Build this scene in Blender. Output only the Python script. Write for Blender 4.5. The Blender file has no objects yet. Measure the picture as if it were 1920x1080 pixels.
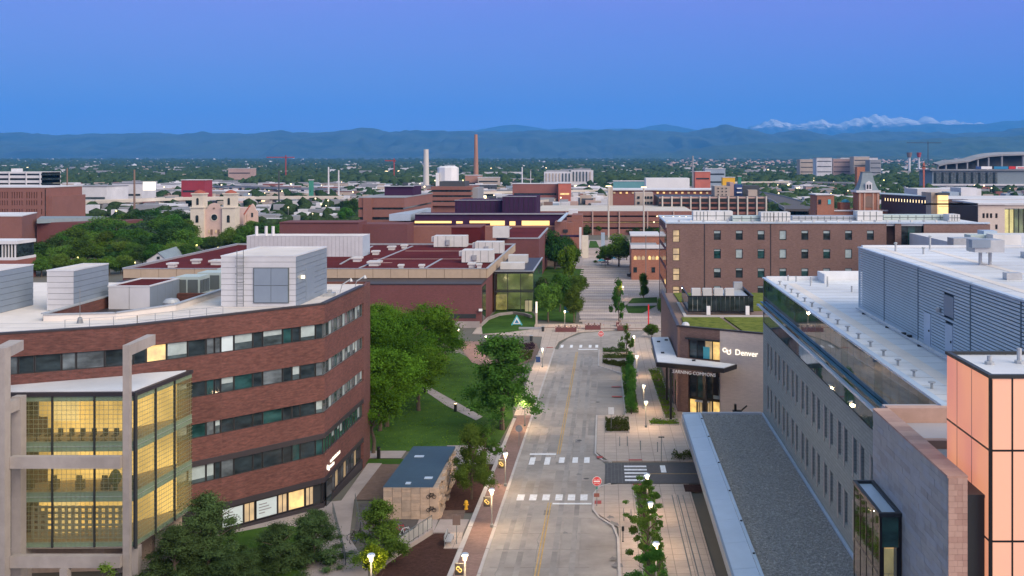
import bpy, math, random
import numpy as np
from mathutils import Vector
rnd = random.Random(7)
SC = bpy.context.scene
COL = SC.collection
# ------------------------------------------------------------------ camera, sky, sun, exposure
F, VX, VY, HC = 1900.0, 1133.0, 309.0, 34.0        # focal length in photo pixels, vanishing point, eye height
cam_d = bpy.data.cameras.new('camera'); cam = bpy.data.objects.new('camera', cam_d); COL.objects.link(cam)
cam.location = (0, 0, HC); cam.rotation_euler = (math.pi/2, 0, 0)
cam_d.sensor_width = 36; cam_d.lens = 36*F/1920
cam_d.shift_x = -(VX-960)/1920; cam_d.shift_y = -(540-VY)/1920
cam_d.clip_start = 1; cam_d.clip_end = 200000
SC.camera = cam
SC.view_settings.view_transform = 'Standard'; SC.view_settings.look = 'None'
SC.view_settings.exposure = 0.35; SC.view_settings.gamma = 1
SC.render.engine = 'CYCLES'
cy = SC.cycles
cy.use_denoising = True
cy.max_bounces = 6; cy.diffuse_bounces = 2; cy.glossy_bounces = 3; cy.transmission_bounces = 4
cy.transparent_max_bounces = 12; cy.volume_bounces = 1
cy.use_adaptive_sampling = True; cy.adaptive_threshold = 0.015
cy.sample_clamp_indirect = 6; cy.caustics_reflective = False; cy.caustics_refractive = False

def lin(r, g, b):
    f = lambda c: (c/255/12.92) if c/255 <= .04045 else ((c/255+.055)/1.055)**2.4
    return (f(r), f(g), f(b), 1)

SUN_EL, SUN_ROT = math.radians(34), math.radians(132)
W = bpy.data.worlds.new('World'); SC.world = W; W.use_nodes = True
nt = W.node_tree; nt.nodes.clear()
out = nt.nodes.new('ShaderNodeOutputWorld'); bg = nt.nodes.new('ShaderNodeBackground')
bg2 = nt.nodes.new('ShaderNodeBackground'); addn = nt.nodes.new('ShaderNodeAddShader')
tc = nt.nodes.new('ShaderNodeTexCoord'); sp = nt.nodes.new('ShaderNodeSeparateXYZ')
ramp = nt.nodes.new('ShaderNodeValToRGB'); mp = nt.nodes.new('ShaderNodeMapping'); nz = nt.nodes.new('ShaderNodeTexNoise')
ad = nt.nodes.new('ShaderNodeMath'); ad.operation = 'MULTIPLY_ADD'; ad.inputs[1].default_value = 0.085
L = nt.links.new
L(tc.outputs['Generated'], sp.inputs[0]); L(tc.outputs['Generated'], mp.inputs[0])
mp.inputs['Scale'].default_value = (1.4, 1.4, 16); L(mp.outputs[0], nz.inputs['Vector'])
nz.inputs['Scale'].default_value = 1.6; nz.inputs['Detail'].default_value = 4; nz.inputs['Roughness'].default_value = .5
L(nz.outputs['Fac'], ad.inputs[0])
sb = nt.nodes.new('ShaderNodeMath'); sb.operation = 'SUBTRACT'; sb.inputs[1].default_value = 0.0425
L(sp.outputs['Z'], ad.inputs[2]); L(ad.outputs[0], sb.inputs[0]); L(sb.outputs[0], ramp.inputs[0])
els = ramp.color_ramp.elements
stops = [(0.0, (108,142,222)), (0.034, (88,122,216)), (0.06, (77,107,209)), (0.09, (78,97,204)), (0.115, (88,95,203)),
         (0.15, (102,97,204)), (0.24, (118,128,204)), (0.5, (158,176,200)), (1.0, (178,192,200))]
els[0].position, els[0].color = stops[0][0], lin(*stops[0][1])
els[1].position, els[1].color = stops[-1][0], lin(*stops[-1][1])
for p_, c_ in stops[1:-1]:
    e_ = els.new(p_); e_.color = lin(*c_)
L(ramp.outputs[0], bg.inputs['Color']); bg.inputs['Strength'].default_value = 1.0
sky = nt.nodes.new('ShaderNodeTexSky'); sky.sky_type = 'NISHITA'; sky.sun_disc = False
sky.sun_elevation = math.radians(3); sky.sun_rotation = SUN_ROT; sky.altitude = 1600
L(sky.outputs[0], bg2.inputs['Color']); bg2.inputs['Strength'].default_value = 0.05
L(bg.outputs[0], addn.inputs[0]); L(bg2.outputs[0], addn.inputs[1]); L(addn.outputs[0], out.inputs['Surface'])
W.cycles.sampling_method = 'MANUAL'; W.cycles.sample_map_resolution = 512

sun_d = bpy.data.lights.new('sun', 'SUN'); sun = bpy.data.objects.new('sun', sun_d); COL.objects.link(sun)
sun_d.energy = 3.4; sun_d.angle = math.radians(50); sun_d.color = (1.0, .83, .68)
# dawn glow behind the camera and a little to its right
sun.rotation_euler = Vector((math.sin(math.radians(48)), -math.cos(math.radians(48)), math.tan(SUN_EL))).to_track_quat('Z', 'Y').to_euler()
sun['kind'] = 'structure'

# ------------------------------------------------------------------ terrain profile and mapping
GYP = [-200, 84, 215, 700, 1500, 3000, 6000, 10000, 15000, 21000, 60000]
GZP = [10.167, 0, -4.69, -4.8, -4.8, 1, 22, 62, 115, 190, 190]
def gz(y): return float(np.interp(y, GYP, GZP))
def PX(px, Y): return (px-VX)*Y/F
def PZ(py, Y): return HC-(py-VY)*Y/F
def GY(py):                                          # distance of a ground point seen at row py
    if py >= 651: return 58886/(py-377)
    return 73511/(py-309)
def G(px, py):
    Y = GY(py); return (PX(px, Y), Y)

# ------------------------------------------------------------------ materials
M = {}
def nodes(name):
    m = bpy.data.materials.new(name); m.use_nodes = True
    n = m.node_tree; b = n.nodes['Principled BSDF']; M[name] = m
    return m, n, b
def mat(name, c, rough=.8, var=.18, scale=.5, metal=0.0, bump=0.0, bscale=8, spec=.4, detail=6, stain=0.0, c2=None):
    m, n, b = nodes(name); L = n.links.new
    tcn = n.nodes.new('ShaderNodeTexCoord'); oi = n.nodes.new('ShaderNodeObjectInfo')
    addv = n.nodes.new('ShaderNodeVectorMath'); addv.operation = 'ADD'
    geo = n.nodes.new('ShaderNodeNewGeometry')
    nz = n.nodes.new('ShaderNodeTexNoise'); nz.inputs['Scale'].default_value = scale; nz.inputs['Detail'].default_value = detail
    nz.inputs['Roughness'].default_value = .65
    L(geo.outputs['Position'], nz.inputs['Vector'])
    mx = n.nodes.new('ShaderNodeMix'); mx.data_type = 'RGBA'
    c = np.array(c[:3]); hi = c*(1+var) if c2 is None else np.array(c2[:3]); lo = c*(1-var)
    mr = n.nodes.new('ShaderNodeMapRange'); mr.inputs[1].default_value = .3; mr.inputs[2].default_value = .7
    L(nz.outputs['Fac'], mr.inputs[0]); L(mr.outputs[0], mx.inputs[0])
    mx.inputs[6].default_value = (*lo, 1); mx.inputs[7].default_value = (*np.clip(hi, 0, 1), 1)
    col = mx.outputs[2]
    if stain > 0:
        n2 = n.nodes.new('ShaderNodeTexNoise'); n2.inputs['Scale'].default_value = scale*.17; n2.inputs['Detail'].default_value = 8
        mp2 = n.nodes.new('ShaderNodeMapping'); mp2.inputs['Scale'].default_value = (1, 1, .35)
        L(geo.outputs['Position'], mp2.inputs[0]); L(mp2.outputs[0], n2.inputs['Vector'])
        mr2 = n.nodes.new('ShaderNodeMapRange'); mr2.inputs[1].default_value = .42; mr2.inputs[2].default_value = .68
        mr2.inputs[3].default_value = 1; mr2.inputs[4].default_value = 1-stain
        L(n2.outputs['Fac'], mr2.inputs[0])
        ml = n.nodes.new('ShaderNodeVectorMath'); ml.operation = 'SCALE'; L(col, ml.inputs[0]); L(mr2.outputs[0], ml.inputs[3]); col = ml.outputs[0]
    L(col, b.inputs['Base Color'])
    b.inputs['Roughness'].default_value = rough; b.inputs['Metallic'].default_value = metal
    b.inputs['Specular IOR Level'].default_value = spec
    if bump > 0:
        n3 = n.nodes.new('ShaderNodeTexNoise'); n3.inputs['Scale'].default_value = bscale; n3.inputs['Detail'].default_value = 3
        L(geo.outputs['Position'], n3.inputs['Vector'])
        bp = n.nodes.new('ShaderNodeBump'); bp.inputs['Strength'].default_value = bump; bp.inputs['Distance'].default_value = .05
        L(n3.outputs['Fac'], bp.inputs['Height']); L(bp.outputs[0], b.inputs['Normal'])
    return m
def brick(name, c1, c2, mortar, bw=.24, bh=.08, msize=.012, squash=1, rough=.85, off=.5, var=.25, big=.12, spec=.3, patch=None):
    m, n, b = nodes(name); L = n.links.new
    uv = n.nodes.new('ShaderNodeUVMap'); bt = n.nodes.new('ShaderNodeTexBrick')
    bt.inputs['Scale'].default_value = 1; bt.inputs['Brick Width'].default_value = bw; bt.inputs['Row Height'].default_value = bh
    bt.inputs['Mortar Size'].default_value = msize; bt.inputs['Mortar Smooth'].default_value = .2; bt.offset = off
    bt.inputs['Color1'].default_value = (*c1, 1); bt.inputs['Color2'].default_value = (*c2, 1); bt.inputs['Mortar'].default_value = (*mortar, 1)
    L(uv.outputs[0], bt.inputs['Vector'])
    nz = n.nodes.new('ShaderNodeTexNoise'); nz.inputs['Scale'].default_value = big; nz.inputs['Detail'].default_value = 9; nz.inputs['Roughness'].default_value = .7
    L(uv.outputs[0], nz.inputs['Vector'])
    mpn = n.nodes.new('ShaderNodeMapping'); mpn.inputs['Scale'].default_value = (1.2, 5, 1); L(uv.outputs[0], mpn.inputs[0])
    nf = n.nodes.new('ShaderNodeTexNoise'); nf.inputs['Scale'].default_value = 1.0; nf.inputs['Detail'].default_value = 3; L(mpn.outputs[0], nf.inputs['Vector'])
    av = n.nodes.new('ShaderNodeMath'); av.operation = 'ADD'; L(nz.outputs['Fac'], av.inputs[0]); L(nf.outputs['Fac'], av.inputs[1])
    mr = n.nodes.new('ShaderNodeMapRange'); mr.inputs[1].default_value = .7; mr.inputs[2].default_value = 1.3
    mr.inputs[3].default_value = 1-var; mr.inputs[4].default_value = 1+var
    L(av.outputs[0], mr.inputs[0])
    ml = n.nodes.new('ShaderNodeVectorMath'); ml.operation = 'SCALE'; L(bt.outputs['Color'], ml.inputs[0]); L(mr.outputs[0], ml.inputs[3])
    L(ml.outputs[0], b.inputs['Base Color']); b.inputs['Roughness'].default_value = rough; b.inputs['Specular IOR Level'].default_value = spec
    return m
def emis(name, c, s, var=0.0, scale=.7, stretch=(1, 1, 1), c2=None, base=(.3,.25,.2)):
    m, n, b = nodes(name); L = n.links.new
    b.inputs['Base Color'].default_value = (*base, 1); b.inputs['Roughness'].default_value = .5
    b.inputs['Emission Color'].default_value = (*c[:3], 1); b.inputs['Emission Strength'].default_value = s
    if var > 0:
        geo = n.nodes.new('ShaderNodeNewGeometry'); mp = n.nodes.new('ShaderNodeMapping'); mp.inputs['Scale'].default_value = stretch
        nz = n.nodes.new('ShaderNodeTexNoise'); nz.inputs['Scale'].default_value = scale; nz.inputs['Detail'].default_value = 3
        L(geo.outputs['Position'], mp.inputs[0]); L(mp.outputs[0], nz.inputs['Vector'])
        mx = n.nodes.new('ShaderNodeMix'); mx.data_type = 'RGBA'
        mr = n.nodes.new('ShaderNodeMapRange'); mr.inputs[1].default_value = .35; mr.inputs[2].default_value = .65
        L(nz.outputs['Fac'], mr.inputs[0]); L(mr.outputs[0], mx.inputs[0])
        lo = np.array(c[:3])*(1-var) if c2 is None else np.array(c2[:3])
        mx.inputs[6].default_value = (*lo, 1); mx.inputs[7].default_value = (*c[:3], 1)
        L(mx.outputs[2], b.inputs['Emission Color'])
    return m
def glass(name, c=(.02, .03, .035), rough=.04, var=.45, spec=.6):
    m, n, b = nodes(name); L = n.links.new
    geo = n.nodes.new('ShaderNodeNewGeometry'); mp = n.nodes.new('ShaderNodeMapping'); mp.inputs['Scale'].default_value = (.6, .6, 1.3)
    nz = n.nodes.new('ShaderNodeTexNoise'); nz.inputs['Scale'].default_value = 1.0; nz.inputs['Detail'].default_value = 5
    L(geo.outputs['Position'], mp.inputs[0]); L(mp.outputs[0], nz.inputs['Vector'])
    mr = n.nodes.new('ShaderNodeMapRange'); mr.inputs[1].default_value = .35; mr.inputs[2].default_value = .7
    mr.inputs[3].default_value = 1-var; mr.inputs[4].default_value = 1+var*2; L(nz.outputs['Fac'], mr.inputs[0])
    ml = n.nodes.new('ShaderNodeVectorMath'); ml.operation = 'SCALE'; ml.inputs[0].default_value = c; L(mr.outputs[0], ml.inputs[3])
    L(ml.outputs[0], b.inputs['Base Color'])
    b.inputs['Roughness'].default_value = rough; b.inputs['Specular IOR Level'].default_value = spec
    return m
def clear(name, tint=(.85, .95, .93), refl=.12, rough=.03):
    m, n, b = nodes(name); n.nodes.remove(b); L = n.links.new
    o = n.nodes['Material Output']; t = n.nodes.new('ShaderNodeBsdfTransparent'); g = n.nodes.new('ShaderNodeBsdfGlossy'); mx = n.nodes.new('ShaderNodeMixShader')
    t.inputs[0].default_value = (*tint, 1); g.inputs['Roughness'].default_value = rough; g.inputs[0].default_value = (.9, .95, 1, 1)
    fr = n.nodes.new('ShaderNodeFresnel'); fr.inputs[0].default_value = 1.5
    am = n.nodes.new('ShaderNodeMath'); am.operation = 'ADD'; am.inputs[1].default_value = refl; am.use_clamp = True
    L(fr.outputs[0], am.inputs[0]); L(am.outputs[0], mx.inputs[0]); L(t.outputs[0], mx.inputs[1]); L(g.outputs[0], mx.inputs[2]); L(mx.outputs[0], o.inputs[0])
    return m
def blockglass(name):
    m, n, b = nodes(name); n.nodes.remove(b); L = n.links.new
    o = n.nodes['Material Output']; t = n.nodes.new('ShaderNodeBsdfTransparent'); d = n.nodes.new('ShaderNodeBsdfTranslucent'); g = n.nodes.new('ShaderNodeBsdfGlossy')
    t.inputs[0].default_value = (.93,.95,.88,1); d.inputs[0].default_value = (.62,.72,.62,1); g.inputs['Roughness'].default_value = .25
    m1 = n.nodes.new('ShaderNodeMixShader'); m1.inputs[0].default_value = .22; m2 = n.nodes.new('ShaderNodeMixShader'); m2.inputs[0].default_value = .05
    L(t.outputs[0], m1.inputs[1]); L(d.outputs[0], m1.inputs[2]); L(m1.outputs[0], m2.inputs[1]); L(g.outputs[0], m2.inputs[2]); L(m2.outputs[0], o.inputs[0]); return m
def leafmat(name, c, var=.45, hue=.03, trans=.3):
    m, n, b = nodes(name); n.nodes.remove(b); L = n.links.new
    o = n.nodes['Material Output']; d = n.nodes.new('ShaderNodeBsdfDiffuse'); t = n.nodes.new('ShaderNodeBsdfTranslucent'); mx = n.nodes.new('ShaderNodeMixShader')
    mx.inputs[0].default_value = trans
    geo = n.nodes.new('ShaderNodeNewGeometry'); oi = n.nodes.new('ShaderNodeObjectInfo')
    nz = n.nodes.new('ShaderNodeTexNoise'); nz.inputs['Scale'].default_value = .55; nz.inputs['Detail'].default_value = 5
    L(geo.outputs['Position'], nz.inputs['Vector'])
    mr = n.nodes.new('ShaderNodeMapRange'); mr.inputs[1].default_value = .3; mr.inputs[2].default_value = .7; mr.inputs[3].default_value = 1-var; mr.inputs[4].default_value = 1+var
    L(nz.outputs['Fac'], mr.inputs[0])
    vm = n.nodes.new('ShaderNodeMapRange'); vm.inputs[3].default_value = .72; vm.inputs[4].default_value = 1.32
    sr = n.nodes.new('ShaderNodeMath'); sr.operation = 'MULTIPLY'; sr.inputs[1].default_value = 7.31; fr_ = n.nodes.new('ShaderNodeMath'); fr_.operation = 'FRACT'
    L(oi.outputs['Random'], sr.inputs[0]); L(sr.outputs[0], fr_.inputs[0]); L(fr_.outputs[0], vm.inputs[0]); mv = n.nodes.new('ShaderNodeMath'); mv.operation = 'MULTIPLY'
    L(mr.outputs[0], mv.inputs[0]); L(vm.outputs[0], mv.inputs[1])
    r2 = n.nodes.new('ShaderNodeMapRange'); r2.inputs[3].default_value = .5-hue; r2.inputs[4].default_value = .5+hue; L(oi.outputs['Random'], r2.inputs[0])
    hs = n.nodes.new('ShaderNodeHueSaturation'); hs.inputs['Color'].default_value = (*c, 1)
    L(r2.outputs[0], hs.inputs['Hue']); L(mv.outputs[0], hs.inputs['Value'])
    L(hs.outputs[0], d.inputs[0]); L(hs.outputs[0], t.inputs[0]); L(d.outputs[0], mx.inputs[1]); L(t.outputs[0], mx.inputs[2]); L(mx.outputs[0], o.inputs[0])
    return m

brick('red_brick', (.150,.049,.038), (.090,.032,.027), (.13,.08,.07), var=.38)
brick('maroon_brick', (.165,.052,.055), (.13,.043,.046), (.15,.08,.075), var=.16)
brick('brown_brick', (.215,.130,.108), (.155,.092,.080), (.19,.13,.115), var=.22)
brick('orange_brick', (.42,.15,.085), (.32,.11,.065), (.3,.2,.16), var=.2)
brick('arts_brick', (.26,.11,.085), (.20,.085,.07), (.24,.13,.11), var=.15)
brick('light_stone', (.66,.56,.49), (.60,.51,.45), (.50,.43,.38), bw=.6, bh=.1, var=.08)
brick('lab_stone', (.245,.290,.285), (.215,.255,.252), (.13,.165,.165), bw=1.3, bh=.3, msize=.02, var=.10)
brick('paver_red', (.27,.16,.125), (.21,.12,.10), (.20,.15,.13), bw=.2, bh=.1, var=.25, big=.3)
brick('paver_grey', (.40,.33,.305), (.34,.285,.265), (.22,.2,.19), bw=.6, bh=.6, off=0, msize=.02, var=.16, big=.2)
brick('plaza_slab', (.46,.375,.315), (.40,.335,.285), (.22,.19,.17), bw=1.5, bh=1.5, off=0, msize=.03, var=.13, big=.15)
brick('plaza_light', (.54,.45,.405), (.49,.41,.37), (.3,.27,.25), bw=.6, bh=.6, off=0, msize=.02, var=.12, big=.2)
brick('asphalt_paver', (.085,.085,.09), (.07,.07,.075), (.12,.12,.12), bw=.4, bh=.4, off=0, msize=.04, var=.2, big=.5)
mat('church_pink', (.60,.44,.38), var=.08, scale=.4, stain=.12)
mat('church_trim', (.62,.56,.46), var=.08)
mat('concrete', (.34,.30,.285), var=.10, scale=.8, bump=.2, stain=.25)
mat('frame_concrete', (.36,.325,.30), var=.10, scale=1.1, bump=.2, bscale=5, stain=.28)
mat('road_concrete', (.335,.300,.268), var=.17, scale=.5, bump=.1, stain=.34)  # stains here and on the slabs also paint mottled lamp light into the colour
mat('slab_concrete', (.318,.290,.262), var=.15, scale=.33, bump=.1, stain=.3)
mat('kerb', (.45,.42,.40), var=.1)
mat('asphalt', (.085,.078,.078), var=.15, scale=2, bump=.3, bscale=20)
mat('white_paint', (.72,.73,.74), var=.18, scale=2.5)
mat('yellow_paint', (.50,.32,.10), var=.22, scale=2.5)
mat('red_dome', (.35,.07,.06), var=.1)
mat('lawn', (.034,.090,.012), var=.30, scale=.18, bump=.6, bscale=12, rough=1, spec=.1, c2=(.058,.125,.020))
mat('mulch', (.060,.030,.024), var=.35, scale=3, bump=.8, bscale=15, rough=1, spec=.1)
mat('soil', (.16,.115,.095), var=.2, scale=1.5, bump=.6, bscale=12, rough=1, spec=.1)
mat('plain_ground', (.14,.14,.11), var=.4, scale=.02, rough=1, c2=(.16,.15,.13))
mat('white_roof', (.66,.68,.70), var=.09, scale=.35, stain=.26, rough=.5)
mat('cream_roof', (.70,.65,.60), var=.08, scale=.35, stain=.2, rough=.7)
mat('dark_cap', (.035,.030,.035), var=.1, rough=.5)
mat('red_roof', (.110,.022,.024), var=.14, scale=.2, stain=.25, spec=.05, rough=1)
mat('purple_metal', (.050,.024,.060), var=.08, scale=.3, rough=.9, spec=.1)
mat('beige_band', (.46,.36,.26), var=.06, scale=.8, stain=.12)
mat('cladding', (.54,.55,.57), var=.07, scale=.6, rough=.45, stain=.12)
mat('cladding_blue', (.20,.25,.31), var=.06, scale=.6, rough=.45)
mat('louvre_blue', (.42,.53,.60), var=.05, scale=.8, rough=.4)
mat('louvre_dark', (.10,.15,.18), var=.1, rough=.6)
mat('metal_light', (.42,.52,.62), var=.06, scale=.5, rough=.35, stain=.14)
mat('galv', (.42,.44,.45), var=.12, scale=1.5, metal=.4, rough=.45)
mat('unit_green', (.42,.50,.47), var=.06, rough=.5)
mat('unit_white', (.60,.60,.58), var=.08, rough=.5, stain=.15)
mat('gravel', (.27,.262,.250), var=.35, scale=5, bump=.8, bscale=14, rough=1)
mat('pebble', (.38,.368,.35), var=.6, scale=3.5, rough=.9)
mat('black_metal', (.012,.012,.014), var=.1, rough=.4)
mat('frame_dark', (.028,.032,.034), var=.1, rough=.5)
mat('frame_grey', (.10,.12,.12), var=.1, rough=.5)
mat('teal_edge', (.02,.13,.17), var=.1, rough=.3)
mat('pole_grey', (.22,.23,.23), var=.05, metal=.3, rough=.4)
mat('blue_roof', (.028,.060,.085), var=.12, scale=1.2, stain=.15, rough=.5)
mat('timber', (.43,.33,.25), var=.16, scale=1.7, bump=.2)
mat('timber_b', (.35,.28,.22), var=.16, scale=1.7, bump=.2)
mat('stone_wall', (.36,.35,.33), var=.12, scale=1.2, bump=.2)
mat('stone_wall_b', (.315,.305,.29), var=.12, scale=1.2, bump=.2)
mat('stone_wall_c', (.35,.355,.36), var=.10, scale=1.2, bump=.2)
mat('stone_red', (.46,.30,.24), var=.10, scale=1.2)
mat('stone_red_b', (.40,.25,.20), var=.10, scale=1.2)
mat('terrace', (.36,.34,.36), var=.06)
mat('bark', (.10,.075,.055), var=.3, scale=3, bump=.5)
mat('sedum', (.10,.16,.02), var=.5, scale=.8, bump=.8, bscale=8, c2=(.20,.22,.045), spec=.05)
mat('blind', (.34,.42,.42), var=.2, scale=.8, rough=.35)
mat('blind_white', (.55,.66,.68), var=.08, scale=.8, rough=.35)
mat('grid_olive', (.20,.22,.15), var=.1, rough=.5)
mat('sign_red', (.62,.03,.035), var=.03, rough=.4)
mat('sign_white', (.8,.8,.8), var=.03, rough=.4)
mat('sign_blue', (.03,.22,.42), var=.05)
mat('sign_teal', (.10,.45,.50), var=.05)
mat('hydrant', (.75,.42,.03), var=.05)
mat('gold', (.34,.26,.09), var=.1)
mat('skin', (.45,.28,.2), var=.05)
mat('cloth_dark', (.03,.035,.06), var=.2)
mat('cloth_red', (.4,.05,.06), var=.2)
mat('red_steel', (.35,.05,.04), var=.1)
mat('viaduct', (.56,.51,.44), var=.10, scale=.1, stain=.2)
mat('stack_white', (.55,.52,.48), var=.06, scale=.1, stain=.15)
mat('stack_brick', (.38,.20,.14), var=.08, scale=.1, stain=.15)
mat('tank_white', (.72,.72,.72), var=.05, scale=.1)
mat('slate', (.20,.25,.28), var=.12)
mat('copper', (.05,.28,.38), var=.1)
mat('tile_roof', (.30,.08,.05), var=.15)
for nm, c in dict(city_white=(.62,.62,.64), city_beige=(.44,.37,.31), city_grey=(.28,.29,.31), city_red=(.26,.10,.08), city_brown=(.22,.15,.12), city_pink=(.46,.32,.28),
                  city_blue=(.30,.38,.46), city_dark=(.06,.07,.08), city_teal=(.12,.30,.32), city_scarlet=(.30,.035,.05), city_green=(.05,.24,.17), city_orange=(.45,.13,.09), city_purple=(.085,.065,.085), city_navy=(.03,.07,.2)).items():
    mat(nm, c, var=.12, scale=.1, stain=.15)
glass('glass_dark', spec=.4); glass('glass_teal', (.015,.05,.05)); glass('glass_mid', (.05,.07,.075)); glass('glass_green', (.02,.07,.055), spec=.8)
glass('glass_grey', (.09,.11,.12)); glass('glass_lab', (.045,.085,.095), rough=.02, spec=1.0, var=.4)
clear('clear_glass'); clear('green_glass', tint=(.80,.90,.78), refl=.05, rough=.1)
blockglass('block_glass')
emis('lit', (1.0,.62,.16), .95, var=.55, scale=.9)
emis('lit_soft', (1.0,.66,.25), .42, var=.6, scale=.8)
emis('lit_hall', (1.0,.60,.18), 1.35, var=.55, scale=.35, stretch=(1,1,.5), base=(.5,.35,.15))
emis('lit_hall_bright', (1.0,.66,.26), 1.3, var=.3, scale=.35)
emis('lit_dim', (.62,.62,.22), .28, var=.7, scale=.35)
emis('lit_strip', (1.0,.62,.17), 1.25, var=.15, scale=.2)
emis('lamp_glow', (1.0,.76,.45), 1.9)
emis('lamp_far', (1.0,.76,.42), 2.6)
emis('lamp_yellow', (1.0,.85,.25), 3)
emis('sign_glow', (1.0,.93,.78), 1.1)
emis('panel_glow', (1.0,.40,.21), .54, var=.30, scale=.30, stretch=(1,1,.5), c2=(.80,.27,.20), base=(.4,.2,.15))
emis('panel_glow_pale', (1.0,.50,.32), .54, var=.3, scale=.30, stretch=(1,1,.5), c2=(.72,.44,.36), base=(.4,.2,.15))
emis('screen_white', (.75,.85,.9), .6)
emis('tail_red', (1.0,.15,.10), 3)
leafmat('leaf', (.080,.165,.028)); leafmat('leaf_bright', (.100,.175,.018), hue=.015); leafmat('leaf_dark', (.045,.100,.026)); leafmat('leaf_blue', (.050,.092,.052), hue=.01)
leafmat('leaf_locust', (.076,.160,.016), hue=.01); leafmat('needle', (.050,.085,.030), hue=.01, trans=.1); leafmat('leaf_far', (.046,.084,.036), hue=.02, trans=.1)
leafmat('leaf_shrub', (.060,.095,.022), hue=.04); leafmat('leaf_yellow', (.14,.23,.015), hue=.02); leafmat('leaf_purple', (.07,.04,.06))

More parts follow.
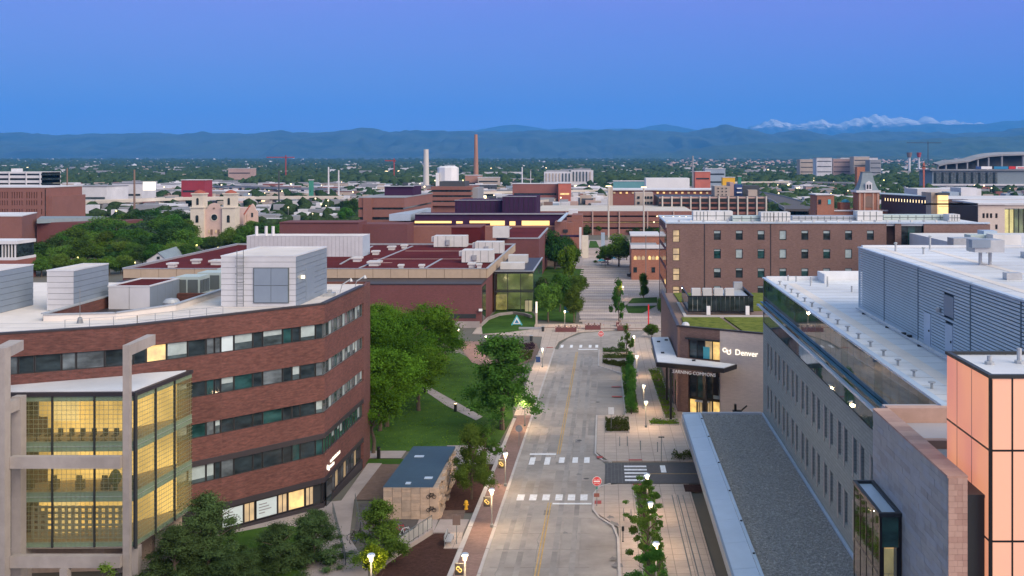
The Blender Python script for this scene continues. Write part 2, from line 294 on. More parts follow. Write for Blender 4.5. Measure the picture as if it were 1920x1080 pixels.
# ------------------------------------------------------------------ geometry helpers
class MB:
    def __init__(s): s.v = []; s.f = []; s.m = []; s.cur = 0
    def face(s, *pts):
        i = len(s.v); s.v += [tuple(p) for p in pts]; s.f.append(tuple(range(i, i+len(pts)))); s.m.append(s.cur); return s
    def box(s, x0, x1, y0, y1, z0, z1):
        if x0 > x1: x0, x1 = x1, x0
        if y0 > y1: y0, y1 = y1, y0
        i = len(s.v)
        s.v += [(x0,y0,z0),(x1,y0,z0),(x1,y1,z0),(x0,y1,z0),(x0,y0,z1),(x1,y0,z1),(x1,y1,z1),(x0,y1,z1)]
        s.f += [tuple(i+k for k in q) for q in ((3,2,1,0),(4,5,6,7),(0,1,5,4),(1,2,6,5),(2,3,7,6),(3,0,4,7))]; s.m += [s.cur]*6; return s
    def prism(s, poly, z0, z1, cap=None):              # poly counter-clockwise; cap = material index of the top
        n = len(poly); zf0 = z0 if callable(z0) else (lambda x, y: z0); zf1 = z1 if callable(z1) else (lambda x, y: z1)
        b = [(x, y, zf0(x, y)) for x, y in poly]; t = [(x, y, zf1(x, y)) for x, y in poly]
        a = sum(poly[i][0]*poly[(i+1)%n][1]-poly[(i+1)%n][0]*poly[i][1] for i in range(n))
        if a < 0: b.reverse(); t.reverse()
        i = len(s.v); s.v += b+t
        for k in range(n): s.f.append((i+k, i+(k+1)%n, i+n+(k+1)%n, i+n+k)); s.m.append(s.cur)
        s.f.append(tuple(range(i+n, i+2*n))); s.m.append(s.cur if cap is None else cap)
        s.f.append(tuple(range(i+n-1, i-1, -1))); s.m.append(s.cur); return s
    def seg(s, a, b, s0, s1, z0, z1, t0, t1):           # box along the line a->b; t inward (to the left of a->b)
        d = Vector((b[0]-a[0], b[1]-a[1])); l = d.length; d /= l; n = Vector((-d.y, d.x))
        P = lambda q, t: (a[0]+d.x*q+n.x*t, a[1]+d.y*q+n.y*t)
        return s.prism([P(s0,t0), P(s1,t0), P(s1,t1), P(s0,t1)], z0, z1)
    def tube(s, p0, p1, r, n=8, r1=None, cap=True):
        r1 = r if r1 is None else r1
        p0 = Vector(p0); p1 = Vector(p1); ax = (p1-p0).normalized(); u = ax.orthogonal().normalized(); w = ax.cross(u); i = len(s.v)
        for p, rr in ((p0, r), (p1, r1)):
            for k in range(n):
                a = 2*math.pi*k/n; s.v.append(tuple(p+u*rr*math.cos(a)+w*rr*math.sin(a)))
        for k in range(n): s.f.append((i+k, i+(k+1)%n, i+n+(k+1)%n, i+n+k)); s.m.append(s.cur)
        if cap: s.f.append(tuple(range(i+n, i+2*n))); s.m.append(s.cur); s.f.append(tuple(range(i+n-1, i-1, -1))); s.m.append(s.cur)
        return s
    def lathe(s, c, prof, n=12):                         # prof = [(r, z)...] about the vertical axis through c
        i = len(s.v)
        for r, z in prof:
            for k in range(n):
                a = 2*math.pi*k/n; s.v.append((c[0]+r*math.cos(a), c[1]+r*math.sin(a), c[2]+z))
        for j in range(len(prof)-1):
            for k in range(n): s.f.append((i+j*n+k, i+j*n+(k+1)%n, i+(j+1)*n+(k+1)%n, i+(j+1)*n+k)); s.m.append(s.cur)
        s.f.append(tuple(i+(len(prof)-1)*n+k for k in range(n))); s.m.append(s.cur)
        s.f.append(tuple(i+n-1-k for k in range(n))); s.m.append(s.cur)
        return s
    def sheet(s, poly, dz, th=0.0):                      # ground-following sheet, split where the slope changes
        for lo, hi in ((-200, 84), (84, 215), (215, 700)):
            q = clip(clip(poly, lo, 1), hi, -1)
            if len(q) >= 3:
                if th: s.prism(q, lambda x, y: gz(y)+dz-th, lambda x, y: gz(y)+dz)
                else:
                    a = sum(q[i][0]*q[(i+1)%len(q)][1]-q[(i+1)%len(q)][0]*q[i][1] for i in range(len(q)))
                    if a < 0: q = q[::-1]
                    s.face(*[(x, y, gz(y)+dz) for x, y in q])
        return s
    def build(s, name, mats, parent=None, origin=None, smooth=False, kind=None, label=None, cat=None, group=None):
        if not s.v: return None
        v = np.array(s.v, dtype=float)
        if SCALE[0] != 1: v = v*SCALE[0]; v[:,2] += HC*(1-SCALE[0])
        if parent is not None: org = ORG[parent]
        elif origin is not None: org = tuple(origin)
        else:
            org = ((v[:,0].min()+v[:,0].max())/2, (v[:,1].min()+v[:,1].max())/2, v[:,2].min())
        me = bpy.data.meshes.new(name)
        me.from_pydata((v-np.array(org)).tolist(), [], s.f)
        for mm in (mats if isinstance(mats, (list, tuple)) else [mats]): me.materials.append(M[mm])
        me.polygons.foreach_set('material_index', s.m)
        uvl = me.uv_layers.new(name='UVMap'); uv = []
        for f in s.f:
            P = v[list(f[:4])]; nn = np.cross(P[1]-P[0], P[2]-P[0])
            ln = np.linalg.norm(nn)
            nn = nn/ln if ln > 1e-9 else np.array([0, 0, 1.])
            if abs(nn[2]) > .7:
                for k in f: uv += [v[k][0], v[k][1]]
            else:
                t = np.array([-nn[1], nn[0]]); t /= (np.linalg.norm(t)+1e-9)
                for k in f: uv += [v[k][0]*t[0]+v[k][1]*t[1], v[k][2]]
        uvl.data.foreach_set('uv', uv)
        if smooth: me.polygons.foreach_set('use_smooth', [True]*len(me.polygons))
        me.update()
        o = bpy.data.objects.new(name, me); COL.objects.link(o)
        if parent is not None: o.parent = parent
        else: o.location = org
        ORG[o] = org
        tag(o, label, cat, group, kind); return o
ORG = {}
SCALE = [1]
def tag(o, label=None, cat=None, group=None, kind=None):
    if label: o['label'] = label
    if cat: o['category'] = cat
    if group: o['group'] = group
    if kind: o['kind'] = kind
    return o
def clip(poly, y, sgn):
    o = []; n = len(poly)
    for i in range(n):
        a, b = poly[i], poly[(i+1) % n]; ia, ib = (a[1]-y)*sgn >= 0, (b[1]-y)*sgn >= 0
        if ia: o.append(a)
        if ia != ib:
            t = (y-a[1])/(b[1]-a[1]); o.append((a[0]+t*(b[0]-a[0]), y))
    return o
def thing(name, label, cat, loc, group=None):
    if SCALE[0] != 1: loc = (loc[0]*SCALE[0], loc[1]*SCALE[0], HC-(HC-loc[2])*SCALE[0])
    o = bpy.data.objects.new(name, None); COL.objects.link(o); o.location = loc; o.empty_display_size = .5
    ORG[o] = tuple(loc); return tag(o, label, cat, group)
def copy_tree(o, loc=None, parent=None, rotz=None, scale=None, label=None, group=None):
    c = o.copy(); COL.objects.link(c)
    if parent is not None: c.parent = parent
    if loc is not None: c.location = loc; ORG[c] = tuple(loc)
    if rotz is not None: c.rotation_euler = (0, 0, rotz)
    if scale is not None: c.scale = scale if isinstance(scale, tuple) else (scale,)*3
    if label: c['label'] = label
    if group: c['group'] = group
    for ch in list(KIDS.get(o, o.children)): copy_tree(ch, parent=c)
    return c
KIDS = {}
def dirn(a, b):
    d = Vector((b[0]-a[0], b[1]-a[1])); l = d.length; return d/l, l
def punched(mb, a, b, z0, z1, ops, depth=.25, t0=0.0):    # wall face with real openings and reveals
    d, l = dirn(a, b); n = Vector((-d.y, d.x))
    P = lambda q, z, t=0.0: (a[0]+d.x*q+n.x*(t0+t), a[1]+d.y*q+n.y*(t0+t), z)
    xs = sorted({0, l, *[o[0] for o in ops], *[o[1] for o in ops]}); zs = sorted({z0, z1, *[o[2] for o in ops], *[o[3] for o in ops]})
    for j in range(len(zs)-1):
        run = None
        for i in range(len(xs)-1):
            cx, cz = (xs[i]+xs[i+1])/2, (zs[j]+zs[j+1])/2
            hole = any(o[0] < cx < o[1] and o[2] < cz < o[3] for o in ops)
            if hole:
                if run is not None: mb.face(P(run, zs[j]), P(xs[i], zs[j]), P(xs[i], zs[j+1]), P(run, zs[j+1])); run = None
            elif run is None: run = xs[i]
        if run is not None: mb.face(P(run, zs[j]), P(l, zs[j]), P(l, zs[j+1]), P(run, zs[j+1]))
    for x0, x1, y0, y1 in ops:
        mb.face(P(x0,y0), P(x0,y0,depth), P(x0,y1,depth), P(x0,y1)); mb.face(P(x1,y0,depth), P(x1,y0), P(x1,y1), P(x1,y1,depth))
        mb.face(P(x0,y0), P(x1,y0), P(x1,y0,depth), P(x0,y0,depth)); mb.face(P(x0,y1,depth), P(x1,y1,depth), P(x1,y1), P(x0,y1))
def window(parent, a, b, s0, s1, z0, z1, t, pane='glass_dark', frame='frame_dark', fw=.07, mull=0, hb=None, name='window'):
    mb = MB()
    mb.seg(a,b,s0,s0+fw,z0,z1,t,t+.08); mb.seg(a,b,s1-fw,s1,z0,z1,t,t+.08)
    mb.seg(a,b,s0+fw,s1-fw,z0,z0+fw,t,t+.08); mb.seg(a,b,s0+fw,s1-fw,z1-fw,z1,t,t+.08)
    for k in range(mull):
        x = s0+(s1-s0)*(k+1)/(mull+1); mb.seg(a,b,x-fw/2,x+fw/2,z0+fw,z1-fw,t+.01,t+.07)
    w = mb.build(name, frame, parent)
    p = MB()
    if hb:                                                # blind drawn part of the way down behind the upper glass
        zc = z1-(z1-z0)*hb[0]
        p.seg(a,b,s0+fw,s1-fw,zc,z1-fw,t+.03,t+.055); p.build('blind', hb[1], w)
        p = MB(); p.seg(a,b,s0+fw,s1-fw,z0+fw,zc,t+.035,t+.06)
    else: p.seg(a,b,s0+fw,s1-fw,z0+fw,z1-fw,t+.035,t+.06)
    p.build('pane', pane, w); return w
def text(name, s, size, loc, mt, parent=None, rot=(math.pi/2, 0, 0), ext=.04, space=1.0, align='LEFT', label=None, cat=None):
    c = bpy.data.curves.new(name, 'FONT'); c.body = s; c.size = size; c.extrude = ext; c.space_character = space; c.align_x = align
    c.resolution_u = 3; c.materials.append(M[mt])
    t_ = bpy.data.objects.new(name, c); COL.objects.link(t_)
    bpy.context.view_layer.update()
    me = bpy.data.meshes.new_from_object(t_.evaluated_get(bpy.context.evaluated_depsgraph_get())); me.name = name
    bpy.data.objects.remove(t_); bpy.data.curves.remove(c)
    if not me.materials: me.materials.append(M[mt])
    o = bpy.data.objects.new(name, me); COL.objects.link(o); o.rotation_euler = rot
    if parent is not None: o.parent = parent; o.location = tuple(np.array(loc)-np.array(ORG[parent]))
    else: o.location = loc
    tag(o, label, cat); return o
# ================================================================== GROUND, HILLS, MOUNTAINS
def vnoise(x, y, seed=0):
    r = np.random.RandomState(seed); T = r.rand(256, 256)
    xi = np.floor(x).astype(int); yi = np.floor(y).astype(int); fx = x-xi; fy = y-yi
    fx = fx*fx*(3-2*fx); fy = fy*fy*(3-2*fy); g = lambda a, b: T[a % 256, b % 256]
    return (g(xi,yi)*(1-fx)+g(xi+1,yi)*fx)*(1-fy)+(g(xi,yi+1)*(1-fx)+g(xi+1,yi+1)*fx)*fy
def fbm(x, y, o=5, seed=0):
    s = 0; a = .5
    for k in range(o): s = s+a*vnoise(x*2**k+17*k, y*2**k+5*k, seed+k); a *= .5
    return s
def grid_obj(name, X, Y, Z, m, kind='structure'):
    ny, nx = X.shape; v = np.stack([X, Y, Z], -1).reshape(-1, 3)
    i = np.arange(ny*nx).reshape(ny, nx); q = np.stack([i[:-1,:-1], i[:-1,1:], i[1:,1:], i[1:,:-1]], -1).reshape(-1, 4)
    me = bpy.data.meshes.new(name); me.vertices.add(len(v)); me.vertices.foreach_set('co', v.ravel())
    me.loops.add(q.size); me.loops.foreach_set('vertex_index', q.ravel()); me.polygons.add(len(q))
    me.polygons.foreach_set('loop_start', np.arange(len(q))*4); me.polygons.foreach_set('loop_total', np.full(len(q), 4))
    me.polygons.foreach_set('use_smooth', np.ones(len(q), bool)); me.update(); me.validate()
    me.materials.append(M[m]); o = bpy.data.objects.new(name, me); COL.objects.link(o); o['kind'] = kind; return o
mat('mountain', (.015,.050,.034), var=.5, scale=.0012, rough=1, c2=(.062,.092,.06))  # relief of the slopes is put into the colour as light and dark patches
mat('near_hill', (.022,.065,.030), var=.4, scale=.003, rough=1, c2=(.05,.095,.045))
# snow: white above a ragged height, rock below, decided by real height and steepness
m, n_, b_ = nodes('snow_mountain'); LL = n_.links.new
g_ = n_.nodes.new('ShaderNodeNewGeometry'); s_ = n_.nodes.new('ShaderNodeSeparateXYZ'); LL(g_.outputs['Position'], s_.inputs[0])
t_ = n_.nodes.new('ShaderNodeTexNoise'); t_.inputs['Scale'].default_value = .0011; t_.inputs['Detail'].default_value = 8; t_.inputs['Roughness'].default_value = .7
LL(g_.outputs['Position'], t_.inputs['Vector'])
a_ = n_.nodes.new('ShaderNodeMath'); a_.operation = 'MULTIPLY_ADD'; a_.inputs[1].default_value = 1700; LL(t_.outputs['Fac'], a_.inputs[0]); LL(s_.outputs['Z'], a_.inputs[2])
r_ = n_.nodes.new('ShaderNodeMapRange'); r_.inputs[1].default_value = 2480; r_.inputs[2].default_value = 2760; LL(a_.outputs[0], r_.inputs[0])
x_ = n_.nodes.new('ShaderNodeMix'); x_.data_type = 'RGBA'; x_.inputs[6].default_value = (.05,.055,.06,1); x_.inputs[7].default_value = (.85,.84,.84,1)
LL(r_.outputs[0], x_.inputs[0]); LL(x_.outputs[2], b_.inputs['Base Color']); b_.inputs['Roughness'].default_value = .9

xs = np.unique(np.concatenate([np.linspace(-300, 300, 25), np.linspace(-26000, 26000, 53)]))
ys = np.array([-200, 0, 40, 84, 120, 160, 215, 260, 320, 400, 500, 700, 1000, 1500, 2000, 3000, 4500, 6000, 8000, 10000, 12500, 15000, 18000, 21000, 26000, 32000])
Xg, Yg = np.meshgrid(xs, ys); Zg = np.interp(Yg, GYP, GZP)
grid_obj('ground', Xg, Yg, Zg-.03, 'plain_ground')

def ridge(name, Yr, pts, mt, depth, base_z, amp, px0=-260, px1=2200, nx=620, seed=1, rough=.10, steps=44):
    px = np.linspace(px0, px1, nx); top = np.interp(px, [p[0] for p in pts], [p[1] for p in pts])
    x = (px-VX)*Yr/F; zt = HC-(top-VY)*Yr/F
    zt = zt+(fbm(px*.05, px*0+3, 5, seed)-.47)*amp*1.5
    zt = np.maximum(zt, base_z+5)
    t = np.concatenate([np.linspace(0, 1, steps), [1.25]])   # 0 = foot near the camera, 1 = crest
    T, Xx = np.meshgrid(t, x, indexing='ij'); ZT = np.tile(zt, (len(t), 1))
    Yy = Yr-depth*(1-T)
    Xs = Xx*(Yy/Yr*.35+.65)
    fold = fbm(Xs/(depth*.18), Yy/(depth*.30), 5, seed+9)-.5
    spur = 1-2*np.abs(fbm(Xs/(depth*.13)+fold*1.5, Yy/(depth*.9), 4, seed+20)-.5)*2
    sh = np.clip(T, 0, 1)**1.15
    Z = base_z+(ZT-base_z)*sh
    w = np.sin(np.clip(T, 0, 1)*math.pi)
    Z = Z+w*(ZT-base_z)*(fold*1.0+spur*rough*2.6-.12)
    Z = np.minimum(Z, base_z+(ZT-base_z)*(.25+.75*np.clip(T, 0, 1)))
    Z[T > 1.1] = base_z
    return grid_obj(name, Xs, Yy, Z, mt)
main_r = [(-260,252),(0,249),(60,250),(100,252),(200,250),(260,250),(330,251),(380,247),(430,250),(480,250),(530,244),(560,247),(600,248),(640,246),(660,242),(680,240),(700,242),(730,247),
          (760,244),(790,244),(850,248),(900,246),(940,246),(1000,245),(1050,246),(1100,247),(1150,244),(1200,243),(1240,246),(1290,249),(1320,243),(1345,236),(1360,234),(1385,238),(1420,246),(1450,252),
          (1480,246),(1510,245),(1560,252),(1600,250),(1650,246),(1700,246),(1760,247),(1800,250),(1860,246),(1920,240),(2200,250)]
far_r = [(-260,262),(600,262),(840,250),(880,247),(910,241),(940,236),(968,234),(1000,238),(1030,243),(1080,240),(1120,243),(1190,241),(1220,236),(1250,233),(1280,238),(1310,245),(1400,250),
         (1560,252),(1620,245),(1680,238),(1700,236),(1740,232),(1800,234),(1850,233),(1880,228),(1920,225),(2000,222),(2200,230)]
snow_r = [(1330,262),(1390,244),(1410,238),(1428,228),(1445,224),(1470,229),(1490,233),(1510,231),(1530,228),(1550,228),(1570,232),(1590,230),(1605,222),(1622,219),(1640,217),(1660,221),(1680,224),(1700,222),
          (1720,226),(1735,222),(1760,227),(1790,227),(1815,231),(1850,235),(1900,240),(2000,244),(2100,262)]
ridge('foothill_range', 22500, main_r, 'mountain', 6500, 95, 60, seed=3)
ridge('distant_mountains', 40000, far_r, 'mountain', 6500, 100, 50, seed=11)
ridge('snow_peaks', 46000, snow_r, 'snow_mountain', 7000, 300, 330, px0=1320, px1=2110, nx=420, seed=5, rough=.20)
hill_r = [(1180,292),(1260,285),(1320,276),(1400,270),(1480,266),(1560,262),(1640,266),(1700,262),(1780,259),(1860,256),(1920,254),(2200,250)]
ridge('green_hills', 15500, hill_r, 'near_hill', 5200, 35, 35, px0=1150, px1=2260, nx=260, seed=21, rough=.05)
low_r = [(-260,272),(0,271),(150,268),(300,274),(420,267),(560,270),(700,262),(820,268),(960,262),(1080,270),(1200,262),(1300,268),(1400,262),(1500,268),(2200,262)]
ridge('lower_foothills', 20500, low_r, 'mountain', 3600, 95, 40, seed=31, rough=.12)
# haze: one closed box of even air
hz = MB(); hz.box(-42000, 46000, -900, 58000, -12, 3300)
mh, nh, bh = nodes('haze_air'); nh.nodes.remove(bh)
pv = nh.nodes.new('ShaderNodeVolumePrincipled'); pv.inputs['Color'].default_value = (.10, .44, 1.0, 1); pv.inputs['Density'].default_value = 3.7e-5
pv.inputs['Anisotropy'].default_value = 0.0
nh.links.new(pv.outputs[0], nh.nodes['Material Output'].inputs['Volume'])
hz.build('haze', 'haze_air', kind='stuff', origin=(0, 0, 0))

# ================================================================== STREET, PAVEMENTS, LAWNS
XL, XC, XR = -10.25, -5.62, -1.2
mb = MB()
mb.sheet([(XL,60),(1.2,60),(1.2,96),(XR,101),(XR,107),(0,111),(0.2,119),(XR,124),(XR,146),(3.0,146),(3.0,182),(XR,190),(XR,212),(XL,212)], .0)
mb.sheet([(-9.6,212),(XR,212),(4,213.5),(13,213.5),(16,232),(12,236),(2,236),(-5,233),(-8,226),(-9.6,218)], .0)
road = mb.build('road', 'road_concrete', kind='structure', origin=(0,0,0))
edges = [XL+.55, -8.75, -7.2, -5.55, -3.9, -2.2, XR-.05]; yy = 68.0; k = 0
slab_meshes = {}
while yy < 212:
    L_ = 4.4 if yy < 150 else 5.6
    for i in range(len(edges)-1):
        mb = MB(); g = .025
        y1 = min(yy+L_, 212)
        mb.sheet([(edges[i]+g,yy+g),(edges[i+1]-g,yy+g),(edges[i+1]-g,y1-g),(edges[i]+g,y1-g)], .03+.003*((i*7+k*3)%3), .03)
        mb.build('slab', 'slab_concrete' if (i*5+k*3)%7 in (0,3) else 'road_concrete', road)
    yy += L_; k += 1
# parking bay slabs
for j in range(5):
    mb = MB(); mb.sheet([(XR+.05,147+j*7),(2.9,147+j*7),(2.9,153.9+j*7 if j<4 else 181),(XR+.05,153.9+j*7)], .03, .03); mb.build('slab', 'slab_concrete', road)
# painted marks (flat sheets 4 mm up)
mat('oil', (.20,.19,.18), var=.3, scale=1.5)
mat('tyre', (.300,.277,.255), var=.14, scale=.9, stain=.3)
def mark(name, poly, m='white_paint', dz=.046, label=None):
    mb = MB(); mb.sheet(poly, dz); return mb.build(name, m, road, label=label)
for off in (-.18, .10):
    mark('centre_line', [(XC+off,60),(XC+off+.11,60),(XC+off+.11,104),(XC+off,104)], 'yellow_paint')
    mark('centre_line', [(XC+off,124),(XC+off+.11,124),(XC+off+.11,208),(XC+off,208)], 'yellow_paint')
for x in (-9.1,-7.8,-6.45,-5.1,-3.8,-2.5): mark('crosswalk_bar', [(x,104.8),(x+.75,104.8),(x+.75,106.9),(x,106.9)])
for q, x in enumerate((-8.9,-7.1,-5.4,-3.8,-2.4)): mark('crosswalk_bar', [(x,119.8-(.8 if q<2 else 0)),(x+.65,119.8-(.8 if q<2 else 0)),(x+.65,122.4),(x,122.4)])
for x in (-9.3,-7.3,-5.3,-3.3,-1.9): mark('crosswalk_bar', [(x,214),(x+.6,214),(x+.6,217.5),(x,217.5)])
mark('stop_line', [(-5.3,103.4),(-1.3,103.4),(-1.3,103.9),(-5.3,103.9)]); mark('stop_line', [(-9.1,123.6),(-5.9,123.6),(-5.9,124.3),(-9.1,124.3)])
mark('stop_line', [(-5.4,211),(-1.4,211),(-1.4,212),(-5.4,212)])
mb = MB()                                                 # man hole covers as small discs
for (x, y) in ((-2.0,113.0),(-3.2,131),(-1.0,156),):
    a = [(x+.33*math.cos(t*math.pi/5), y+.33*math.sin(t*math.pi/5)) for t in range(10)]
    c = MB(); c.sheet(a, .048); c.build('manhole_cover', 'asphalt', road)
for (y0, y1) in ((69,72.6),(97,104),(140,141)):
    mb = MB(); mb.sheet([(XL+.02,y0),(XL+.5,y0),(XL+.5,y1),(XL+.02,y1)], .034); mb.build('gutter_patch', 'slab_concrete', road)

rp = random.Random(8)
for k in range(16):                                       # worn patches, crack seals and oil marks
    x = rp.uniform(XL+1,XR-1.6); y = rp.uniform(74,205); w = rp.uniform(.5,1.5); l_ = rp.uniform(.6,2.6); k % 2 or mark('patch',[(x,y),(x+w,y),(x+w,y+l_),(x,y+l_)],rp.choice(['slab_concrete','road_concrete','oil']),.044)
for k in range(22):
    x = rp.uniform(XL+.8,XR-.5); y = rp.uniform(72,190); dx = rp.uniform(-.5,.5); l_ = rp.uniform(2,6); mark('crack_seal',[(x,y),(x+.05,y),(x+dx+.05,y+l_*.5),(x+dx*.4+.05,y+l_),(x+dx*.4,y+l_),(x+dx,y+l_*.5)],'oil',.045)
for (px,py,r_) in ((1150,985,.7),(1145,972,.45),(1158,1062,.6),(1150,1050,.4),(1060,1000,.3),(1085,890,.35)):
    x,y = G(px,py); a = [(x+r_*(.7+.3*math.sin(3*t))*math.cos(t*.628),y+1.6*r_*(.7+.3*math.cos(2*t))*math.sin(t*.628)) for t in range(10)]; c = MB(); c.sheet(a,.13 if x > XR else .049); c.build('oil_mark','oil',road)
for x in (-9.0,-7.6,-4.6,-3.0):                           # tyre darkened tracks
    y = 70
    while y < 205: mark('tyre_track',[(x,y),(x+.5,y),(x+.5,min(y+9.6,205)),(x,min(y+9.6,205))],'tyre',.041); y += 9.9
# left pavement
mb = MB(); mb.sheet([(-12.5,60),(XL-.28,60),(XL-.28,146),(-12.5,146)], .14, .25)
pav = mb.build('pavement', 'paver_red', kind='structure', origin=(0,0,0))
y = 60.0
while y < 212:
    mb = MB(); mb.sheet([(XL-.27,y+.02),(XL,y+.02),(XL,min(y+5.9,212)),(XL-.27,min(y+5.9,212))], .15, .3); mb.build('kerb', 'kerb', pav)
    if y < 140: mb = MB(); mb.sheet([(-12.95,y+.02),(-12.52,y+.02),(-12.52,y+5.95),(-12.95,y+5.95)], .16, .3); mb.build('edging', 'kerb', pav)
    y += 6
mb = MB(); mb.sheet([(-13,146),(XL-.28,146),(XL-.28,212),(-13.5,212)], .14, .25); mb.sheet([(-12.5,146.02),(-10.6,146.02),(-10.6,157),(-12.5,157)], .145)
mb.build('pavement', 'plaza_slab', kind='structure')
# cross pavement at the far end of the street and the intersection
mb = MB(); P_ = lambda *q: [G(*p) for p in q]
mb.sheet([(-30.2,232),(-14,228),(-13.5,212.02),(XL-.28,212.02),(-9.9,222),(-6,234),(2,237),(12,237),(17,233),(17,246),(-30.2,246)], .10, .2)
mb.build('pavement', 'plaza_slab', kind='structure')
mb = MB(); mb.sheet([(-30.2,243),(-6,238.5),(14,238.5),(14,239.6),(-6,239.6),(-30.2,244)], .112); mb.build('paving_band', 'paver_red', kind='structure')
# right pavement: big concrete apron south of the driveway, plaza north of it
ra = MB(); ra.sheet([(1.35,60),(9.2,60),(9.2,110.6),(1.5,110.6),(-.2,110.0),(XR+.15,107),(XR+.15,101),(1.35,96)], .12, .2)
apron = ra.build('pavement', 'plaza_slab', kind='structure', origin=(0,0,0))
rb = MB(); rb.sheet([(XR+.25,124.5),(.6,120.4),(12.5,120.4),(12.5,146),(9.8,158),(9.8,235),(4,213),(XR+.2,211),(XR+.2,190),(3.2,182),(3.2,146.2),(XR+.25,146.2)], .12, .2)
rb.build('pavement', 'plaza_slab', kind='structure', origin=(0,0,0))
def kerbline(pts, w=.2, name='kerb'):
    for a, b in zip(pts[:-1], pts[1:]):
        d, l = dirn(a, b); nn = Vector((-d.y, d.x))*w
        mb = MB(); mb.sheet([a, b, (b[0]+nn.x, b[1]+nn.y), (a[0]+nn.x, a[1]+nn.y)], .14, .25); mb.build(name, 'kerb', apron)
kerbline([(1.15,60)[::1],(1.15,93)],-.22); kerbline([(1.15,93),(.7,96.5),(-.6,99),(XR,101.5),(XR,107),(-.6,109.8),(.6,110.9)],-.2)
kerbline([(.8,120.0),(-.3,120.8),(XR,124),(XR,146)],-.22); kerbline([(XR,146),(3.0,146)],.2); kerbline([(3.0,146),(3.0,182),(XR,190),(XR,211)],-.22)
mb = MB(); mb.sheet([(0.1,111.1),(3.2,111.1),(3.2,119.6),(0.1,119.6)], .05); mb.build('driveway', 'asphalt_paver', kind='structure')
mb = MB(); mb.sheet([(3.2,111.1),(60,111.1),(60,119.6),(3.2,119.6)], .05); dw = mb.build('driveway', 'asphalt', kind='structure', origin=(0,0,0))
for j in range(5):
    mb = MB(); y0 = 112.0+j*1.45; mb.sheet([(2.3,y0),(4.9,y0),(4.9,y0+.7),(2.3,y0+.7)], .06); mb.build('crosswalk_bar', 'white_paint', dw)
mb = MB(); mb.sheet([(6.5,115.5),(7.1,115.5),(7.1,118.6),(6.5,118.6)], .06); mb.build('stop_line', 'white_paint', dw)
mb = MB(); mb.sheet([(5.2,114.9),(11,114.9),(11,115.05),(5.2,115.05)], .06); mb.build('centre_line', 'yellow_paint', dw)
mb = MB(); mb.sheet([(8.6,107.6),(10.5,107.6),(10.5,110.4),(8.6,110.4)], .13); mb.build('planting_bed', 'mulch', kind='structure')
for (x0,x1,y0,y1) in ((-.9,-.2,121.6,122.6),(2.9,4.5,120.5,121.1),(3.1,4.4,110.0,110.6),(-1.0,-.3,103.2,104.4),(1.2,2.8,159.5,160.4),(1.2,2.8,168,168.7),(-12.2,-10.8,213,214)):
    mb = MB(); mb.sheet([(x0,y0),(x1,y0),(x1,y1),(x0,y1)], .15); mb.build('tactile_pad', 'red_dome', apron)
# grooves of the steps on the right apron
for k, x in enumerate((7.15,7.75,8.3)):
    mb = MB(); mb.sheet([(x-.35*k*0,72),(x+.09,72),(x+.09-.1,106.5),(x-.1,106.5)], .127); mb.build('step_joint', 'frame_grey', apron)
    mb = MB(); mb.sheet([(x+.09,72),(x+.5,72),(x+.4,106.5),(x-.01,106.5)], .14+.05*(2-k), .15); mb.build('step', 'plaza_slab', apron)

# lawns, beds and paths on the left
def flat(name, pts, m, dz=.04, th=0, kind='structure'):
    mb = MB(); mb.sheet([G(*p) for p in pts], dz, th); return mb.build(name, m, kind=kind)
flat('lawn', [(640,870),(640,760),(700,700),(760,660),(862,662),(915,690),(960,740),(962,782),(936,830),(905,842),(850,846),(700,846)], 'lawn', .02)
flat('path', [(600,846),(762,846),(752,860),(600,860)], 'concrete', .06)
flat('path', [(770,716),(783,714),(905,782),(893,789),(838,762)], 'concrete', .07)
flat('lawn', [(680,861),(757,861),(752,871),(684,871)], 'lawn', .05)
flat('bare_bed', [(684,871),(752,871),(728,938),(650,938)], 'soil', .045)
flat('path', [(690,870),(716,870),(664,938),(655,1010),(690,1062),(690,1090),(560,1090),(590,990),(640,940)], 'concrete', .10, .15)
flat('path', [(560,948),(655,938),(655,1000),(330,1060),(200,1080),(380,985)], 'concrete', .07)
flat('lawn', [(390,1010),(520,985),(640,1000),(660,1080),(380,1100)], 'lawn', .09)
flat('mulch_bed', [(905,872),(930,872),(893,962),(872,962)], 'mulch', .06)
flat('mulch_bed', [(865,872),(906,872),(872,962),(818,962)], 'mulch', .05)
flat('soil_bed', [(818,958),(873,958),(868,976),(822,976)], 'soil', .075)
flat('pad', [(825,976),(880,976),(868,1001),(812,1001)], 'concrete', .12, .15)
flat('path', [(838,836),(944,836),(928,871),(846,871)], 'concrete', .065)
flat('mulch_bed', [(700,1085),(735,1050),(815,1001),(868,1001),(838,1085)], 'mulch', .05)
flat('path', [(845,1000),(868,1000),(862,1030),(832,1030)], 'plaza_slab', .12, .15)
flat('bike_court', [(676,945),(795,945),(812,985),(705,1040),(664,1000)], 'asphalt', .03)
flat('path', [(790,965),(822,976),(812,1000),(770,1010)], 'concrete', .055)
# far side: sloping red path and planted bed in front of the hall
flat('path', [(862,652),(868,640),(905,641),(893,655),(925,678),(915,690),(885,680)], 'paver_red', .06)
flat('planting_bed', [(892,646),(1006,644),(1011,656),(1000,676),(960,690),(930,680),(893,656)], 'soil', .10)
flat('lawn', [(893,648),(960,648),(950,668),(925,676),(896,656)], 'lawn', .13)
flat('lawn', [(905,627),(903,612),(936,578),(955,573),(1000,588),(1006,600),(1000,618),(950,624)], 'lawn', .14)
flat('lawn', [(1008,600),(1010,500),(1095,505),(1078,606)], 'lawn', .12)
